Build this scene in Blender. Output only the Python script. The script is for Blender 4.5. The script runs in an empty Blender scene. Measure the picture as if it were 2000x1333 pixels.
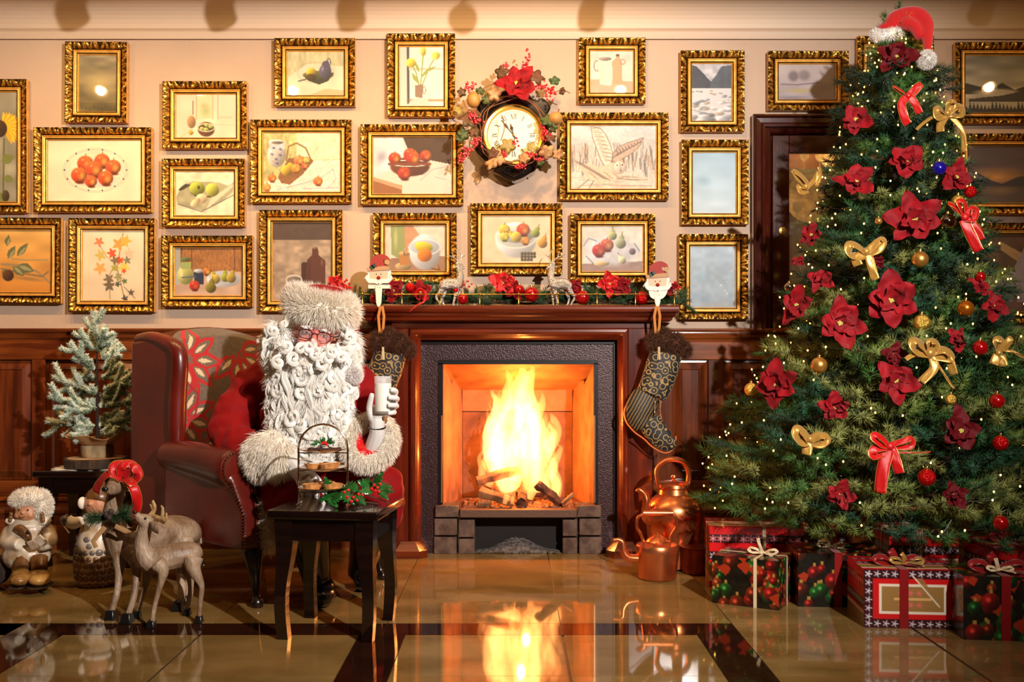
import bpy, math, random
import numpy as np
from mathutils import Vector, Matrix, Euler
SC = bpy.context.scene
COL = SC.collection
PI = math.pi
random.seed(7)
RNG = np.random.RandomState(7)
U = random.uniform
FPX = 2030.0
CAMZ = .95
def P(px, py, Y):
    """photo pixel at depth Y (metres in front of the camera) -> world point"""
    return Vector(((px-1000)*Y/FPX, Y, CAMZ-(py-700)*Y/FPX))
def PX(px, Y): return (px-1000)*Y/FPX
def PZ(py, Y): return CAMZ-(py-700)*Y/FPX
WY = 5.2                                    # the back wall

# ---------------------------------------------------------------- camera, world, light, exposure
cam = bpy.data.objects.new('camera', bpy.data.cameras.new('camera'))
COL.objects.link(cam)
cam.location = (0, 0, CAMZ); cam.rotation_euler = (PI/2, 0, 0)
cam.data.sensor_width = 36; cam.data.lens = FPX/2000*36; cam.data.shift_y = .0168
cam.data.clip_start = .05
SC.camera = cam
w = bpy.data.worlds.new('world'); SC.world = w; w.use_nodes = True
w.node_tree.nodes['Background'].inputs[0].default_value = (1.0, .62, .36, 1)
w.node_tree.nodes['Background'].inputs[1].default_value = .032
SC.view_settings.view_transform = 'Standard'; SC.view_settings.look = 'None'
SC.view_settings.gamma = 1; SC.view_settings.use_curve_mapping = False
SC.view_settings.exposure = .22
SC.cycles.use_denoising = True
SC.cycles.max_bounces = 8
SC.cycles.sample_clamp_indirect = 6
SC.cycles.caustics_reflective = False; SC.cycles.caustics_refractive = False
def lamp(name, kind, loc, power, color, target=None, **kw):
    d = bpy.data.lights.new(name, kind); o = bpy.data.objects.new(name, d); COL.objects.link(o)
    o.location = loc; d.energy = power; d.color = color
    for k, v in kw.items(): setattr(d, k, v)
    if target is not None:
        o.rotation_euler = (Vector(target)-Vector(loc)).to_track_quat('-Z', 'Y').to_euler()
    return o
# studio flash on a stand, to the right of the camera and high (white key)
lamp('flash_light', 'SPOT', (1.6, .2, 2.42), 1120, (1, .92, .86), (-.6, 5.0, 1.45), shadow_soft_size=.04, spot_size=1.32, spot_blend=.8)
# spot lamps under the ceiling, washing the picture wall; (x, y, z)
SPOTS = [(-2.5, 4.05, 2.58), (-1.9, 4.05, 2.58), (-1.33, 4.05, 2.58), (-.76, 4.05, 2.58), (-.26, 4.05, 2.58), (.17, 4.05, 2.58), (.66, 4.05, 2.58), (2.16, 4.05, 2.60), (2.9, 4.05, 2.60)]
SPOT_POWER = [34, 42, 38, 34, 31, 36, 15, 14, 11]
SPOT_AIM = [(-2.4, WY, 1.35), (-2.0, WY, 1.3), (-1.35, WY, 1.3), (-.75, WY, 1.35), (-.3, WY, 1.4), (-.03, WY, 2.45), (.55, WY, 1.5), (2.2, WY, 1.6), (2.8, WY, 1.5)]
for s, pw, am in zip(SPOTS, SPOT_POWER, SPOT_AIM):
    lamp('spot_bulb', 'SPOT', s, pw, (1, .60, .24), am, shadow_soft_size=.03, spot_size=2.25, spot_blend=1.0)
# the fire's own light
for loc_, pw in (((.045, 5.2, .62), 13), ((.03, 5.2, .76), 8), ((.07, 5.13, .44), 9)):
    lamp('fire_light', 'POINT', loc_, pw, (1, .30, .045), shadow_soft_size=.018)

# ---------------------------------------------------------------- helpers: materials
def lin(c):
    c = np.asarray(c, float)
    return np.where(c <= .04045, c/12.92, ((c+.055)/1.055)**2.4)
def L4(c): return tuple(float(x) for x in lin(c[:3]))+(1.0,)
MATS = {}
def mat(name, rgb=(.5, .5, .5), rough=.5, metal=0, bump=None, var=None, attr=None, coat=0, sheen=0, emit=None, spec=.5, trans=0, sub=0, alpha=1, coat_rough=.05, rvar=None, ior=1.5):
    """bump=(kind, scale, strength, dist); var=(rgb2, scale, detail, stretch(xyz), kind); rgb in sRGB"""
    if name in MATS: return MATS[name]
    m = bpy.data.materials.new(name); m.use_nodes = True; nt = m.node_tree; N = nt.nodes; K = nt.links
    b = N['Principled BSDF']; I = b.inputs
    I['Base Color'].default_value = L4(rgb); I['Roughness'].default_value = rough; I['Metallic'].default_value = metal
    I['Specular IOR Level'].default_value = spec; I['Coat Weight'].default_value = coat; I['Coat Roughness'].default_value = coat_rough
    I['Sheen Weight'].default_value = sheen; I['Transmission Weight'].default_value = trans; I['Alpha'].default_value = alpha; I['IOR'].default_value = ior
    if sub: I['Subsurface Weight'].default_value = sub; I['Subsurface Radius'].default_value = (.02, .012, .008)
    tc = N.new('ShaderNodeTexCoord')
    def tex(kind, scale, stretch=(1, 1, 1), detail=3):
        mp = N.new('ShaderNodeMapping'); mp.inputs['Scale'].default_value = stretch
        K.new(tc.outputs['Object'], mp.inputs['Vector'])
        if kind == 'voronoi':
            t = N.new('ShaderNodeTexVoronoi'); t.inputs['Scale'].default_value = scale; out = t.outputs['Distance']
        elif kind == 'cells':
            t = N.new('ShaderNodeTexVoronoi'); t.feature = 'DISTANCE_TO_EDGE'; t.inputs['Scale'].default_value = scale; out = t.outputs['Distance']
        elif kind == 'wave':
            t = N.new('ShaderNodeTexWave'); t.inputs['Scale'].default_value = scale; t.inputs['Distortion'].default_value = 6; t.inputs['Detail'].default_value = detail; out = t.outputs['Fac']
        elif kind == 'magic':
            t = N.new('ShaderNodeTexMagic'); t.inputs['Scale'].default_value = scale; t.turbulence_depth = int(detail); out = t.outputs['Fac']
        else:
            t = N.new('ShaderNodeTexNoise'); t.inputs['Scale'].default_value = scale; t.inputs['Detail'].default_value = detail; out = t.outputs['Fac']
        K.new(mp.outputs['Vector'], t.inputs['Vector']); return out
    src = None
    if attr:
        a = N.new('ShaderNodeAttribute'); a.attribute_name = 'Col'; src = a.outputs['Color']
    if var:
        rgb2, sc_, det, st, kind = (list(var)+[3, (1, 1, 1), 'noise'][len(var)-2:])[:5]
        o = tex(kind, sc_, st, det)
        r = N.new('ShaderNodeValToRGB'); r.color_ramp.elements[0].position = .35; r.color_ramp.elements[1].position = .65
        K.new(o, r.inputs['Fac'])
        mx = N.new('ShaderNodeMix'); mx.data_type = 'RGBA'
        K.new(r.outputs['Color'], mx.inputs['Factor'])
        if src is not None:
            mx.blend_type = 'MULTIPLY'; K.new(src, mx.inputs['A'])
        else: mx.inputs['A'].default_value = L4(rgb)
        mx.inputs['B'].default_value = L4(rgb2); src = mx.outputs['Result']
    if src is not None: K.new(src, I['Base Color'])
    if rvar:
        o = tex('noise', rvar[0], (1, 1, 1), 3); mr = N.new('ShaderNodeMapRange'); mr.inputs['To Min'].default_value = rvar[1]; mr.inputs['To Max'].default_value = rvar[2]
        K.new(o, mr.inputs['Value']); K.new(mr.outputs['Result'], I['Roughness'])
    if bump:
        kind, s_, st_, d_ = bump[:4]; stretch = bump[4] if len(bump) > 4 else (1, 1, 1)
        o = tex(kind, s_, stretch, 3); bn = N.new('ShaderNodeBump'); bn.inputs['Strength'].default_value = st_; bn.inputs['Distance'].default_value = d_
        K.new(o, bn.inputs['Height']); K.new(bn.outputs['Normal'], I['Normal'])
    if emit:
        I['Emission Color'].default_value = L4(emit[0]); I['Emission Strength'].default_value = emit[1]
    MATS[name] = m; return m
def hairmat(name, rgb, rgb2, tr=.10):
    m = bpy.data.materials.new(name); m.use_nodes = True; N = m.node_tree.nodes; K = m.node_tree.links; N.clear(); o = N.new('ShaderNodeOutputMaterial')
    d = N.new('ShaderNodeBsdfDiffuse'); t = N.new('ShaderNodeBsdfTranslucent'); g = N.new('ShaderNodeBsdfGlossy'); d.inputs[0].default_value = L4(rgb); t.inputs[0].default_value = L4(rgb2); g.inputs[0].default_value = L4(rgb); g.inputs[1].default_value = .4
    a = N.new('ShaderNodeMixShader'); a.inputs[0].default_value = tr; K.new(d.outputs[0], a.inputs[1]); K.new(t.outputs[0], a.inputs[2]); b = N.new('ShaderNodeMixShader'); b.inputs[0].default_value = .07; K.new(a.outputs[0], b.inputs[1]); K.new(g.outputs[0], b.inputs[2]); K.new(b.outputs[0], o.inputs[0]); MATS[name] = m; return m

# ---------------------------------------------------------------- helpers: meshes
def vmat(z, up=(0, 0, 1)):
    """3x3 with its Z axis along z"""
    z = Vector(z).normalized(); u = Vector(up)
    if abs(z.dot(u)) > .98: u = Vector((0, 1, 0))
    x = u.cross(z).normalized(); y = z.cross(x)
    return Matrix((x, y, z)).transposed()
class MB:
    def __init__(s): s.v = []; s.f = []; s.m = []; s.c = []; s.n = 0
    def add(s, v, f, mi=0, col=None):
        v = [tuple(p) for p in v]; k = s.n
        s.v += v; s.n += len(v)
        s.f += [tuple(i+k for i in q) for q in f]; s.m += [mi]*len(f)
        if col is None: s.c += [(1, 1, 1)]*len(v)
        elif len(col) == 3 and not hasattr(col[0], '__len__'): s.c += [tuple(col)]*len(v)
        else: s.c += [tuple(q) for q in col]
        return s
    def box(s, lo, hi, mi=0, M=None, col=None):
        v = [Vector((x, y, z)) for z in (lo[2], hi[2]) for y in (lo[1], hi[1]) for x in (lo[0], hi[0])]
        if M is not None: v = [M @ p for p in v]
        return s.add(v, [(0, 2, 3, 1), (4, 5, 7, 6), (0, 1, 5, 4), (2, 6, 7, 3), (0, 4, 6, 2), (1, 3, 7, 5)], mi, col)
    def frustum(s, c, a, b, h, mi=0, M=None):
        """a=(ax,ay) half sizes at bottom, b at top"""
        v = [Vector((c[0]+sx*q[0], c[1]+sy*q[1], c[2]+dz)) for q, dz in ((a, 0), (b, h)) for sy in (-1, 1) for sx in (-1, 1)]
        if M is not None: v = [M @ p for p in v]
        return s.add(v, [(0, 2, 3, 1), (4, 5, 7, 6), (0, 1, 5, 4), (2, 6, 7, 3), (0, 4, 6, 2), (1, 3, 7, 5)], mi)
    def tube(s, pts, rad, n=8, mi=0, caps=True, closed=False, flat=(1, 1), up=(0, 0, 1), col=None):
        pts = [Vector(p) for p in pts]; m = len(pts)
        if not hasattr(rad, '__len__'): rad = [rad]*m
        v = []; fs = []; px = None
        for i, p in enumerate(pts):
            if closed: t = pts[(i+1) % m]-pts[i-1]
            else: t = pts[min(i+1, m-1)]-pts[max(i-1, 0)]
            if t.length < 1e-9: t = Vector((0, 0, 1))
            t.normalize()
            if px is None:
                u = Vector(up)
                if abs(u.dot(t)) > .95: u = Vector((1, 0, 0)) if abs(t.x) < .9 else Vector((0, 1, 0))
                px = (u-t*u.dot(t)).normalized()
            else:
                px = px-t*px.dot(t)
                px = px.normalized() if px.length > 1e-6 else Vector((1, 0, 0))
            py = t.cross(px)
            for k in range(n):
                a = 2*PI*k/n
                v.append(p+(px*math.cos(a)*flat[0]+py*math.sin(a)*flat[1])*rad[i])
        for i in range(m if closed else m-1):
            j = (i+1) % m
            for k in range(n):
                k2 = (k+1) % n
                fs.append((i*n+k, i*n+k2, j*n+k2, j*n+k))
        if caps and not closed:
            fs.append(tuple(range(n-1, -1, -1))); fs.append(tuple((m-1)*n+k for k in range(n)))
        return s.add(v, fs, mi, col)
    def lathe(s, prof, n=24, c=(0, 0, 0), M=None, mi=0, flat=1, wob=0, col=None):
        v = []; fs = []; c = Vector(c); m = len(prof)
        for i, (r, z) in enumerate(prof):
            for k in range(n):
                a = 2*PI*k/n; rr = r*(1+wob*math.sin(3*a+z*40)+wob*.6*math.sin(7*a-z*60))
                p = Vector((rr*math.cos(a), rr*math.sin(a)*flat, z))
                if M is not None: p = M @ p
                v.append(p+c)
        for i in range(m-1):
            for k in range(n):
                k2 = (k+1) % n; fs.append((i*n+k, i*n+k2, (i+1)*n+k2, (i+1)*n+k))
        if prof[0][0] > 1e-5: fs.append(tuple(range(n-1, -1, -1)))
        if prof[-1][0] > 1e-5: fs.append(tuple((m-1)*n+k for k in range(n)))
        return s.add(v, fs, mi, col)
    def ell(s, c, r, M=None, nu=16, nv=10, mi=0, col=None):
        if not hasattr(r, '__len__'): r = (r, r, r)
        v = []; fs = []; c = Vector(c)
        for j in range(nv+1):
            th = PI*j/nv
            for k in range(nu):
                a = 2*PI*k/nu
                p = Vector((r[0]*math.sin(th)*math.cos(a), r[1]*math.sin(th)*math.sin(a), -r[2]*math.cos(th)))
                if M is not None: p = M @ p
                v.append(p+c)
        for j in range(nv):
            for k in range(nu):
                k2 = (k+1) % nu; fs.append((j*nu+k, j*nu+k2, (j+1)*nu+k2, (j+1)*nu+k))
        return s.add(v, fs, mi, col)
    def prism(s, poly, y0, y1, mi=0, M=None):
        """poly in XZ, extruded along Y from y0 to y1"""
        n = len(poly)
        v = [Vector((x, y0, z)) for x, z in poly]+[Vector((x, y1, z)) for x, z in poly]
        if M is not None: v = [M @ p for p in v]
        fs = [tuple(range(n)), tuple(range(2*n-1, n-1, -1))]+[(i, i+n, (i+1) % n+n, (i+1) % n) for i in range(n)]
        return s.add(v, fs, mi)
    def grid(s, fn, nu, nv, mi=0, colfn=None, close_u=False):
        v = []; c = []; fs = []
        for j in range(nv+1):
            for i in range(nu+(0 if close_u else 1)):
                v.append(fn(i/nu, j/nv)); c.append(colfn(i/nu, j/nv) if colfn else (1, 1, 1))
        W_ = nu if close_u else nu+1
        for j in range(nv):
            for i in range(nu):
                i2 = (i+1) % W_ if close_u else i+1
                fs.append((j*W_+i, j*W_+i2, (j+1)*W_+i2, (j+1)*W_+i))
        return s.add(v, fs, mi, c)
    def build(s, name, mats, parent=None, smooth=True, world=True, bevel=0, remesh=0, relax=0, colors=False, solid=0, sub=0, auto=None):
        return mesh_obj(name, np.array(s.v, float), s.f, mats, parent, smooth, world, bevel, remesh, relax, np.array(s.c, float) if colors else None, s.m, solid, sub, auto)
def chain(o):
    M = Matrix.Identity(4)
    while o is not None: M = o.matrix_basis @ M; o = o.parent
    return M
def mesh_obj(name, V, F, mats, parent=None, smooth=True, world=True, bevel=0, remesh=0, relax=0, colors=None, mi=None, solid=0, sub=0, auto=None):
    if parent is not None and world:
        M = np.array(chain(parent).inverted()); V = V @ M[:3, :3].T + M[:3, 3]
    me = bpy.data.meshes.new(name)
    if isinstance(F, np.ndarray):
        k = F.shape[1]; me.vertices.add(len(V)); me.vertices.foreach_set('co', V.astype(np.float32).ravel())
        me.loops.add(F.size); me.loops.foreach_set('vertex_index', F.astype(np.int32).ravel())
        me.polygons.add(len(F)); me.polygons.foreach_set('loop_start', np.arange(0, F.size, k, dtype=np.int32))
        me.update(calc_edges=True)
    else:
        me.from_pydata([tuple(p) for p in V], [], F); me.update()
    if not isinstance(mats, (list, tuple)): mats = [mats]
    for m in mats: me.materials.append(m)
    if mi is not None and len(mats) > 1: me.polygons.foreach_set('material_index', np.array(mi, dtype=np.int32))
    if smooth: me.polygons.foreach_set('use_smooth', np.ones(len(me.polygons), dtype=bool))
    if colors is not None:
        at = me.color_attributes.new('Col', 'FLOAT_COLOR', 'POINT')
        c4 = np.ones((len(V), 4), np.float32); c4[:, :3] = lin(np.clip(colors, 0, 1)); at.data.foreach_set('color', c4.ravel())
    o = bpy.data.objects.new(name, me); COL.objects.link(o)
    if parent is not None: o.parent = parent
    if remesh:
        r = o.modifiers.new('r', 'REMESH'); r.mode = 'VOXEL'; r.voxel_size = remesh; r.use_smooth_shade = True
        if relax: sm = o.modifiers.new('s', 'SMOOTH'); sm.iterations = relax; sm.factor = .5
    if solid: q = o.modifiers.new('so', 'SOLIDIFY'); q.thickness = solid; q.offset = 0
    if bevel:
        b = o.modifiers.new('b', 'BEVEL'); b.width = bevel; b.segments = 2; b.limit_method = 'ANGLE'; b.angle_limit = .6
    if sub: q = o.modifiers.new('su', 'SUBSURF'); q.levels = sub; q.render_levels = sub
    if smooth and not remesh and not sub:
        try:
            me.set_sharp_from_angle(angle=auto if auto is not None else .7)
        except Exception: pass
    return o
def tag(o, label=None, cat=None, group=None, kind=None):
    if label: o['label'] = label
    if cat: o['category'] = cat
    if group: o['group'] = group
    if kind: o['kind'] = kind
    return o
def thing(name, label, cat, loc=(0, 0, 0), rz=0, group=None, scale=1):
    o = bpy.data.objects.new(name, None); COL.objects.link(o); o.empty_display_size = .05
    o.location = loc; o.rotation_euler = (0, 0, rz); o.scale = (scale,)*3
    return tag(o, label, cat, group)
def copy_tree(o, parent=None):
    c = o.copy(); COL.objects.link(c)
    if parent is not None: c.parent = parent
    for ch in list(o.children): copy_tree(ch, c)
    return c
def smoothpath(pts, n=6):
    """Catmull-Rom through points (tuples of any length)"""
    p = [np.array(q, float) for q in pts]; out = []
    for i in range(len(p)-1):
        a = p[max(i-1, 0)]; b = p[i]; c = p[i+1]; d = p[min(i+2, len(p)-1)]
        for k in range(n):
            t = k/n; out.append(.5*((2*b)+(c-a)*t+(2*a-5*b+4*c-d)*t*t+(3*b-a-3*c+d)*t**3))
    out.append(p[-1]); return out
def path_tube(mb, pts, n=5, sides=10, **kw):
    """pts: (x,y,z,r)"""
    q = smoothpath(pts, n); mb.tube([p[:3] for p in q], [max(p[3], .0004) for p in q], sides, **kw)
def strands(base, nrm, length, rad, droop=.3, jit=.35, seg=3, seed=1, lenjit=.35, bias=None):
    """many tapered 3-sided hairs; returns V, F(quads->tris)"""
    r = np.random.RandomState(seed); n = len(base)
    base = np.asarray(base, float); nrm = np.asarray(nrm, float)
    d = nrm+r.normal(0, jit, (n, 3))
    if bias is not None: d = d+np.asarray(bias)
    d /= np.linalg.norm(d, axis=1)[:, None]+1e-9
    Ls = length*(1+r.uniform(-lenjit, lenjit, n))
    a = np.cross(d, r.normal(0, 1, (n, 3))); a /= np.linalg.norm(a, axis=1)[:, None]+1e-9; b = np.cross(d, a)
    V = np.zeros((n, seg*3+1, 3)); cur = base.copy(); dd = d.copy()
    for i in range(seg):
        rr = rad*(1-i/(seg+.4))
        for k in range(3):
            an = 2*PI*k/3; V[:, i*3+k] = cur+(a*math.cos(an)+b*math.sin(an))*rr
        cur = cur+dd*(Ls/seg)[:, None]
        dd = dd+np.array([0, 0, -droop/seg])+r.normal(0, .09, (n, 3)); dd /= np.linalg.norm(dd, axis=1)[:, None]
    V[:, -1] = cur
    fs = []
    for i in range(seg-1):
        for k in range(3):
            k2 = (k+1) % 3
            fs += [(i*3+k, i*3+k2, (i+1)*3+k2), (i*3+k, (i+1)*3+k2, (i+1)*3+k)]
    for k in range(3): fs.append(((seg-1)*3+k, (seg-1)*3+(k+1) % 3, seg*3))
    F = np.array(fs)[None]+(np.arange(n)*(seg*3+1))[:, None, None]
    return V.reshape(-1, 3), F.reshape(-1, 3)
def ell_points(c, r, n, seed=0, M=None, keep=None):
    g = np.random.RandomState(seed); q = g.normal(0, 1, (n, 3)); q /= np.linalg.norm(q, axis=1)[:, None]
    r = np.array(r if hasattr(r, '__len__') else (r,)*3, float); p = q*r; nn = q/r; nn /= np.linalg.norm(nn, axis=1)[:, None]
    if M is not None: A = np.array(M)[:3, :3]; p = p @ A.T; nn = nn @ A.T
    p = p+np.array(c)
    if keep is not None: k = keep(p, nn); p = p[k]; nn = nn[k]
    return p, nn
def tube_points(pts, rad, n, seed=0):
    g = np.random.RandomState(seed); pts = np.array([np.array(p, float) for p in pts]); m = len(pts)
    rad = np.array(rad if hasattr(rad, '__len__') else [rad]*m, float)
    t = g.uniform(0, m-1.001, n); i = t.astype(int); fr = (t-i)[:, None]
    c = pts[i]*(1-fr)+pts[i+1]*fr; rr = rad[i]*(1-fr[:, 0])+rad[i+1]*fr[:, 0]
    T = pts[i+1]-pts[i]; T /= np.linalg.norm(T, axis=1)[:, None]+1e-9
    q = g.normal(0, 1, (n, 3)); q -= T*(q*T).sum(1)[:, None]; q /= np.linalg.norm(q, axis=1)[:, None]
    return c+q*rr[:, None], q
def cat_vf(items):
    V = []; F = []; k = 0
    for v, f in items: V.append(v); F.append(f+k); k += len(v)
    return np.concatenate(V), np.concatenate(F)

# ---------------------------------------------------------------- helpers: flat print, painted on fine grids
def nz(h, w, cell, seed):
    g = np.random.RandomState(seed); a = g.rand(int(h/cell)+3, int(w/cell)+3)
    y = np.arange(h)/cell; x = np.arange(w)/cell; yi = y.astype(int); xi = x.astype(int); fy = (y-yi)[:, None]; fx = (x-xi)[None]
    fy = fy*fy*(3-2*fy); fx = fx*fx*(3-2*fx)
    return (a[yi][:, xi]*(1-fy)+a[yi+1][:, xi]*fy)*(1-fx)+(a[yi][:, xi+1]*(1-fy)+a[yi+1][:, xi+1]*fy)*fx
class Cv:
    def __init__(s, x0, y0, x1, y1, bg, step=1.25, bg2=None):
        s.b = (x0, y0, x1, y1); s.w = max(2, int(round((x1-x0)/step))+1); s.h = max(2, int(round((y1-y0)/step))+1)
        s.X, s.Y = np.meshgrid(np.linspace(x0, x1, s.w), np.linspace(y0, y1, s.h))
        s.C = np.zeros((s.h, s.w, 3))+np.array(bg)
        if bg2 is not None: s.C += ((s.Y-y0)/(y1-y0))[..., None]*(np.array(bg2)-np.array(bg))
        s.sd = int(x0*7+y0*3)+11; s.st = step
    def mix(s, m, col):
        s.C = s.C*(1-m[..., None])+np.asarray(col)*m[..., None]; return s
    def noise(s, amp, cell, stretch=1, tint=(1, 1, 1)):
        s.sd += 1; n = nz(s.h, int(s.w/stretch)+2, cell, s.sd)
        n = n[:, np.minimum((np.arange(s.w)/stretch).astype(int), n.shape[1]-1)]-.5
        s.C = np.clip(s.C*(1+amp*2*n[..., None]*np.array(tint)), 0, 1); return s
    def emask(s, cx, cy, rx, ry, ang=0, soft=.12):
        a = math.radians(ang); dx = s.X-cx; dy = s.Y-cy; u = (dx*math.cos(a)+dy*math.sin(a))/rx; v = (-dx*math.sin(a)+dy*math.cos(a))/ry
        return np.clip((1-np.sqrt(u*u+v*v))/soft, 0, 1), u, v
    def ell(s, cx, cy, rx, ry, col, ang=0, sh=.35, a=1, soft=.12, col2=None):
        m, u, v = s.emask(cx, cy, rx, ry, ang, soft); k = 1-sh*np.clip(.35+.7*u+.7*v, -.5, 1.3)
        c = np.zeros_like(s.C)+np.array(col)
        if col2 is not None: g = np.clip(.5+.6*u-.3*v, 0, 1)[..., None]; c = c*(1-g)+np.array(col2)*g
        c = np.clip(c*k[..., None], 0, 1); s.C = s.C*(1-(m*a)[..., None])+c*(m*a)[..., None]; return s
    def ring(s, cx, cy, rx, ry, w, col, ang=0, a=1):
        m1, _, _ = s.emask(cx, cy, rx, ry, ang); m2, _, _ = s.emask(cx, cy, rx-w, ry-w, ang); return s.mix(np.clip(m1-m2, 0, 1)*a, col)
    def pmask(s, pts):
        ins = np.zeros(s.X.shape, bool); n = len(pts)
        for i in range(n):
            x1, y1 = pts[i]; x2, y2 = pts[(i+1) % n]
            if y1 == y2: continue
            c = ((s.Y >= min(y1, y2)) & (s.Y < max(y1, y2))) & (s.X < x1+(s.Y-y1)*(x2-x1)/(y2-y1)); ins ^= c
        return ins.astype(float)
    def poly(s, pts, col, a=1): return s.mix(s.pmask(pts)*a, col)
    def rect(s, x0, y0, x1, y1, col, a=1): return s.mix(((s.X >= x0) & (s.X < x1) & (s.Y >= y0) & (s.Y < y1))*float(a), col)
    def line(s, pts, w, col, a=1):
        m = np.zeros(s.X.shape)
        for (x1, y1), (x2, y2) in zip(pts[:-1], pts[1:]):
            dx, dy = x2-x1, y2-y1; L = dx*dx+dy*dy+1e-9; t = np.clip(((s.X-x1)*dx+(s.Y-y1)*dy)/L, 0, 1)
            d = np.hypot(s.X-x1-t*dx, s.Y-y1-t*dy); m = np.maximum(m, np.clip((w/2+.5*s.st-d)/s.st, 0, 1))
        return s.mix(m*a, col)
    def leaf(s, x, y, l, w, ang, col, a=1):
        t = math.radians(ang); c_, n_ = math.cos(t), math.sin(t)
        pts = [(x+c_*l*k-n_*w*q, y+n_*l*k+c_*w*q) for k, q in ((0, 0), (.25, .8), (.5, 1), (.8, .5), (1, 0), (.8, -.5), (.5, -1), (.25, -.8))]
        return s.poly(pts, col, a)
    def star(s, x, y, r, n, col, ang=0):
        for k in range(n):
            t = math.radians(ang)+2*PI*k/n; s.line([(x, y), (x+r*math.cos(t), y+r*math.sin(t))], r*.3, col)
        return s
def print_quad(mb_parts, cv, p00, p10, p01, p11):
    """append (V, F, C) of canvas cv mapped bilinearly: p00 top-left, p10 top-right, p01 bottom-left"""
    h, w_ = cv.h, cv.w; u = np.linspace(0, 1, w_)[None, :, None]; v = np.linspace(0, 1, h)[:, None, None]
    a, b, c, d = [np.array(q, float) for q in (p00, p10, p01, p11)]
    V = (a*(1-u)+b*u)*(1-v)+(c*(1-u)+d*u)*v
    i = np.arange((h-1)*(w_-1)); r, q = i//(w_-1), i % (w_-1); k = r*w_+q
    F = np.stack([k, k+w_, k+w_+1, k+1], 1)
    mb_parts.append((V.reshape(-1, 3), F, cv.C.reshape(-1, 3)))
def print_obj(name, parts, m, parent, smooth=False):
    V = []; F = []; C_ = []; k = 0
    for v, f, c in parts: V.append(v); F.append(f+k); C_.append(c); k += len(v)
    return mesh_obj(name, np.concatenate(V), np.concatenate(F), m, parent, smooth=smooth, colors=np.concatenate(C_))
# ================================================================ THE ROOM
def node_floor_mat(name, c1, c2, rough=.045):
    m = mat(name, c1, rough=rough, var=(c2, 3.2, 6, (1, 1.8, 1)), coat=0, spec=.5)
    b = m.node_tree.nodes['Principled BSDF']; b.inputs['IOR'].default_value = 1.52
    return m
M_tile = node_floor_mat('marble_tile', (.57, .46, .27), (.44, .34, .17))
M_tile2 = node_floor_mat('marble_tile_b', (.54, .42, .23), (.46, .35, .18))
M_band = node_floor_mat('dark_marble', (.20, .095, .05), (.13, .06, .035))
M_grout = mat('grout', (.22, .14, .08), rough=.6)
H = CAMZ
floor = MB().box((-3.6, -1.2, -.06), (3.6, 5.3, -.004)).build('floor', M_grout, smooth=False); tag(floor, kind='structure')
xs = [(-3.5, -2.84), (-2.83, -2.22), (-2.21, -1.741), (-1.541, -1.075), (-1.067, -.525), (-.367, .170), (.176, .636), (.786, 1.403), (1.411, 2.02), (2.028, 2.64), (2.648, 3.5)]
bx = [(-1.741, -1.541), (-.525, -.367), (.636, .786)]
def yof(py): return FPX*H/(py-700)
ycuts = [5.25, yof(1145.7)+.62, yof(1145.7), yof(1218), yof(1241), yof(1321), yof(1321)-.6, yof(1321)-1.2, yof(1321)-1.8, yof(1321)-2.4, -1.1]
def tile(x0, x1, y0, y1, m):
    g = .0016
    return MB().box((x0+g, y0+g, -.03), (x1-g, y1-g, 0)).build('tile', m, floor, smooth=False)
for j in range(len(ycuts)-1):
    ya, yb = ycuts[j+1], ycuts[j]
    if j == 3:                          # the dark cross band
        X_ = [-3.5, -2.2, -1.741, -1.071, -.446, .173, .786]
        for a, b in zip(X_[:-1], X_[1:]):
            if b > -1.8: tile(a, b, ya, yb, M_band)
        for a, b in xs:
            if a > .7 or b < -1.7: tile(a, b, ya, yb, M_tile)
        continue
    for i, (a, b) in enumerate(xs):
        if j < 3:                       # behind the band the tiles butt together
            a2 = {-1.067: -1.071, -.367: -.446, .176: .173, -1.541: -1.741}.get(a, a); b2 = {-.525: -.446, .170: .173, .636: .786, -1.075: -1.071}.get(b, b)
        else: a2, b2 = a, b
        tile(a2, b2, ya, yb, M_tile if (i+j) % 2 else M_tile2)
    if j > 3:
        for a, b in bx: tile(a, b, ya, yb, M_band)

M_paper = mat('wallpaper', (.73, .635, .55), rough=.75, var=((.70, .60, .515), 2.0, 4))
def paper_weave(m):
    nt = m.node_tree; N = nt.nodes; K = nt.links; b = N['Principled BSDF']
    tc = N.new('ShaderNodeTexCoord'); outs = []
    for rot in (PI/4, -PI/4):
        mp = N.new('ShaderNodeMapping'); mp.inputs['Rotation'].default_value = (0, rot, 0); K.new(tc.outputs['Object'], mp.inputs['Vector'])
        wv = N.new('ShaderNodeTexWave'); wv.bands_direction = 'X'; wv.inputs['Scale'].default_value = 36; K.new(mp.outputs['Vector'], wv.inputs['Vector']); outs.append(wv.outputs['Fac'])
    mx = N.new('ShaderNodeMath'); mx.operation = 'MULTIPLY'; K.new(outs[0], mx.inputs[0]); K.new(outs[1], mx.inputs[1])
    bn = N.new('ShaderNodeBump'); bn.inputs['Strength'].default_value = .35; bn.inputs['Distance'].default_value = .002
    K.new(mx.outputs[0], bn.inputs['Height']); K.new(bn.outputs['Normal'], b.inputs['Normal'])
paper_weave(M_paper)
WX0, WX1 = -3.6, 3.6
FB = (PX(846, 5.06), PX(1176, 5.06), 0, PZ(696, 5.06))             # hole for the fire box x0 x1 z0 z1
CB = (PX(1500, WY), PX(1832, WY), PZ(640, WY), PZ(232, WY))        # hole for the cabinet
ZC = 2.95
wb = MB()
D0, D1 = WY, WY+.08
def wallbox(x0, x1, z0, z1): wb.box((x0, D0, z0), (x1, D1, z1))
wallbox(WX0, FB[0], 0, ZC); wallbox(FB[0], FB[1], FB[3], ZC); wallbox(FB[1], CB[0], 0, ZC)
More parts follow.
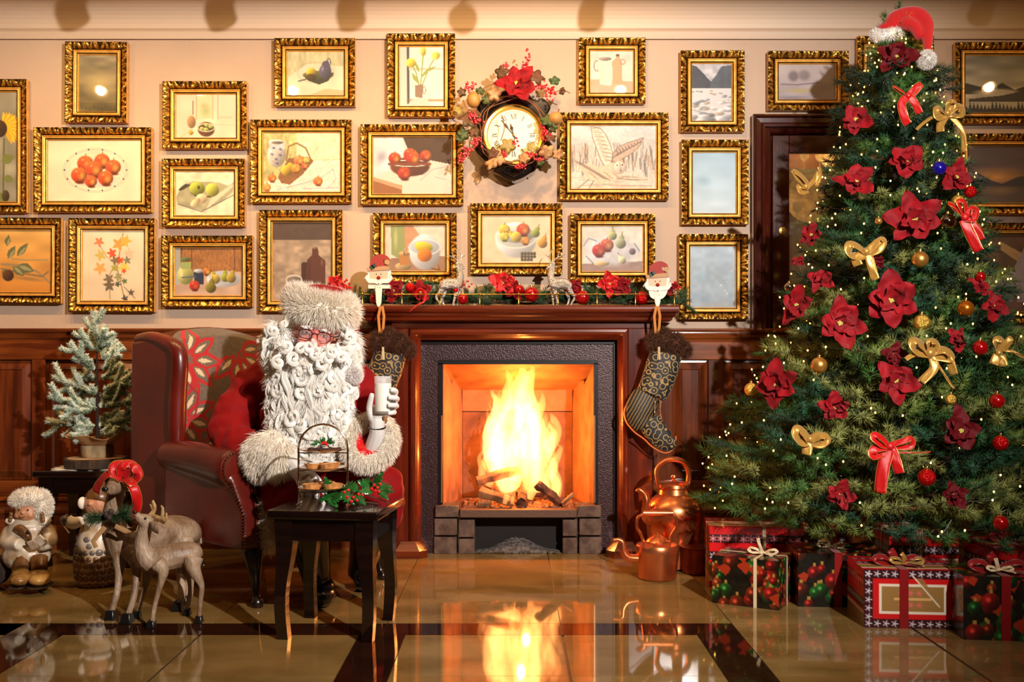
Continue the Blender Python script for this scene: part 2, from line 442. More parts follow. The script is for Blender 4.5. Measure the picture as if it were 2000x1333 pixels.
wallbox(CB[0], CB[1], 0, CB[2]); wallbox(CB[0], CB[1], CB[3], ZC); wallbox(CB[1], WX1, 0, ZC)
wall = wb.build('wall_back', M_paper, smooth=False); tag(wall, kind='structure')
tag(MB().box((WX0, -1.2, ZC), (WX1, WY+.08, ZC+.05)).build('ceiling', mat('ceiling_paint', (.8, .74, .68), rough=.8), smooth=False), kind='structure')
tag(MB().box((WX0-.06, -1.2, 0), (WX0, WY+.08, ZC)).build('wall_left', M_paper, smooth=False), kind='structure')
tag(MB().box((WX1, -1.2, 0), (WX1+.06, WY+.08, ZC)).build('wall_right', M_paper, smooth=False), kind='structure')

def run_profile(name, prof, x0, x1, m, smooth=False):
    """prof: list of (distance out from the wall, z); runs along x"""
    mb = MB(); n = len(prof)
    v = [(x, WY-.001-d, z) for x in (x0, x1) for d, z in prof]
    mb.add(v, [(i, i+1, n+i+1, n+i) for i in range(n-1)]+[(n-1, 0, n, 2*n-1), tuple(range(n-1, -1, -1)), tuple(range(n, 2*n))])
    o = mb.build(name, m, smooth=smooth); tag(o, kind='structure'); return o
M_crown = mat('crown_plaster', (.78, .69, .60), rough=.6)
def cz(py, d): return PZ(py, WY-d)
cp = [(0, cz(77, 0)), (.018, cz(76, .018)), (.024, cz(70, .02)), (.03, cz(62, .03)), (.022, cz(60, .022)), (.03, cz(57, .03)), (.034, cz(55, .034))]
for k in range(9):                                  # the cove
    t = k/8; cp.append((.034+.11*(1-math.cos(t*PI/2)), cz(55, .034)+(.105)*math.sin(t*PI/2)))
zt = cp[-1][1]; cp += [(.15, zt), (.155, zt+.012), (.175, zt+.014), (.18, zt+.03), (.19, zt+.034), (.195, zt+.05), (.22, zt+.053), (.23, zt+.075), (.26, zt+.08), (.28, zt+.11), (.30, zt+.13), (.33, ZC), (0, ZC)]
run_profile('trim_1', cp, WX0, WX1, M_crown)

def wood(name, c1, c2, stretch=(1, 1, 8), rough=.22, coat=.6, scale=5):
    return mat(name, c1, rough=rough, var=(c2, scale, 6, stretch), coat=coat, coat_rough=.12, bump=('noise', scale*4, .08, .002, stretch))
M_mahv = wood('mahogany_upright', (.44, .20, .075), (.26, .10, .04), (6, 6, .5))
M_mahh = wood('mahogany_level', (.50, .25, .09), (.32, .13, .05), (.5, 6, 6))
M_mahd = wood('mahogany_dark', (.24, .07, .04), (.16, .045, .03), (6, 6, .5), rough=.15)
SX0, SX1 = PX(762, 5.1), PX(1280, 5.1)              # where the fireplace stands
def dado(y): return PZ(y, WY-.03)
rp = [(.0, dado(672)), (.02, dado(670)), (.022, dado(664)), (.03, dado(660)), (.034, dado(654)), (.03, dado(651)), (.045, dado(649)), (.05, dado(645)), (.048, dado(642)), (.0, dado(641))]
run_profile('trim_2', rp, WX0, SX0, M_mahh); run_profile('trim_3', rp, SX1, WX1, M_mahh)
sp = [(0, 0), (.035, 0), (.035, .10), (.03, .115), (.022, .118), (.022, .175), (.03, .18), (.032, .195), (.022, .21), (.018, .235), (.026, .24), (.026, .255), (.012, .265), (0, .27)]
bl = run_profile('baseboard_left', sp, WX0, SX0, M_mahh); br = run_profile('baseboard_right', sp, SX1, WX1, M_mahh)
def raised_panel(x0, x1, z0, z1, m, y=WY-.006, parent=None, name='panel', rim=.045):
    """a fielded panel: sunk edge, bevelled rise, flat field"""
    mb = MB(); lv = [(0, 0), (0, -.002), (rim*.25, .0), (rim, .016), (rim*1.08, .012)]
    v = []
    for ins, d in lv:
        v += [(x0+ins, y-d, z0+ins), (x1-ins, y-d, z0+ins), (x1-ins, y-d, z1-ins), (x0+ins, y-d, z1-ins)]
    fs = []
    for k in range(len(lv)-1):
        for i in range(4): j = (i+1) % 4; fs.append((k*4+i, k*4+j, k*4+4+j, k*4+4+i))
    fs.append(tuple(range(len(lv)*4-4, len(lv)*4)))
    return mb.add(v, fs).build(name, m, parent, smooth=False, world=True)
ZB, ZP0, ZP1, ZT = .265, .34, PZ(703, WY), dado(668)
def wainscot(stiles, x0, x1):
    """stiles: list of (xa, xb) uprights between panels"""
    mb = MB().box((x0, WY-.024, ZP1), (x1, WY, ZT)); mb.build('rail', M_mahh, wall, smooth=False, bevel=.003)
    mb = MB().box((x0, WY-.024, ZB), (x1, WY, ZP0)); mb.build('rail', M_mahh, wall, smooth=False, bevel=.003)
    for a, b in stiles: MB().box((a, WY-.024, ZP0), (b, WY, ZP1)).build('stile', M_mahv, wall, smooth=False, bevel=.003)
    for (a, b), (c, d) in zip(stiles[:-1], stiles[1:]):
        raised_panel(b+.002, c-.002, ZP0+.002, ZP1-.002, M_mahv, parent=wall)
wx = lambda p: PX(p, WY)
wainscot([(WX0, wx(-380)), (wx(-160), wx(-135)), (wx(66), wx(92)), (wx(300), wx(325)), (wx(520), wx(545)), (wx(735), SX0)], WX0, SX0)
wainscot([(SX1, wx(1312)), (wx(1382), wx(1412)), (wx(1545), wx(1570)), (wx(1700), wx(1725)), (wx(1860), wx(1885)), (wx(2020), wx(2045)), (wx(2200), WX1)], SX1, WX1)

# ================================================================ PICTURES IN CARVED GILT FRAMES
M_gilt = mat('carved_gilt', (.9, .6, .2), rough=.30, metal=.85, attr=True)
M_gold = mat('gilt_moulding', (.93, .70, .34), rough=.36, metal=.45, var=((.84, .60, .26), 30, 3))
M_bead = mat('gilt_bead', (.9, .68, .32), rough=.35, metal=.7, attr=True)
M_art = mat('painted_paper', (.8, .8, .8), rough=.6, attr=True, coat=1, coat_rough=.015)
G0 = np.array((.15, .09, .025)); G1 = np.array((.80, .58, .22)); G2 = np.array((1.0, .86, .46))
def carve(s, v, seed):
    """relief of the carved band, s in metres along the rim, v 0 outer .. 1 inner"""
    s = s+.006*np.sin(s*83+seed)+.005*np.sin(s*31+seed*2); p = .024; ph = s/p
    k = np.floor(ph); fr = ph-k; rr = np.sin(k*12.9+seed)*.5+.5
    lf = np.abs(np.sin(PI*(fr+.55*(v-.5)*np.where(k % 2 == 0, 1, -1)+.15*np.sin(5*v+k))))
    vein = .5+.5*np.sin(2*PI*(3.1*fr+1.6*v*np.where(k % 2 == 0, 1, -1)+rr))
    env = np.clip(np.sin(PI*np.clip(v*1.05, 0, 1)), 0, 1)**.6
    bead = np.exp(-(((fr-.5)*p)**2+((v-.30-.35*rr)*.036)**2)/(.0036**2))
    return env*(.34*lf+.34*vein*lf+.10)+.6*bead
def rim(x0, z0, x1, z1, w, depth_fn, s_step, nv, seed=0, col=None):
    """mitred band round a rectangle: outer rect given, width w inwards. depth_fn(s, v) -> distance from wall"""
    cs = [(x0, z0), (x1, z0), (x1, z1), (x0, z1)]; V = []; F = []; C_ = []; base = 0
    inn = [(x0+w, z0+w), (x1-w, z0+w), (x1-w, z1-w), (x0+w, z1-w)]
    for i in range(4):
        a, b = np.array(cs[i]), np.array(cs[(i+1) % 4]); ia, ib = np.array(inn[i]), np.array(inn[(i+1) % 4])
        L_ = np.linalg.norm(b-a); n = max(2, int(L_/s_step)); u = np.linspace(0, 1, n+1)[None, :]; v = np.linspace(0, 1, nv+1)[:, None]
        q = (a[None, None]*(1-u[..., None])+b*u[..., None])*(1-v[..., None])+(ia*(1-u[..., None])+ib*u[..., None])*v[..., None]
        s = (np.hypot(*(q-a).transpose(2, 0, 1)) if False else ((q-a) @ ((b-a)/L_)))
        d, h = depth_fn(s+i*.7, np.broadcast_to(v, s.shape))
        vv = np.stack([q[..., 0], WY-d, q[..., 1]], -1).reshape(-1, 3); V.append(vv)
        if col is not None: C_.append(col(h).reshape(-1, 3))
        idx = np.arange(nv*n); r, c = idx//n, idx % n; k = r*(n+1)+c+base
        F.append(np.stack([k, k+1, k+n+2, k+n+1], 1)); base += len(vv)
    return np.concatenate(V), np.concatenate(F), (np.concatenate(C_) if col is not None else None)
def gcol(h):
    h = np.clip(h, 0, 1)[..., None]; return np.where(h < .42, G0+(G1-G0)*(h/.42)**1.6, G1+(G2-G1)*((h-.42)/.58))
FR_Y = WY-.03
def picture(x0, y0, x1, y1, label, paint, tilt=0, bw=.036, mw=.024):
    """outer frame corners in the photo; paint(X0, Y0, X1, Y1) -> Cv for the picture inside"""
    X0, X1 = PX(x0, FR_Y), PX(x1, FR_Y); Z1, Z0 = PZ(y0, FR_Y), PZ(y1, FR_Y)
    t = thing('picture_frame', label, 'picture', ((X0+X1)/2, WY-.001, (Z0+Z1)/2), 0, 'pictures in carved gilt frames')
    t.rotation_euler = (0, math.radians(tilt), 0)
    off = np.array([-(X0+X1)/2, 0, -(Z0+Z1)/2])
    hx, hz = (X1-X0)/2, (Z1-Z0)/2; sd = x0*.37+y0*.11
    def loc(V): V = V.copy(); V[:, 1] -= WY; return V
    def outer(s, v):
        h = carve(s, v, sd); return .044-.024*v+.011*h, h
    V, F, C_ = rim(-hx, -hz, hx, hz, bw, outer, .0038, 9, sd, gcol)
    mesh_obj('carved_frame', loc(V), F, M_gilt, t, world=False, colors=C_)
    # plain sides of the frame
    mb = MB()
    for k, (a, b) in enumerate([((-hx, -hz), (hx, -hz)), ((hx, -hz), (hx, hz)), ((hx, hz), (-hx, hz)), ((-hx, hz), (-hx, -hz))]):
        pr = [(0, -.003), (.012, -.003), (.014, .0), (.028, .0), (.030, -.002), (.044, .0)]
        nx, nz_ = ((0, -1), (1, 0), (0, 1), (-1, 0))[k]
        v = [(q[0]+nx*o, -d, q[1]+nz_*o) for q in (a, b) for d, o in pr]; n = len(pr)
        mb.add(v, [(i, n+i, n+i+1, i+1) for i in range(n-1)])
    mb.build('frame_side', M_gold, t, smooth=False, world=False)
    pr = np.array([(0, .026), (.06, .034), (.12, .037), (.2, .036), (.24, .031), (.38, .029), (.44, .031), (.50, .031), (.56, .027), (.62, .026), (.78, .026), (.82, .023), (.9, .022), (1, .014)])
    def inner(s, v): return np.interp(v, np.linspace(0, 1, 14), pr[:, 1]), v
    V, F, _ = rim(-hx+bw, -hz+bw, hx-bw, hz-bw, mw, inner, 10, 13)
    mesh_obj('inner_moulding', loc(V), F, M_gold, t, world=False, smooth=False)
    def bead(s, v):
        h = np.abs(np.sin(PI*s/.0062)); return .0265+.0042*h*np.sin(PI*v), h
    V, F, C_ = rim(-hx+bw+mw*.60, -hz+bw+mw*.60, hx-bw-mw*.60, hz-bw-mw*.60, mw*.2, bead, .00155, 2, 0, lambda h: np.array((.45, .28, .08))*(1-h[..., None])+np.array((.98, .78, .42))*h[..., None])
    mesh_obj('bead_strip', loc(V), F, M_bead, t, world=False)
    k = FPX/FR_Y; b = (bw+mw)*k
    cv = paint(x0+b-1, y0+b-1, x1-b+1, y1-b+1); cv.C = np.clip(cv.C, 0, 1)*.93; parts = []; e = bw+mw-.002
    print_quad(parts, cv, (-hx+e, -.0135, hz-e), (hx-e, -.0135, hz-e), (-hx+e, -.0135, -hz+e), (hx-e, -.0135, -hz+e))
    V, F, C_ = parts[0]; mesh_obj('painting', V, F, M_art, t, smooth=False, world=False, colors=C_)
    return t
CREAM = (.90, .84, .74); WHT = (.90, .87, .82)
def apple(c, x, y, r, a=(.80, .22, .12), b=(.93, .78, .35)):
    c.ell(x, y, r, r*.95, a, 0, .45, col2=tuple(.55*p+.45*q for p, q in zip(a, b))); c.ell(x+r*.25, y+r*.15, r*.55, r*.6, b, 20, .1, .8, .9); g_ = random.Random(int(x*7+y))
    for _ in range(7): t_ = g_.uniform(0, 6.28); c.line([(x+r*.2*math.cos(t_), y-r*.5+r*.2*math.sin(t_)), (x+r*.8*math.cos(t_), y+r*.75*math.sin(t_))], 1.2, a, .45)
    c.ell(x+r*.1, y+r*.85, r*.7, r*.25, tuple(v*.45 for v in a), 0, 0, .9, .5); c.ell(x-r*.3, y-r*.4, r*.22, r*.16, (1, .95, .8), 0, 0, a=.5, soft=.9); c.line([(x, y-r*.8), (x+r*.1, y-r*1.1)], 1.2, (.3, .2, .1)); return c
def pear(c, x, y, r, col=(.72, .66, .25), ang=0):
    t = math.radians(ang); c.ell(x+math.sin(t)*r*.9, y-math.cos(t)*r*.9, r*.55, r*.8, col, ang); c.ell(x, y, r, r, col, 0, .45); c.line([(x+math.sin(t)*r*1.5, y-math.cos(t)*r*1.5), (x+math.sin(t)*r*2.1, y-math.cos(t)*r*2.1)], 1.2, (.35, .25, .12)); return c
def bowl(c, x, y, rx, ry, h, col, inn):
    c.poly([(x-rx, y), (x-rx*.6, y+h), (x+rx*.6, y+h), (x+rx, y)], col); c.ell(x, y+h*.3, rx*.98, ry+h*.6, col, 0, .3); c.ell(x, y, rx, ry, inn, 0, .15); c.ring(x, y, rx, ry, 1.6, (.95, .93, .88)); return c
def p_sun(a, b, c, d):
    q = Cv(a, b, c, d, (.58, .56, .48)).noise(.2, 20)
    for k in range(16): q.leaf(8, 250, 34, 5, -90+k*11-8, (.93, .66, .12) if k % 2 else (.98, .78, .22))
    q.ell(-4, 250, 16, 18, (.3, .2, .1)); q.line([(5, 270), (3, 400)], 3, (.36, .38, .2))
    for x, y, l, w_, an in ((0, 315, 28, 10, -25), (4, 345, 22, 8, 20), (-5, 375, 22, 8, 60)): q.leaf(x, y, l, w_, an, (.45, .48, .25)); 
    return q.ell(8, 382, 8, 12, (.3, .24, .12))
def p_mist(a, b, c, d):
    q = Cv(a, b, c, d, (.62, .57, .45), bg2=(.42, .37, .22)).noise(.25, 22, 2).noise(.15, 7, 2.5)
    q.ell(192, 160, 42, 34, (.78, .70, .46), 0, 0, .8, 1); q.rect(a, 200, c, d, (.25, .23, .12), .35)
    for k in range(9): q.ell(a+6+k*8, 208+(k % 3)*2, 5, 6, (.22, .2, .1), 0, .1, .5, .8)
    return q
def p_plate(a, b, c, d):
    q = Cv(a, b, c, d, (.94, .88, .76)).noise(.05, 25)
    q.ring(184, 332, 66, 45, 1.5, (.5, .52, .55), a=.8); q.ring(184, 330, 56, 36, 1, (.62, .62, .6), a=.6); q.ell(190, 350, 50, 20, (.66, .66, .72), 0, 0, .5, .6)
    for k in range(14): t = k*.449; q.ell(184+61*math.cos(t), 331+41*math.sin(t), 1.8, 1.8, (.25, .28, .45))
    for x, y, r in ((164, 318, 17), (197, 313, 16), (219, 325, 16), (181, 330, 18), (152, 341, 17), (175, 353, 13), (204, 347, 16)): apple(q, x, y, r, (.84, .27, .13), (.96, .72, .32))
    return q
def p_twig(a, b, c, d):
    q = Cv(a, b, c, d, (.86, .66, .36), bg2=(.80, .52, .20)).noise(.12, 14, 2)
    q.line([(0, 516), (38, 518), (70, 530), (96, 553)], 4, (.62, .52, .36)); q.line([(0, 525), (50, 535), (80, 540), (92, 530)], 3, (.5, .42, .3)); q.line([(20, 505), (48, 508), (90, 507)], 3, (.66, .56, .38))
    for x, y, l, w_, an in ((12, 505, 30, 7, -60), (30, 500, 34, 7, -50), (32, 518, 34, 10, 20), (10, 480, 22, 6, -80), (0, 530, 20, 7, 25), (22, 520, 30, 8, 40)): q.leaf(x, y, l, w_, an, (.42, .42, .26)); q.leaf(x+2, y+1, l*.8, w_*.4, an, (.62, .60, .42))
    q.ell(13, 538, 12, 12, (.36, .22, .1)); q.ell(55, 545, 38, 5, (.45, .38, .3), 6, 0, .5, .8); return q
def p_vine(a, b, c, d):
    q = Cv(a, b, c, d, (.93, .86, .74), bg2=(.88, .79, .66)).noise(.04, 20)
    q.line([(238, 455), (232, 490), (226, 520), (232, 545), (240, 580)], 1.4, (.45, .35, .25)); q.line([(225, 510), (210, 540), (213, 585)], 1.2, (.5, .4, .3)); q.line([(190, 475), (205, 500), (222, 515)], 1.2, (.6, .5, .35)); q.line([(240, 560), (262, 583)], 1.2, (.4, .35, .3))
    g = random.Random(3)
    for x, y, r, cl in ((191, 472, 11, (.86, .5, .32)), (194, 498, 13, (.80, .72, .38)), (193, 524, 14, (.90, .66, .36)), (216, 494, 11, (.84, .36, .2)), (232, 508, 9, (.85, .28, .12)), (230, 476, 15, (.86, .62, .28)), (243, 470, 13, (.9, .7, .3)), (250, 495, 12, (.9, .74, .62)), (240, 522, 13, (.92, .78, .35)), (240, 529, 6, (.85, .3, .1)), (222, 523, 9, (.66, .62, .25)), (210, 545, 12, (.50, .42, .33)), (211, 558, 13, (.44, .38, .3)), (229, 541, 10, (.62, .58, .4)), (241, 549, 7, (.35, .46, .25)), (228, 555, 7, (.3, .33, .26)), (242, 583, 8, (.3, .26, .24)), (254, 571, 7, (.35, .3, .25)), (222, 508, 10, (.5, .42, .3)), (246, 508, 9, (.5, .5, .36))):
        a0 = g.uniform(0, 60)
        for k in range(5): q.leaf(x, y, r, r*.26, a0+k*72, cl)
    return q
def p_nuts(a, b, c, d):
    q = Cv(a, b, c, d, (.86, .80, .70)).noise(.06, 18)
    q.rect(383, b, 412, 231, (.78, .78, .62)); q.ell(400, 215, 14, 18, (.52, .62, .38), 0, 0, .6, .9); q.ell(396, 205, 10, 8, (.92, .6, .45), 0, 0, .5, .9)
    for x in (382, 414, 424): q.line([(x, b), (x, 232)], 1.3, (.58, .53, .46))
    q.line([(424, 228), (452, 228)], 1, (.6, .56, .5)); q.line([(350, 268), (385, 240), (456, 244)], 1, (.6, .55, .5), .6)
    q.ell(372, 237, 9, 13, (.66, .5, .34), 0, .3); q.line([(375, 196), (375, 222)], 2, (.45, .36, .28)); q.ell(371, 258, 5, 5, (.76, .62, .22))
    q.ell(400, 258, 20, 5, (.5, .44, .4), 0, 0, .6, .8); bowl(q, 401, 248, 18, 9, 11, (.42, .24, .14), (.30, .20, .10))
    for x, y in ((393, 250), (401, 252), (410, 246), (402, 243)): q.ell(x, y, 5, 4, (.68, .72, .42))
    return q
def p_green(a, b, c, d):
    q = Cv(a, b, c, d, (.91, .84, .72)).noise(.04, 20)
    q.poly([(343, 382), (352, 362), (375, 353), (425, 355), (445, 362), (456, 352), (453, 375), (430, 395), (395, 412), (345, 398), (342, 388)], (.63, .62, .50)); q.noise(.10, 9)
    q.poly([(345, 370), (360, 358), (372, 360), (352, 372)], (.22, .22, .18)); q.poly([(410, 388), (452, 358), (454, 364), (400, 410)], (.84, .79, .68)); q.line([(345, 398), (392, 413), (455, 380)], 1.8, (.36, .36, .38)); q.line([(372, 375), (385, 385), (410, 383)], 3, (.2, .2, .18))
    q.ell(383, 367, 16, 14, (.66, .70, .26), 0, .45); q.ell(386, 365, 3, 4, (.3, .3, .1)); q.ell(413, 370, 14, 14, (.74, .76, .32), 0, .45)
    q.ell(392, 387, 12, 10, (.92, .82, .66)); q.ell(380, 394, 12, 6, (.90, .80, .62), -35); return q
def p_board(a, b, c, d):
    q = Cv(a, b, c, d, (.60, .40, .22)).noise(.14, 4, .25)
    for x in (352, 372, 456): q.line([(x, b), (x+1, 530)], 1.4, (.3, .18, .1))
    q.rect(a, 530, c, d, (.74, .62, .54)); q.noise(.08, 9, 2); q.rect(a, b, 350, 556, (.62, .68, .70), .8)
    q.ell(360, 537, 17, 20, (.72, .72, .42)); q.poly([(349, 512), (372, 512), (370, 525), (352, 525)], (.58, .64, .38)); q.ell(360, 506, 11, 5, (.42, .45, .25)); q.ell(352, 535, 5, 14, (.92, .90, .72), 0, 0, .7, .8)
    q.poly([(376, 530), (397, 530), (396, 556), (378, 556)], (.15, .18, .28)); q.ell(386, 529, 10, 4, (.75, .78, .82)); q.line([(353, 542), (380, 540)], 2.5, (.3, .36, .45))
    apple(q, 402, 530, 9, (.72, .36, .15)); q.ell(435, 545, 35, 17, (.82, .84, .88), 0, .25); q.ell(435, 540, 31, 12, (.70, .72, .78), 0, .1)
    pear(q, 419, 545, 10, (.76, .68, .28), -25); pear(q, 438, 542, 9, (.60, .62, .2)); pear(q, 450, 543, 10, (.68, .58, .24), 15); pear(q, 410, 562, 11, (.50, .46, .16), 10); apple(q, 378, 558, 11, (.72, .16, .1), (.85, .4, .2)); return q
def p_jug(a, b, c, d):
    q = Cv(a, b, c, d, (.74, .72, .56)).noise(.1, 10, .4); q.poly([(a, 150), (600, 122), (670, 128), (c, d), (a, d)], (.86, .79, .68)); q.noise(.05, 12)
    q.poly([(598, 186), (635, 172), (c, 175), (c, d), (610, d)], (.78, .58, .38), .6); q.ring(615, 140, 38, 22, 1, (.6, .55, .48))
    q.poly([(590, 146), (652, 140), (640, 157), (622, 164), (600, 156)], (.18, .20, .14)); q.ell(620, 145, 32, 9, (.34, .36, .24)); q.ell(607, 141, 11, 11, (.74, .66, .2), 0, .5); q.ell(606, 149, 12, 7, (.3, .24, .1))
    q.ell(634, 138, 13, 15, (.34, .33, .42)); q.poly([(630, 118), (640, 116), (645, 130), (625, 130)], (.30, .29, .38)); q.ring(641, 120, 5, 9, 2, (.30, .28, .36)); q.ell(629, 132, 3, 8, (.6, .6, .68), 0, 0, .7, .8); q.line([(582, 157), (597, 153)], 3, (.3, .36, .32)); return q
def p_basket(a, b, c, d):
    q = Cv(a, b, c, d, (.70, .68, .46)).noise(.14, 8, .4); q.rect(578, b, c, 310, (.88, .84, .70)); q.noise(.05, 5, .3)
    q.poly([(a, 355), (560, 345), (605, 312), (c, 312), (c, d), (a, d)], (.88, .83, .76)); q.line([(540, 370), (620, 350), (650, 330)], 1.2, (.5, .55, .65)); q.line([(650, 330), (655, 350), (640, 365)], 1, (.5, .55, .65)); q.line([(590, 368), (660, 366)], 1.2, (.5, .52, .66)); q.noise(.05, 8)
    q.ell(539, 300, 19, 27, (.78, .77, .76)); q.poly([(523, 276), (556, 276), (554, 290), (525, 290)], (.74, .74, .76)); q.ell(539, 276, 16, 5, (.9, .88, .84)); q.ell(539, 277, 12, 3, (.5, .46, .42))
    for x, y in ((530, 300), (538, 310), (546, 302), (533, 288), (546, 290), (540, 318)): q.ell(x, y, 4, 3, (.25, .28, .5), 30, 0, .8, .6)
    q.poly([(541, 345), (562, 308), (600, 305), (612, 313), (590, 340), (565, 360), (548, 357)], (.50, .34, .20)); q.noise(.08, 2.5)
    q.line([(558, 312), (562, 285), (578, 278), (596, 288), (606, 310)], 3, (.50, .36, .2)); pear(q, 558, 332, 11, (.80, .66, .22), 35); apple(q, 583, 312, 11, (.86, .42, .28)); apple(q, 577, 328, 10, (.85, .5, .2)); apple(q, 594, 323, 7, (.8, .3, .2)); apple(q, 598, 312, 7, (.7, .66, .35))
    apple(q, 530, 347, 9, (.84, .35, .15)); apple(q, 620, 353, 10, (.84, .36, .18)); apple(q, 519, 365, 9, (.9, .55, .3)); return q
def p_tulip(a, b, c, d):
    q = Cv(a, b, c, d, (.90, .86, .80)).noise(.04, 15); q.rect(a, b, 796, d, (.80, .76, .72)); q.line([(796, b), (797, 200)], 5, (.24, .24, .28)); q.rect(797, 131, c, 135, (.72, .70, .62)); q.rect(797, 192, c, 197, (.72, .42, .28), .7)
    for p_ in ([(821, 165), (824, 130), (826, 105)], [(818, 165), (812, 140), (803, 122)], [(824, 165), (838, 130), (848, 112)], [(815, 160), (806, 145)]): q.line(p_, 2, (.44, .52, .22))
    for x, y, l, w_, an in ((822, 150, 26, 3, -50), (818, 140, 24, 3, -110), (826, 140, 30, 3, -25), (815, 160, 22, 4, -120)): q.leaf(x, y, l, w_, an, (.55, .60, .30))
    q.ell(802, 121, 10, 10, (.90, .82, .28)); q.ell(826, 98, 6, 10, (.86, .80, .30)); q.ell(851, 107, 9, 8, (.95, .86, .32), -30)
    q.poly([(810, 165), (826, 163), (824, 205), (811, 203)], (.52, .42, .34)); q.ring(828, 175, 4, 8, 1.5, (.45, .36, .3)); q.poly([(797, 200), (812, 188), (835, 192), (840, 206), (800, 208)], (.78, .74, .70)); return q
def p_bowlred(a, b, c, d):
    q = Cv(a, b, c, d, (.80, .80, .82)).noise(.06, 10); q.poly([(786, b), (c, b), (c, 320), (835, 312), (800, 300)], (.26, .16, .09)); q.noise(.05, 9)
    q.ell(745, 305, 14, 14, (.5, .5, .6), 0, .1, .6, .7); q.poly([(a, 345), (760, 333), (800, 340), (840, 312), (870, 318), (c, 322), (c, d), (a, d)], (.82, .77, .72)); q.poly([(a, 347), (784, 365), (784, d), (a, d)], (.55, .35, .2)); q.poly([(a, 345), (786, 362), (784, 370), (a, 352)], (.72, .56, .42))
    for l in ([(820, 352), (845, 330), (870, 325)], [(800, 330), (830, 340)], [(850, 345), (872, 350)]): q.line(l, 1, (.45, .5, .62))
    bowl(q, 800, 318, 42, 7, 22, (.40, .19, .10), (.3, .14, .08))
    for x, y, r in ((802, 303, 15), (831, 303, 12), (800, 300, 13), (770, 308, 13), (806, 308, 15)): apple(q, x, y, r, (.62, .13, .08), (.92, .66, .22))
    q.rect(757, 317, 842, 322, (.46, .22, .12)); apple(q, 789, 338, 14, (.60, .13, .07), (.85, .42, .2)); return q
def p_bottle(a, b, c, d):
    q = Cv(a, b, c, d, (.62, .54, .46)).noise(.14, 5, 1.5); q.noise(.1, 14); q.rect(a, b, c, 468, (.30, .23, .20)); q.noise(.06, 6)
    q.poly([(587, 516), (590, 512), (600, 512), (600, 560), (587, 560)], (.24, .12, .09)); q.poly([(598, 508), (608, 498), (609, 484), (620, 484), (621, 498), (634, 508), (636, 590), (597, 590)], (.33, .17, .12)); q.ell(603, 530, 5, 32, (.25, .11, .08), 0, 0, .6, .8); q.ell(614, 484, 6, 2.5, (.5, .42, .36)); q.ell(628, 512, 3, 10, (.7, .55, .45), 0, 0, .4, .8)
    q.poly([(556, 545), (590, 545), (586, 585), (558, 585)], (.70, .66, .62)); q.ell(573, 545, 17, 9, (.80, .77, .74), 0, 0); q.ell(573, 546, 15, 7, (.48, .42, .38), 0, .3); return q
def p_orange(a, b, c, d):
    q = Cv(a, b, c, d, (.84, .77, .70)).noise(.06, 12); q.poly([(790, b), (805, b), (824, 465), (790, 495)], (.74, .54, .40)); q.poly([(a, 505), (c, 500), (c, d), (a, d)], (.58, .44, .34)); q.noise(.05, 8)
    q.poly([(762, b), (790, b), (789, 495), (778, 505), (764, 497)], (.55, .58, .36)); q.ell(772, 465, 5, 30, (.74, .77, .55), 0, 0, .7, .8)
    bowl(q, 829, 482, 33, 17, 34, (.82, .82, .84), (.70, .73, .78)); q.ell(827, 482, 19, 11, (.83, .75, .20), 10); q.ell(829, 498, 15, 14, (.88, .50, .13))
    q.ell(787, 520, 17, 8, (.74, .62, .42)); q.poly([(778, 495), (800, 495), (798, 518), (780, 518)], (.68, .46, .24)); q.ell(789, 495, 11, 5, (.80, .62, .40)); q.line([(789, 490), (789, 497)], 1.5, (.2, .15, .1)); return q
def p_fruitbowl(a, b, c, d):
    q = Cv(a, b, c, d, (.85, .76, .63)).noise(.05, 12); q.ell(1006, 490, 46, 12, (.6, .62, .42), 0, 0, .5, .9); bowl(q, 1008, 462, 43, 24, 22, (.88, .88, .88), (.76, .78, .76)); q.ell(1008, 457, 38, 18, (.74, .76, .72))
    apple(q, 985, 448, 12, (.86, .70, .25)); apple(q, 1022, 448, 14, (.78, .22, .14), (.8, .66, .3)); pear(q, 1008, 462, 11, (.84, .72, .3), -60); apple(q, 985, 462, 10, (.70, .72, .3)); pear(q, 1046, 455, 9, (.56, .6, .28), 25); pear(q, 1060, 475, 10, (.76, .56, .2), 20); apple(q, 1026, 470, 9, (.75, .45, .2))
    for k in range(14): q.ell(1020+(k % 5)*6, 495+(k//5)*6, 3.6, 3.6, (.36, .33, .24))
    return q
def p_twopears(a, b, c, d):
    q = Cv(a, b, c, d, (.82, .79, .74)).noise(.05, 12); q.poly([(a, 515), (c, 510), (c, d), (a, d)], (.58, .48, .44)); q.ell(1195, 490, 58, 34, (.80, .80, .82), 0, .1, .9, .3); q.noise(.05, 6)
    for l in ([(1140, 480), (1150, 465), (1165, 470)], [(1145, 500), (1160, 515), (1190, 513)], [(1240, 475), (1250, 490)]): q.line(l, 2, (.45, .5, .6))
    pear(q, 1197, 460, 9, (.66, .68, .46)); pear(q, 1213, 475, 11, (.62, .64, .5), 8); apple(q, 1186, 478, 14, (.70, .28, .22), (.8, .62, .4)); apple(q, 1170, 489, 14, (.66, .16, .16), (.8, .45, .3)); pear(q, 1216, 508, 8, (.85, .82, .66), -30); q.ell(1236, 491, 7, 7, (.45, .38, .42)); q.ell(1175, 515, 16, 5, (.82, .72, .5)); return q
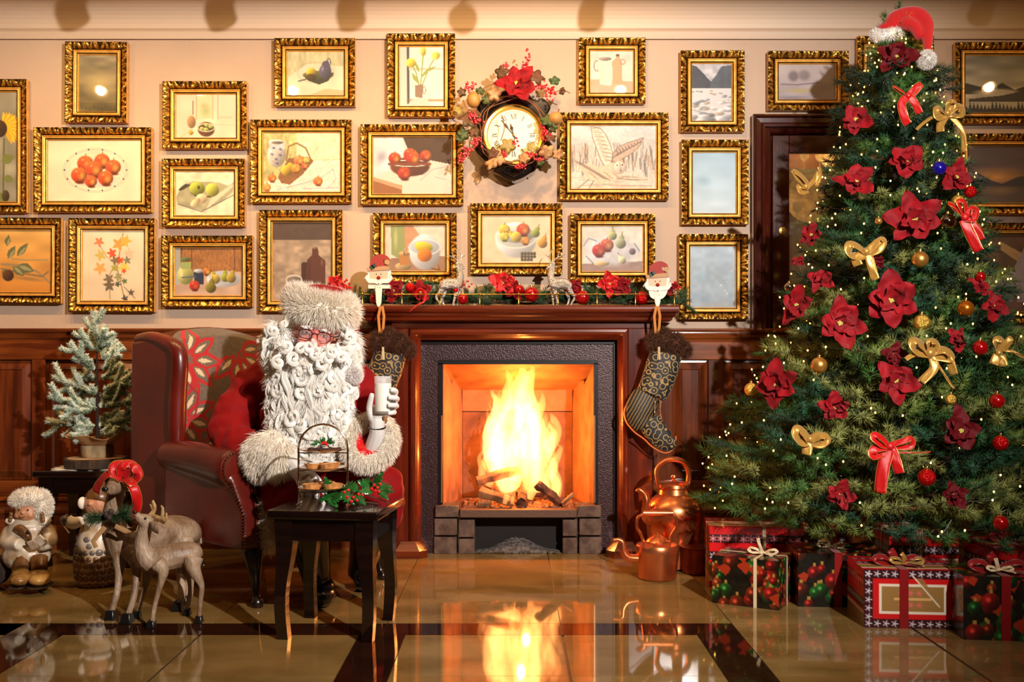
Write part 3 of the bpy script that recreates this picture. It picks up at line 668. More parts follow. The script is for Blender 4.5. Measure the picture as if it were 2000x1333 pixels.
def p_jugs(a, b, c, d):
    q = Cv(a, b, c, d, (.84, .79, .73)).noise(.05, 15); q.poly([(a, 153), (1195, 155), (c, 158), (c, d), (a, d)], (.80, .62, .50)); q.noise(.05, 10)
    q.ring(1166, 127, 7, 12, 2.5, (.55, .48, .42)); q.poly([(1168, 113), (1197, 113), (1196, 163), (1190, 166), (1172, 163)], (.90, .84, .74)); q.ell(1182, 113, 14, 4, (.6, .55, .5)); q.ell(1175, 140, 5, 24, (.78, .70, .6), 0, 0, .4, .8)
    q.poly([(1196, 118), (1203, 112), (1204, 105), (1210, 105), (1212, 112), (1216, 120), (1215, 162), (1197, 162)], (.78, .60, .44)); q.ell(1207, 106, 4, 3, (.42, .3, .22)); q.ring(1217, 119, 6, 6, 2, (.66, .48, .36)); return q
def p_owl(a, b, c, d):
    q = Cv(a, b, c, d, (.78, .78, .78), bg2=(.80, .74, .66)).noise(.07, 14)
    g = random.Random(5)
    for k in range(150):
        x = g.uniform(a, c); y = g.uniform(290, 335); 
        if 1165 < x < 1200 and y < 320: continue
        q.line([(x, y+10), (x+g.uniform(-4, 4), y-g.uniform(8, 20))], 1.6, g.choice([(.66, .50, .36), (.42, .38, .36), (.74, .66, .56), (.30, .28, .28)]), .7)
    for k in range(34): y = g.uniform(343, 364); x = g.uniform(a, c-30); q.line([(x, y), (x+g.uniform(15, 45), y+1)], 1.4, g.choice([(.62, .52, .36), (.5, .5, .44), (.86, .82, .74)]), .7)
    W1 = [(1154, 246), (1172, 248), (1184, 262), (1192, 280), (1197, 296), (1197, 314), (1184, 328), (1174, 312), (1166, 290), (1158, 268)]; W2 = [(1194, 316), (1198, 300), (1208, 286), (1228, 277), (1258, 268), (1252, 282), (1236, 298), (1218, 308), (1204, 320)]
    q.poly(W1, (.86, .80, .73)); q.poly(W2, (.74, .64, .55))
    for W_ in (W1, W2): q.line(W_+[W_[0]], 1.5, (.45, .38, .34), .9)
    for k in range(9):
        t = k/8; x = 1157+t*24; y = 250+t*60; q.line([(x, y), (x+8+8*t, y-2+6*t), (x+14+8*t, y+6*t)], 1.3, (.44, .36, .32), .85); q.line([(x+2, y+4), (x+12, y+3)], 2.2, (.70, .58, .46), .7)
        q.line([(1200+t*50, 306-t*28), (1208+t*44, 298-t*22), (1204+t*48, 292-t*18)], 2.4, (.36, .30, .28), .75)
    q.poly([(1128, 322), (1150, 318), (1172, 326), (1196, 316), (1216, 326), (1214, 344), (1196, 352), (1172, 360), (1150, 350)], (.82, .73, .62)); q.noise(.06, 2.5); q.line([(1150, 350), (1128, 368), (1132, 374)], 2, (.5, .45, .42)); q.line([(1160, 352), (1148, 372)], 2, (.5, .45, .42))
    for k in range(12): q.line([(1122+k*5, 314+k*3), (1138+k*5, 318+k*3)], 1.6, (.42, .33, .28), .7); q.line([(1150+k*5, 335+(k % 3)*5), (1158+k*5, 340+(k % 3)*4)], 1.3, (.52, .40, .32), .7)
    q.ell(1210, 326, 13, 14, (.86, .80, .72), 10, .2); q.ring(1210, 326, 13, 14, 1.2, (.62, .52, .44)); q.line([(1211, 316), (1213, 330)], 1.6, (.62, .54, .48)); q.ell(1206, 322, 1.8, 1.5, (.15, .12, .12)); q.ell(1216, 321, 1.8, 1.5, (.15, .12, .12)); q.ell(1213, 332, 2, 3, (.55, .48, .46)); return q
def p_stream(a, b, c, d):
    q = Cv(a, b, c, d, (.70, .70, .72)).noise(.06, 10); q.poly([(a, 125), (1362, 128), (1375, 142), (1390, 158), (1390, 171), (a, 171)], (.17, .18, .22)); q.poly([(c, 125), (1410, 128), (1400, 145), (1388, 160), (1388, 171), (c, 171)], (.26, .29, .33)); q.noise(.12, 6)
    q.rect(a, 171, c, d, (.80, .80, .80)); g = random.Random(8)
    for k in range(46): y = g.uniform(174, d); s = 2+(y-171)*.10; q.ell(g.uniform(a, c), y, s*1.7, s*.7, g.choice([(.45, .47, .5), (.62, .62, .64), (.9, .89, .88), (.72, .65, .56)]), g.uniform(-15, 15), .4, .8, .4)
    return q
def p_glare1(a, b, c, d):  # whitish blue reflection in the picture glass, painted as the image
    q = Cv(a, b, c, d, (.62, .74, .82), bg2=(.74, .82, .86)).noise(.05, 26, 1.5); q.ell(1375, 352, 20, 12, (.50, .63, .72), 10, 0, .7, 1); q.ell(1400, 398, 45, 12, (.80, .87, .9), 0, 0, .7, 1); return q.noise(.03, 9, 2)
def p_glare2(a, b, c, d):  # blue grey reflection in the glass painted in place of a picture
    q = Cv(a, b, c, d, (.68, .76, .82), bg2=(.56, .62, .66)).noise(.07, 24, 1.4); q.ell(1372, 540, 15, 12, (.55, .66, .74), 20, 0, .7, 1); q.ell(1372, 580, 26, 16, (.50, .58, .66), 15, 0, .7, .9); q.ell(1400, 600, 50, 14, (.66, .66, .64), 0, 0, .7, 1); return q.noise(.05, 7)
def p_trees(a, b, c, d):
    q = Cv(a, b, c, d, (.74, .68, .66), bg2=(.60, .55, .58)).noise(.07, 12, 2); q.ell(1551, 147, 13, 13, (.42, .36, .38), 0, .1, .85, .5); q.ell(1572, 145, 15, 13, (.50, .44, .44), 0, .1, .85, .5); q.line([(1527, 163), (1560, 164), (1600, 160)], 2, (.4, .34, .36)); q.ell(1565, 176, 42, 7, (.66, .60, .38), 0, 0, .8, .8); q.ell(1550, 190, 40, 6, (.42, .38, .42), 0, 0, .7, .8); return q
def p_lake(a, b, c, d):
    q = Cv(a, b, c, d, (.50, .50, .46), bg2=(.74, .68, .56)).noise(.16, 9, 3.5); q.poly([(a, 160), (1925, 170), (1935, 174), (1960, 160), (1985, 174), (2010, 165), (c, 168), (c, 182), (a, 182)], (.17, .15, .12)); q.ell(1950, 180, 55, 10, (.72, .68, .58), 0, 0, .9, .4); q.poly([(1895, 192), (1960, 185), (2010, 174), (c, 172), (c, 200), (1895, 200)], (.20, .18, .14)); q.rect(a, 198, c, 212, (.66, .62, .52)); q.rect(a, 212, c, d, (.14, .12, .09))
    for k in range(30): x = 1890+k*7.3; h = 8+((k*37) % 13); q.poly([(x-4, 214), (x, 214-h), (x+4, 214)], (.15, .13, .10))
    return q
def p_dusk(a, b, c, d):
    q = Cv(a, b, c, d, (.30, .24, .26), bg2=(.40, .32, .28)).noise(.08, 12, 3); q.ell(1950, 345, 80, 22, (.85, .58, .26), 0, 0, .9, 1); q.poly([(a, 330), (1915, 338), (1940, 352), (1960, 358), (1990, 345), (c, 330), (c, 366), (a, 366)], (.22, .19, .22)); q.poly([(a, 333), (1910, 340), (1925, 350), (1905, 346), (a, 341)], (.6, .56, .54), .6); q.rect(a, 364, c, d, (.34, .28, .24)); q.ell(1955, 372, 40, 12, (.62, .48, .30), 0, 0, .6, 1); return q.noise(.06, 7, 3)
def p_tub(a, b, c, d):
    q = Cv(a, b, c, d, (.36, .26, .18)).noise(.14, 12); q.poly([(1900, 455), (1950, 462), (1955, 540), (1900, 545)], (.42, .33, .24)); q.poly([(1955, 470), (2010, 500), (2005, 520), (1958, 488)], (.70, .56, .36)); q.poly([(a, 555), (c, 550), (c, d), (a, d)], (.46, .34, .30)); q.poly([(1925, 535), (1990, 535), (1980, 590), (1935, 590)], (.54, .52, .56)); q.ell(1957, 535, 33, 8, (.68, .66, .70), 0, 0); q.ell(1957, 536, 27, 5, (.34, .30, .34), 0, 0); q.poly([(1985, 520), (2010, 470), (c, 470), (c, 590), (1990, 590)], (.62, .58, .60)); return q.noise(.07, 6)
PICS = [
 (-58, 156, 54, 416, 'gilt framed yellow sunflower painting cut off at the top left edge', p_sun, 0),
 (129, 83, 249, 240, 'small upright gilt framed misty brown landscape high on the wall', p_mist, .4),
 (68, 250, 297, 415, 'wide gilt framed drawing of red apples on a white plate', p_plate, 0),
 (-40, 426, 121, 593, 'gilt framed painting of dry twigs and leaves on yellow ochre', p_twig, .3),
 (136, 427, 303, 610, 'gilt framed watercolour of trailing autumn ivy leaves', p_vine, .2),
 (319, 160, 483, 291, 'gilt framed watercolour of a brown bowl of nuts by a window', p_nuts, 0),
 (318, 311, 479, 443, 'gilt framed painting of two green apples and cut pear on grey cloth', p_green, 0),
 (317, 461, 494, 600, 'gilt framed still life of pears, jar and mug before wooden boards', p_board, 0),
 (537, 76, 694, 208, 'gilt framed still life of blue jug and quince in a dark dish', p_jug, 0),
 (490, 235, 687, 397, 'gilt framed painting of a tipped fruit basket beside a blue patterned jar', p_basket, 0),
 (757, 67, 889, 229, 'upright gilt framed painting of yellow tulips in a jug', p_tulip, 0),
 (705, 244, 905, 401, 'gilt framed painting of dark red apples in a brown bowl', p_bowlred, 0),
 (508, 411, 669, 610, 'gilt framed painting of a brown bottle and white cup', p_bottle, 0),
 (729, 417, 892, 552, 'gilt framed still life of orange and lemon in a white bowl', p_orange, 0),
 (919, 398, 1098, 536, 'gilt framed still life of mixed fruit in a bowl under the clock', p_fruitbowl, 0),
 (1114, 418, 1279, 553, 'gilt framed painting of two red apples with pale pears', p_twopears, 0),
 (1093, 221, 1305, 391, 'wide gilt framed drawing of a white owl swooping over reeds', p_owl, 0),
 (1130, 75, 1260, 203, 'small gilt framed painting of a cream jug and stoneware flask', p_jugs, 0),
 (1329, 100, 1453, 258, 'upright gilt framed painting of a rocky mountain stream', p_stream, 0),
 (1331, 274, 1461, 439, 'gilt framed picture with a pale painted-in glass reflection, between stream and mantel end', p_glare1, 0),
 (1326, 458, 1460, 624, 'gilt framed picture with a painted-in blue grey glass reflection, beside the mantel shelf end', p_glare2, 0),
 (1499, 101, 1656, 216, 'gilt framed painting of violet trees above the wall cabinet', p_trees, 0),
 (1864, 84, 2100, 242, 'wide gilt framed dark lake landscape at top right edge', p_lake, 0),
 (1870, 262, 2100, 419, 'gilt framed orange dusk mountain painting under the lake picture', p_dusk, 0),
 (1868, 436, 2105, 632, 'gilt framed painting of a tub and seated figure, lowest at right', p_tub, 0),
 (1673, 72, 1822, 190, 'gilt frame mostly hidden behind the tree top and red cap', p_mist, 0),
]
for a in PICS: picture(*a)
# ================================================================ SPOT LAMPS under the ceiling (just above the frame)
M_lampw = mat('lamp_enamel', (.85, .82, .76), rough=.4)
M_bulb = mat('lamp_lens', (1, .8, .5), emit=((1, .78, .50), 14))
for i, (s, am) in enumerate(zip(SPOTS, SPOT_AIM)):
    nm = ['first', 'second', 'third', 'fourth', 'fifth', 'sixth', 'seventh', 'eighth', 'ninth'][i]
    t = thing('ceiling_spotlight', 'white ceiling spotlight aimed at the pictures, %s along the row from the left end' % nm, 'spotlight', s, 0, 'ceiling spotlights')
    d = (Vector(am)-Vector(s)).normalized(); Mz = vmat(d)
    mb = MB(); mb.lathe([(.012, -.12), (.035, -.115), (.047, -.05), (.05, .01), (.046, .012), (.040, -.02), (.0, -.03)], 20, (0, 0, 0), Mz); mb.build('lamp_head', M_lampw, t, world=False)
    MB().lathe([(0, -.012), (.036, -.014), (.038, -.018), (0, -.022)], 18, (0, 0, 0), Mz).build('lens', M_bulb, t, world=False)
    b = Mz @ Vector((0, 0, -.10)); MB().tube([b, (b.x, b.y, ZC-s[2]-.02)], .011, 8).tube([(b.x, b.y, ZC-s[2]-.03), (b.x, b.y, ZC-s[2])], .04, 16).build('stem', M_lampw, t, world=False)

# ================================================================ WALL CABINET with a glazed door
cx0, cx1, cz0, cz1 = PX(1472, 5.14), PX(1862, 5.14), PZ(646, 5.14), PZ(222, 5.14)
cab = thing('wall_cabinet', 'dark mahogany glazed wall cabinet behind the tall decorated tree', 'cabinet', ((cx0+cx1)/2, WY, cz0))
def door_frame(x0, x1, z0, z1):
    prof = [(0, .0), (0, .055), (.008, .062), (.014, .060), (.018, .046), (.040, .044), (.048, .052), (.060, .050), (.066, .034), (.080, .030), (.088, .034), (.094, .024), (.10, .0)]
    mb = MB(); n = len(prof); v = []
    for o, d in prof: v += [(x0+o, WY-d, z0), (x0+o, WY-d, z1-o), (x1-o, WY-d, z1-o), (x1-o, WY-d, z0)]
    fs = [(k*4+i, k*4+i+1, k*4+4+i+1, k*4+4+i) for k in range(n-1) for i in range(3)]
    return mb.add(v, fs)
door_frame(cx0, cx1, cz0, cz1).build('architrave', M_mahd, cab, smooth=False)
dx0, dx1, dz1 = cx0+.10, cx1-.10, cz1-.10
mb = MB().box((dx0, WY-.03, cz0), (dx0+.085, WY, dz1)).box((dx1-.085, WY-.03, cz0), (dx1, WY, dz1)).box((dx0+.085, WY-.03, dz1-.09), (dx1-.085, WY, dz1)).box((dx0+.085, WY-.03, cz0), (dx1-.085, WY, cz0+.07))
dr = mb.build('door', M_mahd, cab, smooth=False, bevel=.004)
M_brass = mat('brass', (.86, .66, .30), rough=.22, metal=1)
kx, kz = PX(1528, 5.17), PZ(451, 5.17)
MB().lathe([(0, 0), (.018, 0), (.019, .002), (.016, .003), (0, .003)], 24, (kx, WY-.03, kz), Matrix.Rotation(PI/2, 3, 'X')).build('keyhole_plate', M_brass, dr)
MB().box((kx-.002, WY-.034, kz-.009), (kx+.002, WY-.0325, kz+.006)).ell((kx, WY-.0335, kz+.006), (.004, .001, .004)).build('keyhole', mat('black', (.02, .015, .01), rough=.4), dr)
M_glassp = mat('cabinet_glass', (1, 1, 1), rough=.0, spec=.5, alpha=.12)
MB().box((dx0+.08, WY-.018, cz0+.06), (dx1-.08, WY-.014, dz1-.08)).build('glass_pane', M_glassp, dr, smooth=False)
M_cabin = wood('cabinet_inside', (.62, .36, .16), (.5, .27, .11), (6, 6, .5), rough=.4)
mb = MB().box((CB[0]-.01, WY+.30, CB[2]), (CB[1]+.01, WY+.32, CB[3])).box((CB[0]-.02, WY+.005, CB[2]), (CB[0], WY+.32, CB[3])).box((CB[1], WY+.005, CB[2]), (CB[1]+.02, WY+.32, CB[3])).box((CB[0], WY+.005, CB[3]), (CB[1], WY+.32, CB[3]+.02)).box((CB[0], WY+.005, CB[2]-.02), (CB[1], WY+.32, CB[2]))
mb.build('cabinet_body', M_cabin, cab, smooth=False)
shz = [PZ(437, 5.3), PZ(335, 5.3), PZ(540, 5.3)]
M_shelfg = mat('shelf_glass', (.6, .8, .66), rough=.05, alpha=.35)
for z in shz: MB().box((CB[0]+.001, WY+.03, z-.008), (CB[1]-.001, WY+.295, z)).build('glass_shelf', M_shelfg, cab, smooth=False)
lamp('cabinet_light', 'AREA', ((CB[0]+CB[1])/2, WY+.16, CB[3]-.02), 3.2, (1, .62, .26), ((CB[0]+CB[1])/2, WY+.16, 1.2), size=.4)
M_gplate = mat('gilt_plate', (.80, .66, .34), rough=.28, metal=.2, var=((.62, .46, .22), 26, 2), coat=.5)
def plate_upright(x, z, r, label):
    t = thing('display_plate', label, 'plate', (x, WY+.235, z), 0, 'cream plates in the cabinet')
    Mx = Matrix.Rotation(PI/2-.20, 3, 'X'); c = (0, 0, r*1.02)
    MB().lathe([(0, 0), (r*.55, .002), (r*.62, .012), (r, .022), (r, .026), (r*.6, .018), (0, .008)], 32, c, Mx).build('dish', M_gplate, t, world=False)
plate_upright(PX(1585, 5.4), shz[0], .135, 'cream speckled plate propped on the shelf beside the tree edge')
plate_upright(PX(1740, 5.4), shz[0], .135, 'cream speckled plate on the shelf hidden behind the tree')
plate_upright(PX(1640, 5.4), shz[1], .11, 'smaller cream plate on the top glass shelf')
M_gl = mat('clear_glass', (.95, .98, 1), rough=.0, trans=1, ior=1.45)
for k, (px_, z) in enumerate(((1556, shz[0]), (1600, shz[1]), (1570, shz[1]), (1562, shz[2]))):
    t = thing('stemmed_glass', ['small stemmed glass beside the cream plate', 'stemmed glass on the top cabinet shelf near the tree', 'stemmed glass on the top cabinet shelf near the door edge', 'stemmed glass on the lowest cabinet shelf'][k], 'glass', (PX(px_, 5.33), WY+.12, z), 0, 'glasses in the wall cabinet')
    MB().lathe([(0, 0), (.028, .001), (.028, .003), (.004, .006), (.003, .05), (.022, .07), (.026, .11), (.0255, .11), (.02, .072), (0, .056)], 18).build('bowl', mat('thin_glass', (.95, .85, .65), rough=.03, alpha=.35, spec=.8), t, world=False)

# ================================================================ FIREPLACE
fp = thing('fireplace', 'mahogany fireplace with moulded mantel shelf and dark steel surround', 'fireplace', (PX(1013, 5.06), 5.06, 0))
M_m1 = wood('mantel_level', (.42, .155, .06), (.26, .08, .03), (.35, 5, 7), rough=.2, coat=.8)
M_m2 = wood('mantel_upright', (.42, .14, .055), (.27, .08, .03), (7, 5, .35), rough=.2, coat=.8)
YS = 4.92
z = lambda py, y=YS: PZ(py, y)
prof = [(WY, z(597)), (YS, z(597)), (YS-.006, z(600)), (YS-.008, z(604)), (YS-.004, z(609)), (YS+.012, z(612)), (YS+.014, z(616)), (YS+.03, z(620)), (YS+.034, z(625)), (YS+.05, z(628)), (WY, z(628))]
xa, xb = PX(700, YS), PX(1326, YS); mb = MB(); n = len(prof)
v = [(x+(1 if x < 0 else -1)*max(0, (y-YS))*.8*(1 if 0 < i < n-1 else 0), y, zz) for x in (xa, xb) for i, (y, zz) in enumerate(prof)]
mb.add(v, [(i, i+1, n+i+1, n+i) for i in range(n-1)]+[(n-1, 0, n, 2*n-1), tuple(range(n-1, -1, -1)), tuple(range(n, 2*n))]).build('mantel_shelf', M_m1, fp, smooth=False)
SH_TOP = z(597)
Y1 = 5.0; q = lambda px, y=Y1: PX(px, y); zz = lambda py, y=Y1: PZ(py, y)
# body boards
MB().box((q(765), Y1, zz(642)), (q(1275), WY, z(626))).build('frieze_board', M_m1, fp, smooth=False, bevel=.003)
for a, b in ((765, 801), (1227, 1275)): MB().box((q(a), Y1, 0), (q(b), WY, zz(642))).build('pilaster', M_m2, fp, smooth=False, bevel=.003)
# moulded inner frame (bolection), mitred
def bolection():
    x0, x1, z1 = q(801), q(1227), zz(641); w_ = (q(822)-q(801)); mp = []
    pr = [(0, 0), (0, .022), (.15, .034), (.35, .036), (.55, .030), (.7, .014), (.85, .004), (1, -.004), (1, -.06)]
    mt = MB(); ml = MB(); mr = MB()
    wt = zz(641)-zz(664)
    A = [(x0+o*w_, Y1-d, z1-o*wt) for o, d in pr]; B = [(x1-o*w_, Y1-d, z1-o*wt) for o, d in pr]; C0 = [(x0+o*w_, Y1-d, 0) for o, d in pr]; D0_ = [(x1-o*w_, Y1-d, 0) for o, d in pr]
    k = len(pr); f_ = [(i, i+1, k+i+1, k+i) for i in range(k-1)]
    mt.add(A+B, f_).build('moulding', M_m1, fp, smooth=False); ml.add(C0+A, f_).build('moulding', M_m2, fp, smooth=False); mr.add(B+D0_, f_).build('moulding', M_m2, fp, smooth=False)
bolection()
for s_, xc in ((-1, 797), (1, 1222)):
    mb = MB(); xc_ = q(xc, 4.95)
    for (hx, y0, z0, z1_, hx2, y1_) in ((.092, 4.915, 0, .035, .092, 4.915), (.092, 4.915, .035, .075, .064, 4.955)):
        A = [(xc_-hx, WY, z0), (xc_-hx, y0+.035, z0), (xc_-hx+.035, y0, z0), (xc_+hx-.035, y0, z0), (xc_+hx, y0+.035, z0), (xc_+hx, WY, z0)]
        B = [(xc_-hx2, WY, z1_), (xc_-hx2, y1_+.03, z1_), (xc_-hx2+.03, y1_, z1_), (xc_+hx2-.03, y1_, z1_), (xc_+hx2, y1_+.03, z1_), (xc_+hx2, WY, z1_)]
        mb.add(A+B, [(i, i+1, 7+i, 6+i) for i in range(5)]+[(5, 0, 6, 11), tuple(range(5, -1, -1)), tuple(range(6, 12))])
    mb.build('plinth', M_m1, fp, smooth=False)
# steel surround
M_steel = mat('hammered_iron', (.20, .11, .11), rough=.32, metal=.35, bump=('noise', 160, .55, .004))
M_ironb = mat('black_iron', (.05, .03, .03), rough=.35, metal=.3)
Y2 = 5.055; q2 = lambda p: PX(p, Y2); z2 = lambda p: PZ(p, Y2)
mb = MB()
mb.box((q2(818), Y2, 0), (q2(856), WY+.02, z2(672))).box((q2(1168), Y2, 0), (q2(1208), WY+.02, z2(672))).box((q2(856), Y2, z2(703)), (q2(1168), WY+.02, z2(672)))
mb.build('iron_surround', M_steel, fp, smooth=False)
MB().box((q2(818), Y2-.012, z2(672)), (q2(1208), WY, z2(660))).box((q2(1198), Y2-.012, 0), (q2(1208), Y2, z2(670))).build('iron_edge', M_ironb, fp, smooth=False)
mb = MB().box((q2(856), Y2-.006, z2(712)), (q2(1168), Y2+.03, z2(703))).box((q2(856), Y2-.006, z2(985)), (q2(865), Y2+.03, z2(710))).box((q2(1160), Y2-.006, z2(985)), (q2(1168), Y2+.03, z2(710)))
mb.build('window_frame', M_ironb, fp, smooth=False)
# firebox lining (pale fire brick), splayed
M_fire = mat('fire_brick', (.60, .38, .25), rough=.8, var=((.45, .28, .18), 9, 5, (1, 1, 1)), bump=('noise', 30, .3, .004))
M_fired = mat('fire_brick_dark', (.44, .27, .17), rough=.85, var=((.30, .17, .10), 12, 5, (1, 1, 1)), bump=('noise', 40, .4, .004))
zf = z2(997); yb = 5.52; yf = Y2+.03
xl, xr = q2(864), q2(1161); bl_, br_ = PX(903, yb), PX(1118, yb); zt_ = z2(710); zb_ = PZ(792, yb)
ins = fp
def slab(name, a, b, c, d, m, t=.02):
    a, b, c, d = map(Vector, (a, b, c, d)); nrm = (b-a).cross(d-a).normalized()*t
    vv = [a, b, c, d, a-nrm, b-nrm, c-nrm, d-nrm]
    return MB().add(vv, [(0, 1, 2, 3), (7, 6, 5, 4), (0, 4, 5, 1), (1, 5, 6, 2), (2, 6, 7, 3), (3, 7, 4, 0)]).build(name, m, fp, smooth=False, bevel=.003)
zm = PZ(805, yb)
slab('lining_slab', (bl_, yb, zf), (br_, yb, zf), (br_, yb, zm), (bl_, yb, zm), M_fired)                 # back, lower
slab('lining_slab', (bl_, yb, zm+.003), (br_, yb, zm+.003), (br_, yb-.03, zb_+.10), (bl_, yb-.03, zb_+.10), M_fire)
xm, ym = bl_+.0, yb
mid_l = (PX(884, 5.30), 5.30); mid_r = (PX(1140, 5.30), 5.30)
for (a0, a1), (b0, b1), s_ in (((xl, yf), mid_l, 1), (mid_l, (bl_, yb), 1), ((xr, yf), mid_r, -1), (mid_r, (br_, yb), -1)):
    ztop0 = zt_ if a1 < 5.2 else z2(745)
    qd = [(a0, a1, zf), (b0, b1, zf), (b0, b1, PZ(752, b1) if b1 < 5.4 else zb_+.12), (a0, a1, ztop0)]
    if s_ < 0: qd = [qd[1], qd[0], qd[3], qd[2]]
    slab('lining_slab', *qd, M_fire)
slab('throat_slab', (xl, yf, zt_+.015), (xl+.001, yf, zt_+.015), (bl_, yb, zb_+.09), (mid_l[0]-.05, mid_l[1], PZ(745, 5.3)), M_fire)
slab('throat_slab', (bl_-.06, yb-.02, zb_+.08), (br_+.06, yb-.02, zb_+.08), (xr+.03, yf, zt_+.02), (xl-.03, yf, zt_+.02), M_fire)
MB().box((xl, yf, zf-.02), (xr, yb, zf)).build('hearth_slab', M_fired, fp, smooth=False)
# hinge strips at both sides of the opening
for x in (q2(863), q2(1161)): MB().box((x-.004, Y2-.012, z2(982)), (x+.004, Y2+.0, z2(812))).build('hinge_strip', mat('warm_steel', (.7, .5, .35), rough=.3, metal=.8), fp, smooth=False, bevel=.001)
# bricks under the grate
M_brk = mat('sooty_brick', (.26, .17, .13), rough=.85, var=((.40, .31, .25), 22, 5, (1, 1, 1)), bump=('noise', 70, .6, .004))
yb0 = Y2-.02
def brick(x0, x1, y0, y1, d=0): MB().box((q2(x0)+.002, yb0+d, z2(y1)+.002), (q2(x1)-.002, Y2+.10, z2(y0)-.002)).build('brick', M_brk, fp, smooth=False, bevel=.005)
for x0, x1, y0, y1, d in ((850, 897, 986, 1010, -.012), (848, 894, 1012, 1046, 0), (847, 893, 1048, 1083, 0), (895, 928, 1013, 1050, .004), (895, 928, 1052, 1083, .004), (1126, 1174, 986, 1010, -.012), (1130, 1175, 1012, 1046, 0), (1130, 1176, 1048, 1083, 0), (1098, 1128, 1013, 1048, .004), (1098, 1128, 1050, 1083, .004)): brick(x0, x1, y0, y1, d)
M_grate = mat('grate_iron', (.36, .25, .19), rough=.6, metal=.4, bump=('noise', 60, .4, .003))
MB().box((q2(899), yb0-.03, z2(1009)), (q2(1126), Y2+.02, z2(993))).build('grate_bar', M_grate, fp, smooth=False, bevel=.004)
MB().box((q2(925), Y2+.09, 0), (q2(1100), Y2+.11, z2(1008))).build('ash_recess', mat('soot', (.10, .07, .055), rough=.9), fp, smooth=False)
def ash(u, v):
    x = (u-.5)*.42; y = Y2+.07-v*.08+.0; h = .065*math.exp(-((u-.5)/.26)**2)*(1-v)**.6+.006*U(0, 1)
    return (q2(1010)+x, y, max(h, 0))
MB().grid(ash, 46, 12).build('ash_heap', mat('ash', (.42, .38, .36), rough=.95, var=((.20, .16, .14), 60, 4)), fp, smooth=False)
# ember bed
def emb(u, v): return (PX(905, 5.1)+u*(PX(1120, 5.1)-PX(905, 5.1)), Y2-.005+v*.36, zf+.004+.025*U(0, 1)*math.sin(PI*v)**.5)
MB().grid(emb, 60, 24).build('ember_bed', mat('ember', (.20, .12, .08), rough=.95, var=((.5, .32, .2), 50, 4)), fp, smooth=False)
# logs: each a thing
M_log = mat('split_wood', (.62, .42, .26), rough=.8, var=((.36, .20, .10), 10, 5, (1, 1, 1)), bump=('noise', 40, .5, .006))
M_char = mat('charred_wood', (.16, .09, .06), rough=.85, var=((.48, .26, .14), 18, 5, (1, 1, 1)), bump=('voronoi', 60, .7, .006))
def log(p0, p1, r, m, label, sides=6, sq=.75):
    p0, p1 = Vector(p0), Vector(p1); mid = (p0+p1)/2; t = thing('log', label, 'log', tuple(mid), 0, 'logs burning on the grate')
    mb = MB(); n = 9; pts = [p0.lerp(p1, i/(n-1))-mid+Vector((U(-1, 1), U(-1, 1), U(-1, 1)))*r*.10 for i in range(n)]
    mb.tube(pts, [r*U(.85, 1.1) for _ in pts], sides, flat=(1, sq)); mb.build('split_log', m, t, world=False, smooth=False, bevel=.003)
lg = lambda px, py, Y: P(px, py, Y)
log(lg(938, 962, 5.10), lg(1002, 982, 5.06), .030, M_log, 'pale split log lying lowest at front left of the fire', 5)
log(lg(930, 940, 5.16), lg(1015, 918, 5.20), .028, M_log, 'split log across the top left of the burning pile', 5)
log(lg(1018, 985, 5.08), lg(1030, 930, 5.25), .034, M_char, 'charred log pointing to the viewer at the centre of the pile', 7)
log(lg(1048, 945, 5.10), lg(1098, 985, 5.10), .026, M_char, 'black charred log slanting down at the right of the pile', 4)
log(lg(960, 955, 5.3), lg(1090, 960, 5.3), .035, M_char, 'dark log lying crosswise at the back of the grate', 7)
log(lg(1050, 930, 5.22), lg(1010, 965, 5.16), .022, M_char, 'thin glowing log leaning behind the central one', 6)
log(lg(934, 985, 5.07), lg(958, 985, 5.07), .016, M_log, 'small white ash covered chip below the pale log', 5)
log(lg(1098, 985, 5.06), lg(1120, 965, 5.08), .012, M_log, 'thin pale stick at the far right of the fire bed', 5)
# flames: closed tongues of glowing gas
def vol_mat(name, col, strength):
    m = bpy.data.materials.new(name); m.use_nodes = True; N = m.node_tree.nodes; N.clear()
    o = N.new('ShaderNodeOutputMaterial'); e = N.new('ShaderNodeEmission'); e.inputs[0].default_value = (*col, 1); e.inputs[1].default_value = strength
    m.node_tree.links.new(e.outputs[0], o.inputs['Volume']); MATS[name] = m; return m
M_fl1 = vol_mat('flame_gas', (1, .36, .085), 44); M_fl2 = vol_mat('flame_core', (1, .55, .22), 70)
fire = thing('fire', 'tall bright yellow and orange flames rising from the logs', 'fire', (PX(1022, 5.2), 5.2, z2(990)))
def tongue(pts, Y, m, name='flame', flat=.62):
    q_ = smoothpath([(x, y, r) for x, y, r in pts], 5); mb = MB()
    k = Y/FPX
    pp = [P(a[0], a[1], Y+.02*math.sin(a[1]*.05)) for a in q_]
    mb.tube(pp, [max(a[2]*k, .0005) for a in q_], 12, flat=(1, flat), up=(1, 0, 0)); mb.build(name, m, fire, smooth=True)
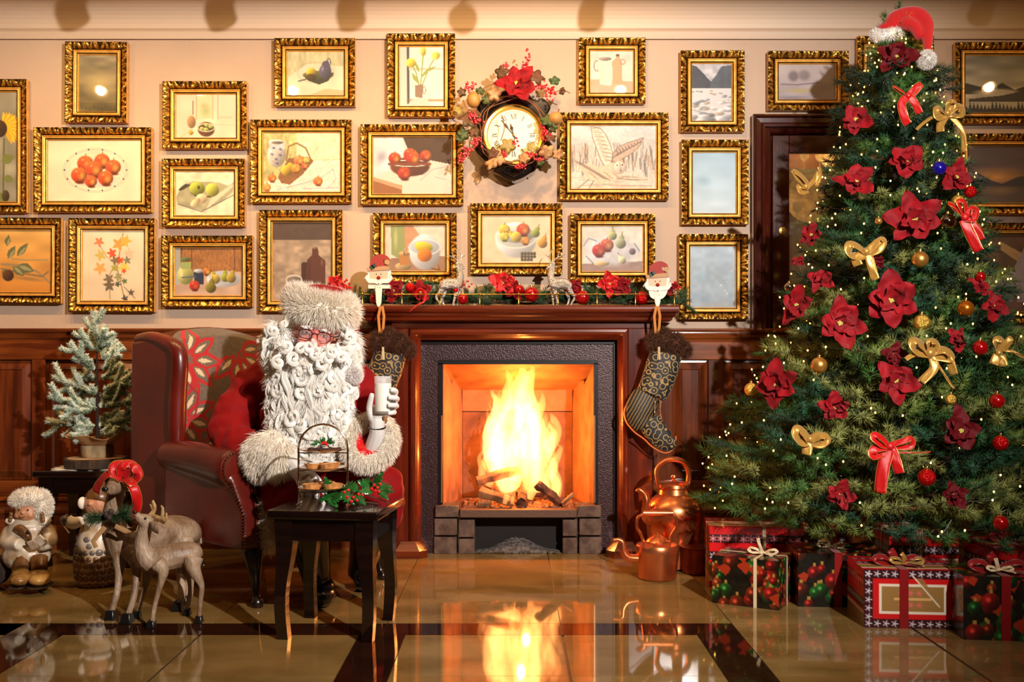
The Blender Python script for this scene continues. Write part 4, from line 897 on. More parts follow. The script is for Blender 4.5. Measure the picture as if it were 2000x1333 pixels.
FL = [
 ([(1030, 975, 12), (1040, 930, 22), (1035, 880, 24), (1042, 840, 20), (1036, 800, 12), (1040, 780, 3)], 5.15),
 ([(985, 960, 10), (975, 920, 18), (982, 870, 20), (975, 830, 14), (984, 800, 4)], 5.17),
 ([(1000, 960, 22), (985, 900, 34), (990, 850, 30), (1005, 800, 26), (1012, 760, 18), (1022, 735, 14), (1018, 715, 3)], 5.22),
 ([(1005, 940, 20), (1020, 880, 34), (1030, 820, 30), (1025, 770, 22), (1033, 740, 14), (1040, 722, 6), (1036, 714, 1)], 5.18),
 ([(975, 930, 14), (965, 890, 24), (962, 840, 20), (975, 800, 16), (970, 780, 9), (962, 770, 5), (958, 758, 1)], 5.20),
 ([(960, 900, 16), (958, 865, 16), (950, 850, 10), (956, 830, 8), (965, 822, 1)], 5.16),
 ([(1000, 800, 16), (990, 770, 12), (996, 745, 9), (990, 725, 4), (994, 714, 1)], 5.24),
 ([(1045, 900, 14), (1052, 850, 17), (1048, 815, 15), (1058, 790, 10), (1060, 775, 5), (1058, 766, 1)], 5.21),
 ([(1060, 960, 16), (1052, 920, 20), (1062, 885, 18), (1080, 862, 14), (1090, 840, 9), (1082, 820, 8), (1075, 808, 2)], 5.17),
 ([(1085, 975, 10), (1088, 945, 12), (1080, 915, 11), (1090, 890, 8), (1095, 875, 5), (1088, 868, 1)], 5.14),
 ([(1072, 970, 10), (1070, 940, 12), (1078, 910, 8), (1070, 890, 3)], 5.12),
 ([(940, 940, 8), (942, 915, 9), (936, 895, 5), (944, 880, 4), (940, 868, 1)], 5.24),
 ([(985, 985, 5), (992, 965, 8), (1000, 945, 8), (1005, 930, 2)], 5.06),
 ([(1000, 985, 4), (1003, 960, 6), (998, 940, 6), (1008, 925, 1)], 5.05),
 ([(965, 800, 5), (970, 785, 7), (962, 770, 4), (966, 758, 1)], 5.18),
]
gf = random.Random(9)
for k in range(46):
    x0 = gf.uniform(952, 1092); y0 = np.interp(x0, [950, 985, 1020, 1050, 1095], [900, 850, 840, 880, 950])+gf.uniform(-40, 60); hh = gf.uniform(50, 105); y1 = max(y0-hh, np.interp(x0, [945, 970, 1000, 1022, 1045, 1065, 1100], [800, 770, 718, 714, 745, 790, 870])); r = gf.uniform(5, 11); s_ = gf.uniform(-9, 9)
    FL.append(([(x0, y0, r*.7), (x0+s_, y0+(y1-y0)*.3, r), (x0-s_*.6, y0+(y1-y0)*.6, r*.8), (x0+s_*.7, y0+(y1-y0)*.85, r*.4), (x0+s_*.3, y1, 1)], gf.uniform(5.12, 5.26)))
for pts, Y in FL: tongue([(a, b, c*.92) for a, b, c in pts], Y, M_fl1)
# ================================================================ WING CHAIR
CH = thing('wing_chair', 'ox-blood leather wing armchair with red leaf pattern fabric back', 'armchair', (-1.09, 4.49, 0), math.radians(50))
M_lea = mat('oxblood_leather', (.42, .10, .05), rough=.32, coat=.18, coat_rough=.2, bump=('noise', 220, .12, .002), var=((.30, .06, .03), 4, 4))
M_leg = mat('dark_leg_wood', (.08, .035, .025), rough=.25, coat=.5)
M_nail = mat('brass_nail', (.62, .50, .34), rough=.3, metal=1)
M_fab = mat('leaf_fabric', (.5, .4, .3), rough=.8, attr=True, bump=('noise', 400, .15, .001), sheen=.2)
lc = lambda mb, name, m, **k: mb.build(name, m, CH, world=False, **k)
# side panels with wings (outer leather), profile in local y,z
def chair_side(s_):
    pr = [(-.41, .215), (-.415, .36), (-.36, .45), (-.32, .52), (-.05, .52), (.11, .53), (.125, .62), (.115, .80), (.10, .93), (.12, .985), (.20, 1.01), (.32, 1.03), (.43, 1.02), (.44, .60), (.42, .215)]
    mb = MB(); n = len(pr); x0, x1 = s_*.355, s_*.295
    mb.add([(x0, y, z_) for y, z_ in pr]+[(x1, y, z_) for y, z_ in pr], [tuple(range(n)), tuple(range(2*n-1, n-1, -1))]+[(i, i+n, (i+1) % n+n, (i+1) % n) for i in range(n)])
    return mb
for s_ in (-1, 1):
    lc(chair_side(s_), 'side_panel', M_lea, bevel=.012)
    mb = MB(); path_tube(mb, [(s_*.33, .12, .56, .030), (s_*.335, .108, .66, .036), (s_*.335, .100, .80, .036), (s_*.335, .088, .92, .036), (s_*.335, .105, .985, .034), (s_*.335, .18, 1.015, .031), (s_*.33, .30, 1.035, .029), (s_*.32, .42, 1.03, .026)], 6, 14)
    lc(mb, 'wing_roll', M_lea)
    # rolled arm: a fat roll with a scroll face in front
    mb = MB(); path_tube(mb, [(s_*.345, .16, .545, .058), (s_*.345, .05, .548, .064), (s_*.348, -.06, .545, .068), (s_*.352, -.20, .535, .071), (s_*.355, -.31, .525, .073), (s_*.355, -.335, .525, .068)], 5, 20)
    mb.add([(s_*.345+sx*.042, y, z_) for sx in (-1, 1) for y, z_ in ((-.425, .22), (-.42, .36), (-.37, .45), (-.33, .53), (.12, .53), (.12, .22))], [(0, 1, 2, 3, 4, 5), (11, 10, 9, 8, 7, 6)]+[(i, 6+i, 6+(i+1) % 6, (i+1) % 6) for i in range(6)])
    lc(mb, 'arm', M_lea, remesh=.009, relax=6)
    mb = MB(); c = (s_*.355, -.338, .525)
    mb.lathe([(0, .004), (.045, .006), (.062, .002), (.066, -.004)], 22, c, Matrix.Rotation(PI/2, 3, 'X'))
    pts = [(s_*.355-.045*(1), .44), (s_*.355+.045, .44), (s_*.352+.035, .34), (s_*.34+.034, .22), (s_*.34-.034, .22), (s_*.345-.036, .34)]
    lc(mb, 'arm_face', M_lea)
    mb = MB()
    for k in range(24):
        a = -PI*.28+k/23*PI*1.56; mb.ell((c[0]+.062*math.cos(a), -.342, c[2]+.062*math.sin(a)), .0048, None, 6, 4)
    for k in range(22):
        zz_ = .475-k*.0118
        for d in (-1, 1): mb.ell((s_*.347+d*(.038+.010*max(0, (zz_-.36)/.1)), -.429+max(0, zz_-.36)*.6, zz_), .0046, None, 6, 4)
    lc(mb, 'nail_trim', M_nail)
M0 = MB()
# seat rail, cushion, back
lc(MB().box((-.31, -.39, .215), (.31, .40, .33)), 'seat_rail', M_lea, bevel=.012)
lc(MB().box((-.285, -.405, .335), (.285, .28, .455)), 'seat_cushion', M_lea, bevel=.03)
def backfn(u, v):
    x = (u-.5)*.60; top = 1.045+.055*math.cos((u-.5)*PI)**1.0
    zz_ = .44+v*(top-.44); y = .255+.05*(v)+.03*(abs(u-.5)*2)**2-.035*math.sin(PI*v)
    if v > .93: y += (v-.93)/.07*.06; zz_ -= (v-.93)/.07*.012
    return (x, y, zz_)
def fabric_canvas():
    q_ = Cv(0, 0, 60, 66, (.38, .32, .26), .42); q_.noise(.10, 2); red = (.66, .05, .07); rd = (.55, .06, .07); cr = (.80, .70, .56)
    g = random.Random(4)
    def flower(x, y, s_, a0):
        for k in range(5):
            an = math.radians(a0+k*72*.55-80); L_ = s_*(1+.2*g.random()); ex, ey = x+L_*math.cos(an), y+L_*math.sin(an)
            q_.leaf(x+2*math.cos(an), y+2*math.sin(an), L_, s_*.26, math.degrees(an), red); q_.leaf(x+4*math.cos(an), y+4*math.sin(an), L_*.72, s_*.15, math.degrees(an), (.38, .32, .26)); q_.leaf(x+5*math.cos(an), y+5*math.sin(an), L_*.45, s_*.07, math.degrees(an), cr)
        q_.line([(x, y), (x+2, y+9), (x-1, y+18)], 1.1, red)
    for x, y, s_, a0 in ((12, 14, 15, 10), (38, 12, 16, 60), (8, 40, 15, -20), (32, 36, 16, 30), (54, 34, 15, 0), (18, 60, 15, 20), (44, 60, 15, -10)): flower(x, y, s_, a0)
    for l in ([(0, 20), (10, 22), (16, 30), (14, 40)], [(28, 38), (36, 40), (44, 36)], [(50, 8), (55, 18), (52, 24)], [(30, 60), (24, 50), (28, 40)]): q_.line(l, 1.0, rd)
    return q_
fc = fabric_canvas()
def fcol(u, v): return tuple(fc.C[min(fc.h-1, int((1-v)*(fc.h-1))), min(fc.w-1, int(u*(fc.w-1)))])
lc(MB().grid(backfn, 140, 150, 0, fcol), 'inner_back', M_fab, colors=True)
mb = MB(); mb.grid(lambda u, v: (lambda p: (p[0]*1.05, p[1]+.02, p[2]-.012))(backfn(u, v)), 12, 14)
o = lc(mb, 'back_shell', M_lea, solid=.035)
for s_ in (-1, 1):        # fabric lining of the wings
    def wing(u, v, s_=s_): return (s_*(.292-.012*math.sin(PI*u)), .13+u*.20, .50+v*.49)
    lc(MB().grid(wing, 50, 90, 0, lambda u, v: fcol(u*.4, v)), 'wing_lining', M_fab, colors=True)
for sx in (-1, 1):
    for sy in (-1, 1):
        mb = MB()
        if sy < 0: path_tube(mb, [(sx*.31, -.37, .225, .042), (sx*.315, -.385, .19, .040), (sx*.32, -.40, .14, .027), (sx*.318, -.405, .08, .017), (sx*.322, -.415, .035, .017), (sx*.325, -.425, .018, .026), (sx*.325, -.425, .002, .024)], 4, 12)
        else: path_tube(mb, [(sx*.29, .37, .225, .028), (sx*.29, .38, .12, .022), (sx*.29, .41, .0, .017)], 3, 8)
        lc(mb, 'leg', M_leg)

# ================================================================ DARK OCCASIONAL TABLES (front one and the one by the wall)
M_tab = mat('dark_table_wood', (.085, .030, .022), rough=.12, coat=.8, coat_rough=.06, var=((.05, .018, .014), 8, 4, (.5, 6, 6)))
def occ_table(loc, rz, W_, D_, Ht, label, lean=1):
    t = thing('side_table', label, 'table', loc, rz)
    MB().box((-W_/2, -D_/2, Ht-.030), (W_/2, D_/2, Ht)).build('table_top', M_tab, t, world=False, bevel=.006)
    i = .030
    for a, b in (((-W_/2+i, -D_/2+i, Ht-.105), (W_/2-i, -D_/2+i+.02, Ht-.03)), ((-W_/2+i, D_/2-i-.02, Ht-.105), (W_/2-i, D_/2-i, Ht-.03)), ((-W_/2+i, -D_/2+i+.02, Ht-.105), (-W_/2+i+.02, D_/2-i-.02, Ht-.03)), ((W_/2-i-.02, -D_/2+i+.02, Ht-.105), (W_/2-i, D_/2-i-.02, Ht-.03))):
        MB().box(a, b).build('apron', M_tab, t, world=False, smooth=False)
    for sx in (-1, 1):
        for sy in (-1, 1):
            mb = MB(); v = []; n = 14; x0, y0 = sx*(W_/2-.045), sy*(D_/2-.045)
            for k in range(n+1):
                u = k/n; zz_ = (Ht-.03)*(1-u); off = -.006*math.sin(u*PI*2.0+.4)+.004*u; wd = .031-.010*min(1, max(0, (u-.18)/.35))-.002*u
                cx, cy = x0+sx*(off-.004), y0+sy*(off-.004); dx = .040*(1-u)**3*0
                for a, b in ((-1, -1), (1, -1), (1, 1), (-1, 1)): v.append((cx+a*wd, cy+b*wd, zz_))
            fs = [(j*4+i_, j*4+(i_+1) % 4, j*4+4+(i_+1) % 4, j*4+4+i_) for j in range(n) for i_ in range(4)]+[(0, 3, 2, 1), (n*4, n*4+1, n*4+2, n*4+3)]
            mb.add(v, [tuple(reversed(f_)) for f_ in fs]).build('leg', M_tab, t, world=False, smooth=False)
    return t
T1 = occ_table((-.610, 3.650, 0), math.radians(-7), .385, .385, .44, 'dark polished side table with curved legs in front of the seated person')
T2 = occ_table((-1.93, 4.86, 0), math.radians(-4), .46, .36, .44, 'dark side table by the panelling carrying the small frosted tree')

# ---- three tier cake stand
M_chr = mat('polished_steel', (.80, .72, .62), rough=.12, metal=1)
M_china = mat('white_china', (.86, .84, .80), rough=.15, coat=.5)
M_gold2 = mat('gold_rim', (.85, .62, .25), rough=.25, metal=1)
st = thing('cake_stand', 'three tier cake stand with an arched chrome frame', 'cake stand', (PX(631, 3.62), 3.62, .44))
zs = lambda py, y=3.62: PZ(py, y)-.44
hw = 48*3.62/FPX; pts = [(-hw, 0, .002), (-hw, 0, .10), (-hw, 0, zs(878))]+[(-hw*math.cos(a), 0, zs(878)+hw*1.02*math.sin(a)) for a in [PI*k/14 for k in range(15)]]+[(hw, 0, .10), (hw, 0, .002)]
mb = MB(); mb.tube(pts, .0036, 8)
mb.tube([(-hw, -.05, .004), (-hw, .05, .004)], .0036, 8).tube([(hw, -.05, .004), (hw, .05, .004)], .0036, 8)
for py in (885, 920, 962): mb.tube([(-hw, 0, zs(py)), (hw, 0, zs(py))], .0022, 6)
mb.build('wire_frame', M_chr, st, world=False)
TIER = []
for py, r in ((883, .079), (918, .082), (957, .086)):
    zp = zs(py)-.004+.001; TIER.append(zp)
    d = MB().lathe([(0, 0), (r*.5, 0), (r*.55, .002), (r*.85, .007), (r, .012), (r, .0135), (r*.84, .009), (r*.55, .004), (0, .003)], 40, (0, 0, zp)).build('plate', M_china, st, world=False)
    MB().tube([(r*math.cos(a), r*math.sin(a), zp+.013) for a in [2*PI*k/40 for k in range(40)]], .0012, 6, closed=True).build('gold_edge', M_gold2, d, world=False)
M_pie = mat('shortcrust', (.80, .56, .30), rough=.7, var=((.66, .40, .18), 50, 4), bump=('noise', 120, .3, .002))
def pie(x, y, tier, label, r=.034, sugar=False):
    t = thing('mince_pie', label, 'pie', (st.location[0]+x, st.location[1]+y, .44+TIER[tier]+.0045), U(0, 3), 'mince pies on the cake stand')
    mb = MB(); n = 48; prof = [(r*.70, 0), (r*.80, .006), (r*.98, .018), (r*1.0, .021), (r*.92, .0215), (r*.86, .018), (r*.5, .0205), (0, .0215)]; v = []
    mb.lathe(prof, n)
    mb.v = [(x_*(1+(.045*math.sin(12*math.atan2(y_, x_)) if .017 < z_ < .0217 and math.hypot(x_, y_) > r*.85 else 0)), y_*(1+(.045*math.sin(12*math.atan2(y_, x_)) if .017 < z_ < .0217 and math.hypot(x_, y_) > r*.85 else 0)), z_) for x_, y_, z_ in mb.v]
    mb.build('crust', M_pie, t, world=False)
    if sugar: MB().ell((0, 0, .0215), (r*.6, r*.6, .0025), None, 14, 6).build('icing_sugar', mat('icing_sugar', (.93, .9, .86), rough=.9), t, world=False)
pie(-.034, -.022, 2, 'mince pie at the left front of the bottom tier', .035); pie(.036, -.012, 2, 'mince pie at the right of the bottom tier', .034); pie(0, .042, 2, 'mince pie at the back of the bottom tier', .033)
pie(-.032, .0, 1, 'mince pie at the left of the middle tier', .033, True); pie(.026, -.026, 1, 'mince pie at the front right of the middle tier', .033); pie(.024, .038, 1, 'mince pie at the back of the middle tier', .031, True)
M_choc = mat('dark_fruit_cake', (.30, .16, .09), rough=.8, var=((.16, .07, .04), 60, 4), bump=('voronoi', 90, .6, .004))
for k, (x, y) in enumerate(((-.03, -.01), (.012, -.02), (.04, .0), (0, .03))):
    t = thing('fruit_bun', ['dark sugared bun at the left of the top tier', 'dark sugared bun at the front of the top tier', 'dark sugared bun at the right of the top tier', 'dark sugared bun at the back of the top tier'][k], 'bun', (st.location[0]+x, st.location[1]+y, .44+TIER[0]+.0035), k, 'dark buns on the top tier')
    MB().lathe([(.014, 0), (.022, .004), (.024, .010), (.018, .015), (0, .017)], 18, wob=.05).build('crumb', M_choc, t, world=False)
    MB().ell((0, 0, .015), (.012, .012, .003), None, 10, 5).build('icing_sugar', MATS['icing_sugar'], t, world=False)
# ---- holly
M_holly = mat('holly_leaf', (.12, .36, .13), rough=.18, coat=.6, var=((.07, .22, .07), 30, 2))
M_hedge = mat('holly_rib', (.62, .68, .40), rough=.3)
M_berry = mat('red_berry', (.78, .04, .04), rough=.15, coat=.7)
M_twig = mat('twig', (.26, .17, .10), rough=.8)
def holly_leaf(mb, c, d, up, L_):
    """spiny leaf: c base, d direction, up normal"""
    d = Vector(d).normalized(); up = Vector(up); up = (up-d*up.dot(d)).normalized(); s_ = d.cross(up)
    n = 5; top = []; 
    out = [(0, .04)]
    for k in range(n):
        t = .10+k*.17; wd = .24*math.sin(PI*min(1, t+.12))+.03
        out += [(t, wd*.62), (t+.09, wd*1.45)]
    out += [(1.0, .0)]
    rt = [(t, w_) for t, w_ in out]; v = []
    for t, w_ in rt:
        cz_ = -.25*t*t*L_*.6
        for sgn in (-1, 0, 1):
            lift = (.12*(w_ > .28)+.10)*abs(sgn)*w_*L_*1.2
            v.append(Vector(c)+d*(t*L_)+s_*(sgn*w_*L_)+up*(cz_+lift))
    m = len(rt); fs = []
    for i in range(m-1): fs += [(3*i, 3*i+1, 3*i+4, 3*i+3), (3*i+1, 3*i+2, 3*i+5, 3*i+4)]
    mb.add(v, fs)
def holly_sprig(label, loc, leaves, berries, stem, group=None, scale=1):
    t = thing('holly_sprig', label, 'holly', loc, 0, group)
    for c, d, L_, up in leaves:
        mb = MB(); holly_leaf(mb, c, d, up, L_*scale); mb.build('leaf', M_holly, t, world=False, solid=.0006)
    for b in berries: MB().ell(b, .0058*scale, None, 12, 8).build('berry', M_berry, t, world=False)
    mb = MB(); mb.tube(stem, .0022, 6); mb.build('stem', M_twig, t, world=False)
Yh = 3.60
def hp(px, py, Y=Yh): p = P(px, py, Y); return (p.x-hx_, p.y-hy_, max(p.z-.44, .004))
hx_, hy_ = PX(690, Yh), Yh
lv = []
for bx, by, tx, ty, Y_ in ((668, 968, 622, 975, 3.56), (645, 960, 635, 933, 3.58), (668, 965, 645, 985, 3.52), (665, 960, 695, 985, 3.53), (690, 968, 715, 985, 3.53), (660, 962, 690, 950, 3.60), (700, 960, 678, 940, 3.62), (640, 972, 660, 990, 3.52)):
    a = Vector(hp(bx, by, Y_+.02)); b = Vector(hp(tx, ty, Y_)); lv.append((tuple(a), tuple(b-a), max((b-a).length, .040), (0, -.75, .65)))
holly_sprig('holly sprig with shiny leaves lying before the cake stand', (hx_, hy_, .44), lv, [hp(672, 962, 3.55), hp(678, 972, 3.54), hp(690, 972, 3.54), hp(700, 966, 3.55), hp(686, 980, 3.53), hp(697, 978, 3.53), hp(708, 968, 3.56), hp(680, 958, 3.57)], [hp(640, 970), hp(680, 976), hp(740, 985)])
lv = []
for bx, by, tx, ty, Y_ in ((730, 955, 745, 922, 3.63), (722, 958, 700, 938, 3.64), (700, 962, 682, 945, 3.64), (735, 960, 768, 958, 3.60), (728, 962, 700, 958, 3.58), (728, 950, 708, 935, 3.66), (742, 962, 758, 975, 3.58), (735, 952, 765, 950, 3.64)):
    a = Vector(hp(bx, by, Y_+.02)); b = Vector(hp(tx, ty, Y_)); lv.append((tuple(a), tuple(b-a), max((b-a).length, .040), (0, -.75, .65)))
holly_sprig('holly sprig with red berries at the right end of the table', (hx_, hy_+.001, .44), lv, [hp(731, 948, 3.60), hp(737, 953, 3.60), hp(733, 960, 3.59), hp(742, 946, 3.61), hp(726, 956, 3.6), hp(740, 961, 3.59)], [hp(705, 965), hp(740, 975, 3.6), hp(762, 985, 3.6)])
cx_, cy_ = st.location[0], st.location[1]
lv = [((-.01, -.01, .02), (-.9, -.2, .5), .026, (0, -.8, .6)), ((.0, -.012, .02), (-.3, -.2, .8), .026, (0, -.8, .6)), ((.012, -.012, .022), (.7, -.1, .8), .028, (0, -.8, .6)), ((.015, -.012, .022), (.9, -.2, .2), .026, (0, -.8, .6)), ((0, -.014, .02), (.2, -.2, .9), .024, (0, -.8, .6)), ((-.02, -.014, .018), (-1, -.3, .1), .024, (0, -.8, .6))]
holly_sprig('tiny holly sprig on the buns of the top tier', (cx_+.005, cy_-.012, .44+TIER[0]+.012), lv, [(0, -.018, .024), (.007, -.018, .026), (.012, -.02, .020)], [(-.02, -.01, .012), (.0, -.012, .018), (.02, -.01, .014)], scale=1)

# ================================================================ SMALL FROSTED TREE and what it stands on
tl = thing('lace_doily', 'white lace mat under the log slice on the wall-side table', 'doily', (-1.93, 4.86, .4405), .1)
def doily(u, v):
    a = 2*PI*u; r = v*(.185+.010*math.cos(a*16)*v); r *= 1/max(abs(math.cos(a)), abs(math.sin(a)))**.55; return (r*1.05*math.cos(a), r*.8*math.sin(a), .0012)
MB().grid(doily, 128, 6, close_u=True).build('lace', mat('lace', (.86, .84, .80), rough=.85), tl, world=False, solid=.001)
sl = thing('log_slice', 'round bark-edged wood slice under the small frosted tree', 'wood slice', (PX(188, 4.84), 4.84, .4425))
M_bark = mat('bark', (.30, .21, .14), rough=.95, var=((.14, .09, .06), 24, 5, (1, 1, .25)), bump=('noise', 45, 1, .01, (1, 1, .3)))
M_cutw = mat('cut_wood', (.80, .66, .48), rough=.75, var=((.64, .46, .30), 7, 5))
MB().lathe([(.135, 0), (.142, .006), (.143, .040), (.138, .046)], 60, wob=.02).build('bark', M_bark, sl, world=False, smooth=True)
MB().lathe([(.136, .0455), (.10, .0475), (0, .048)], 60, wob=.02).build('cut_face', M_cutw, sl, world=False)
ft = thing('frosted_tree', 'small snow-frosted fir in burlap on a birch stump', 'tree', (PX(190, 4.84), 4.84, .4905))
fz = lambda py: PZ(py, 4.84)-.4905
MB().lathe([(.068, 0), (.072, .01), (.073, .05), (.068, .056), (0, .056)], 30, wob=.02).build('birch_stump', mat('birch', (.72, .62, .46), rough=.8, var=((.42, .33, .2), 20, 4, (1, 1, .3)), bump=('noise', 60, .6, .004)), ft, world=False)
mb = MB()
def burlap(u, v):
    a = 2*PI*u; r = .050+.082*v**.75; r *= 1+.06*v*math.sin(5*a+1)+.06*v*math.sin(9*a); return (r*math.cos(a), r*.9*math.sin(a), .05+.075*v-.02*v*v+.014*v*math.sin(4*a+2)+.012*v*math.cos(2*a))
mb.grid(burlap, 60, 14, close_u=True); bo = mb.build('burlap_wrap', mat('burlap', (.66, .50, .32), rough=.95, bump=('cells', 260, .5, .002)), ft, world=False, solid=.002)
mb = MB(); mb.tube([P(140+dx-190+1000-1000+190-0, py, 4.80)-Vector(ft.location) for dx, py in ((12, 838), (-2, 842), (-8, 850), (-2, 856), (8, 858), (10, 845), (14, 838))], .0012, 5); mb.build('twine', mat('twine', (.75, .6, .38), rough=.9), ft, world=False)
mb = MB(); mb.tube([(0, 0, .05), (0, 0, .3), (-.003, 0, fz(620))], [.008, .006, .002], 8); mb.build('trunk', mat('dark_trunk', (.12, .07, .05), rough=.9), ft, world=False)
M_frost = mat('frosted_needle', (.7, .75, .65), rough=.7, attr=True)
BR = [((190, 690), (184, 610), 15), ((188, 690), (157, 645), 12), ((190, 690), (203, 643), 12), ((192, 700), (222, 652), 13), ((192, 705), (234, 672), 13), ((186, 720), (137, 671), 14), ((188, 725), (165, 700), 13), ((192, 725), (234, 694), 13), ((192, 742), (236, 712), 12), ((188, 740), (168, 722), 13), ((186, 762), (106, 737), 14), ((186, 765), (140, 745), 13), ((194, 765), (258, 733), 14), ((194, 770), (267, 744), 12), ((190, 770), (176, 755), 12), ((194, 775), (236, 768), 12), ((186, 795), (98, 773), 15), ((188, 800), (125, 798), 13), ((186, 800), (150, 775), 13), ((194, 795), (280, 772), 14), ((192, 800), (214, 768), 13), ((192, 802), (178, 780), 11), ((194, 808), (240, 806), 12), ((188, 825), (94, 823), 15), ((188, 830), (128, 812), 13), ((188, 835), (140, 850), 12), ((194, 828), (281, 806), 13), ((194, 832), (254, 822), 14), ((192, 830), (150, 830), 13), ((194, 838), (225, 845), 14), ((190, 835), (205, 815), 13)]
gi = np.random.RandomState(5)
for bi, ((x0, y0), (x1, y1), wd) in enumerate(BR):
    dy = gi.uniform(-.13, .10) if bi else 0; a = P(x0, y0, 4.84)-Vector(ft.location); b = P(x1, y1, 4.84+dy)-Vector(ft.location); it = []; cc = []
    tw = [(a, b, 1.0)]; d0 = b-a
    for k in range(3):
        t = .35+.2*k; sgn = 1 if (k+bi) % 2 else -1; p0 = a.lerp(b, t); sd = Vector((-d0.z, 0, d0.x)).normalized()*sgn; tw.append((p0, p0+d0*.30+sd*d0.length*.26+Vector((0, gi.uniform(-.02, .02), 0)), .8))
    for ti, (p0, p1, q0) in enumerate(tw):
        pts = [p0.lerp(p1, t)+Vector((0, 0, -.010*math.sin(PI*t))) for t in [k/6 for k in range(7)]]; d = (p1-p0).normalized(); n = int(5200*(p1-p0).length)+60
        base, q_ = tube_points(pts[0 if ti else 1:], .002, n, bi*7+ti); V, F = strands(base, q_, wd*4.84/FPX*.58*q0, .0019, .05, .25, 2, bi*7+ti, bias=np.array(d)*.65); it.append((V, F))
        fr = np.clip(.42+.4*((base-np.array(a)) @ np.array(d0.normalized()))/d0.length+.45*q_[:, 2]+gi.normal(0, .28, n), 0, 1)[:, None]
        c = np.array((.30, .38, .22))*(1-fr)+np.array((.90, .93, .88))*fr; cc.append(np.repeat(c, 7, 0))
    V, F = cat_vf(it); mesh_obj('branch', V, F, M_frost, ft, world=False, colors=np.concatenate(cc), smooth=False)

# ================================================================ GARDEN FIGURES in pale glazed clay, left
def fcolmat(name, rgb, rgb2=None, rough=.35, coat=.35, sc=14): return mat(name, rgb, rough=rough, coat=coat, var=((rgb2 or tuple(c*.7 for c in rgb)), sc, 4), bump=('noise', 60, .15, .003))
M_cl = fcolmat('cream_glaze', (.84, .80, .72), (.66, .54, .40)); M_br = fcolmat('brown_glaze', (.52, .34, .15), (.32, .19, .08)); M_skin2 = fcolmat('doll_skin', (.80, .58, .42), (.74, .48, .34), .5, .2); M_dk = fcolmat('dark_glaze', (.16, .09, .05), (.1, .05, .03)); M_plush = mat('white_plush', (.90, .86, .79), rough=.9, sheen=.4); M_boot = fcolmat('boot_glaze', (.70, .52, .26), (.5, .34, .14))
def L(root): 
    l = Vector(root.location); return lambda px, py, Y: P(px, py, Y)-l
def plush(parent, spots, n, length, seed, name='plush', rad=.0010):
    it = []
    for c, r in spots:
        p_, q_ = ell_points(c, r, n, seed); it.append(strands(p_, q_, length, rad, .3, .5, 2, seed)); seed += 1
    V, F = cat_vf(it); return mesh_obj(name, V, F, M_plush, parent, world=False)
YG = 4.32
gn = thing('girl_figurine', 'seated clay girl figurine in a fluffy white hat holding a book', 'figurine', (PX(58, YG), YG, 0)); g_ = L(gn); k_ = YG/FPX
R_ = lambda *a: tuple(v*k_ for v in a)
mb = MB(); mb.ell(g_(55, 1045, YG), R_(42, 36, 48)); mb.ell(g_(52, 1085, YG-.02), R_(46, 40, 32)); mb.ell(g_(56, 1026, YG), R_(26, 22, 12))
path_tube(mb, [(*g_(22, 1035, YG-.01), 15*k_), (*g_(14, 1060, YG-.04), 15*k_), (*g_(40, 1064, YG-.10), 12*k_)]); path_tube(mb, [(*g_(88, 1030, YG), 14*k_), (*g_(98, 1055, YG-.04), 15*k_), (*g_(80, 1066, YG-.10), 12*k_)])
mb.build('dress', M_cl, gn, world=False, remesh=.006, relax=4)
mb = MB(); path_tube(mb, [(*g_(30, 1032, YG-.075), 6*k_), (*g_(42, 1035, YG-.078), 9*k_), (*g_(54, 1048, YG-.08), 8*k_), (*g_(56, 1060, YG-.078), 5*k_)]); mb.ell(g_(40, 1036, YG-.06), R_(15, 8, 12)); mb.build('waistcoat', M_br, gn, world=False, remesh=.005, relax=3)
for px_, py_ in ((55, 1040), (57, 1058), (18, 1082)): MB().ell(g_(px_, py_, YG-.100 if px_ > 30 else YG-.085), R_(4, 2.4, 4), None, 10, 6).build('button', M_dk, gn, world=False)
mb = MB(); c = g_(53, 1000, YG-.03); mb.ell(c, R_(23, 20, 20)); mb.ell(c+Vector((.4*k_, -20*k_, 1*k_)), R_(3.2, 3, 3)); mb.ell(c+Vector((-12*k_, -13*k_, -5*k_)), R_(7, 5, 6)); mb.ell(c+Vector((11*k_, -13*k_, -5*k_)), R_(7, 5, 6)); mb.build('face', M_skin2, gn, world=False, remesh=.003, relax=2)
for dx in (-5, 12): MB().ell(c+Vector((dx*k_-.003, -19.2*k_, 6*k_)), R_(1.5, 1, 2), None, 8, 6).build('eye', M_dk, gn, world=False)
mb = MB(); mb.tube([c+Vector((x*k_, (-20.2+abs(x+1)*.12)*k_, (-6-2.6*(1-((x+1)/6)**2))*k_)) for x in (-7, -4, -1, 2, 5)], .0012, 5); mb.build('smile', fcolmat('lip', (.45, .2, .14)), gn, world=False)
hsp = [(g_(60, 972, YG-.01), R_(34, 28, 16)), (g_(84, 990, YG-.01), R_(15, 22, 26)), (g_(46, 978, YG-.03), R_(24, 20, 12))]
mb = MB(); [mb.ell(c_, r_) for c_, r_ in hsp]; hat = mb.build('fluffy_hat', M_plush, gn, world=False, remesh=.006, relax=3)
V, F = cat_vf([strands(*ell_points(c_, r_, 2200, i), .012, .0011, .3, .5, 2, i) for i, (c_, r_) in enumerate(hsp)]); mesh_obj('plush', V, F, M_plush, hat, world=False)
csp = [(g_(24, 1018, YG-.03), R_(14, 12, 8)), (g_(52, 1028, YG-.05), R_(20, 9, 4)), (g_(88, 1018, YG-.02), R_(12, 14, 9))]
mb = MB(); [mb.ell(c_, r_) for c_, r_ in csp]; mb.build('fur_collar', M_plush, gn, world=False, remesh=.006, relax=3)
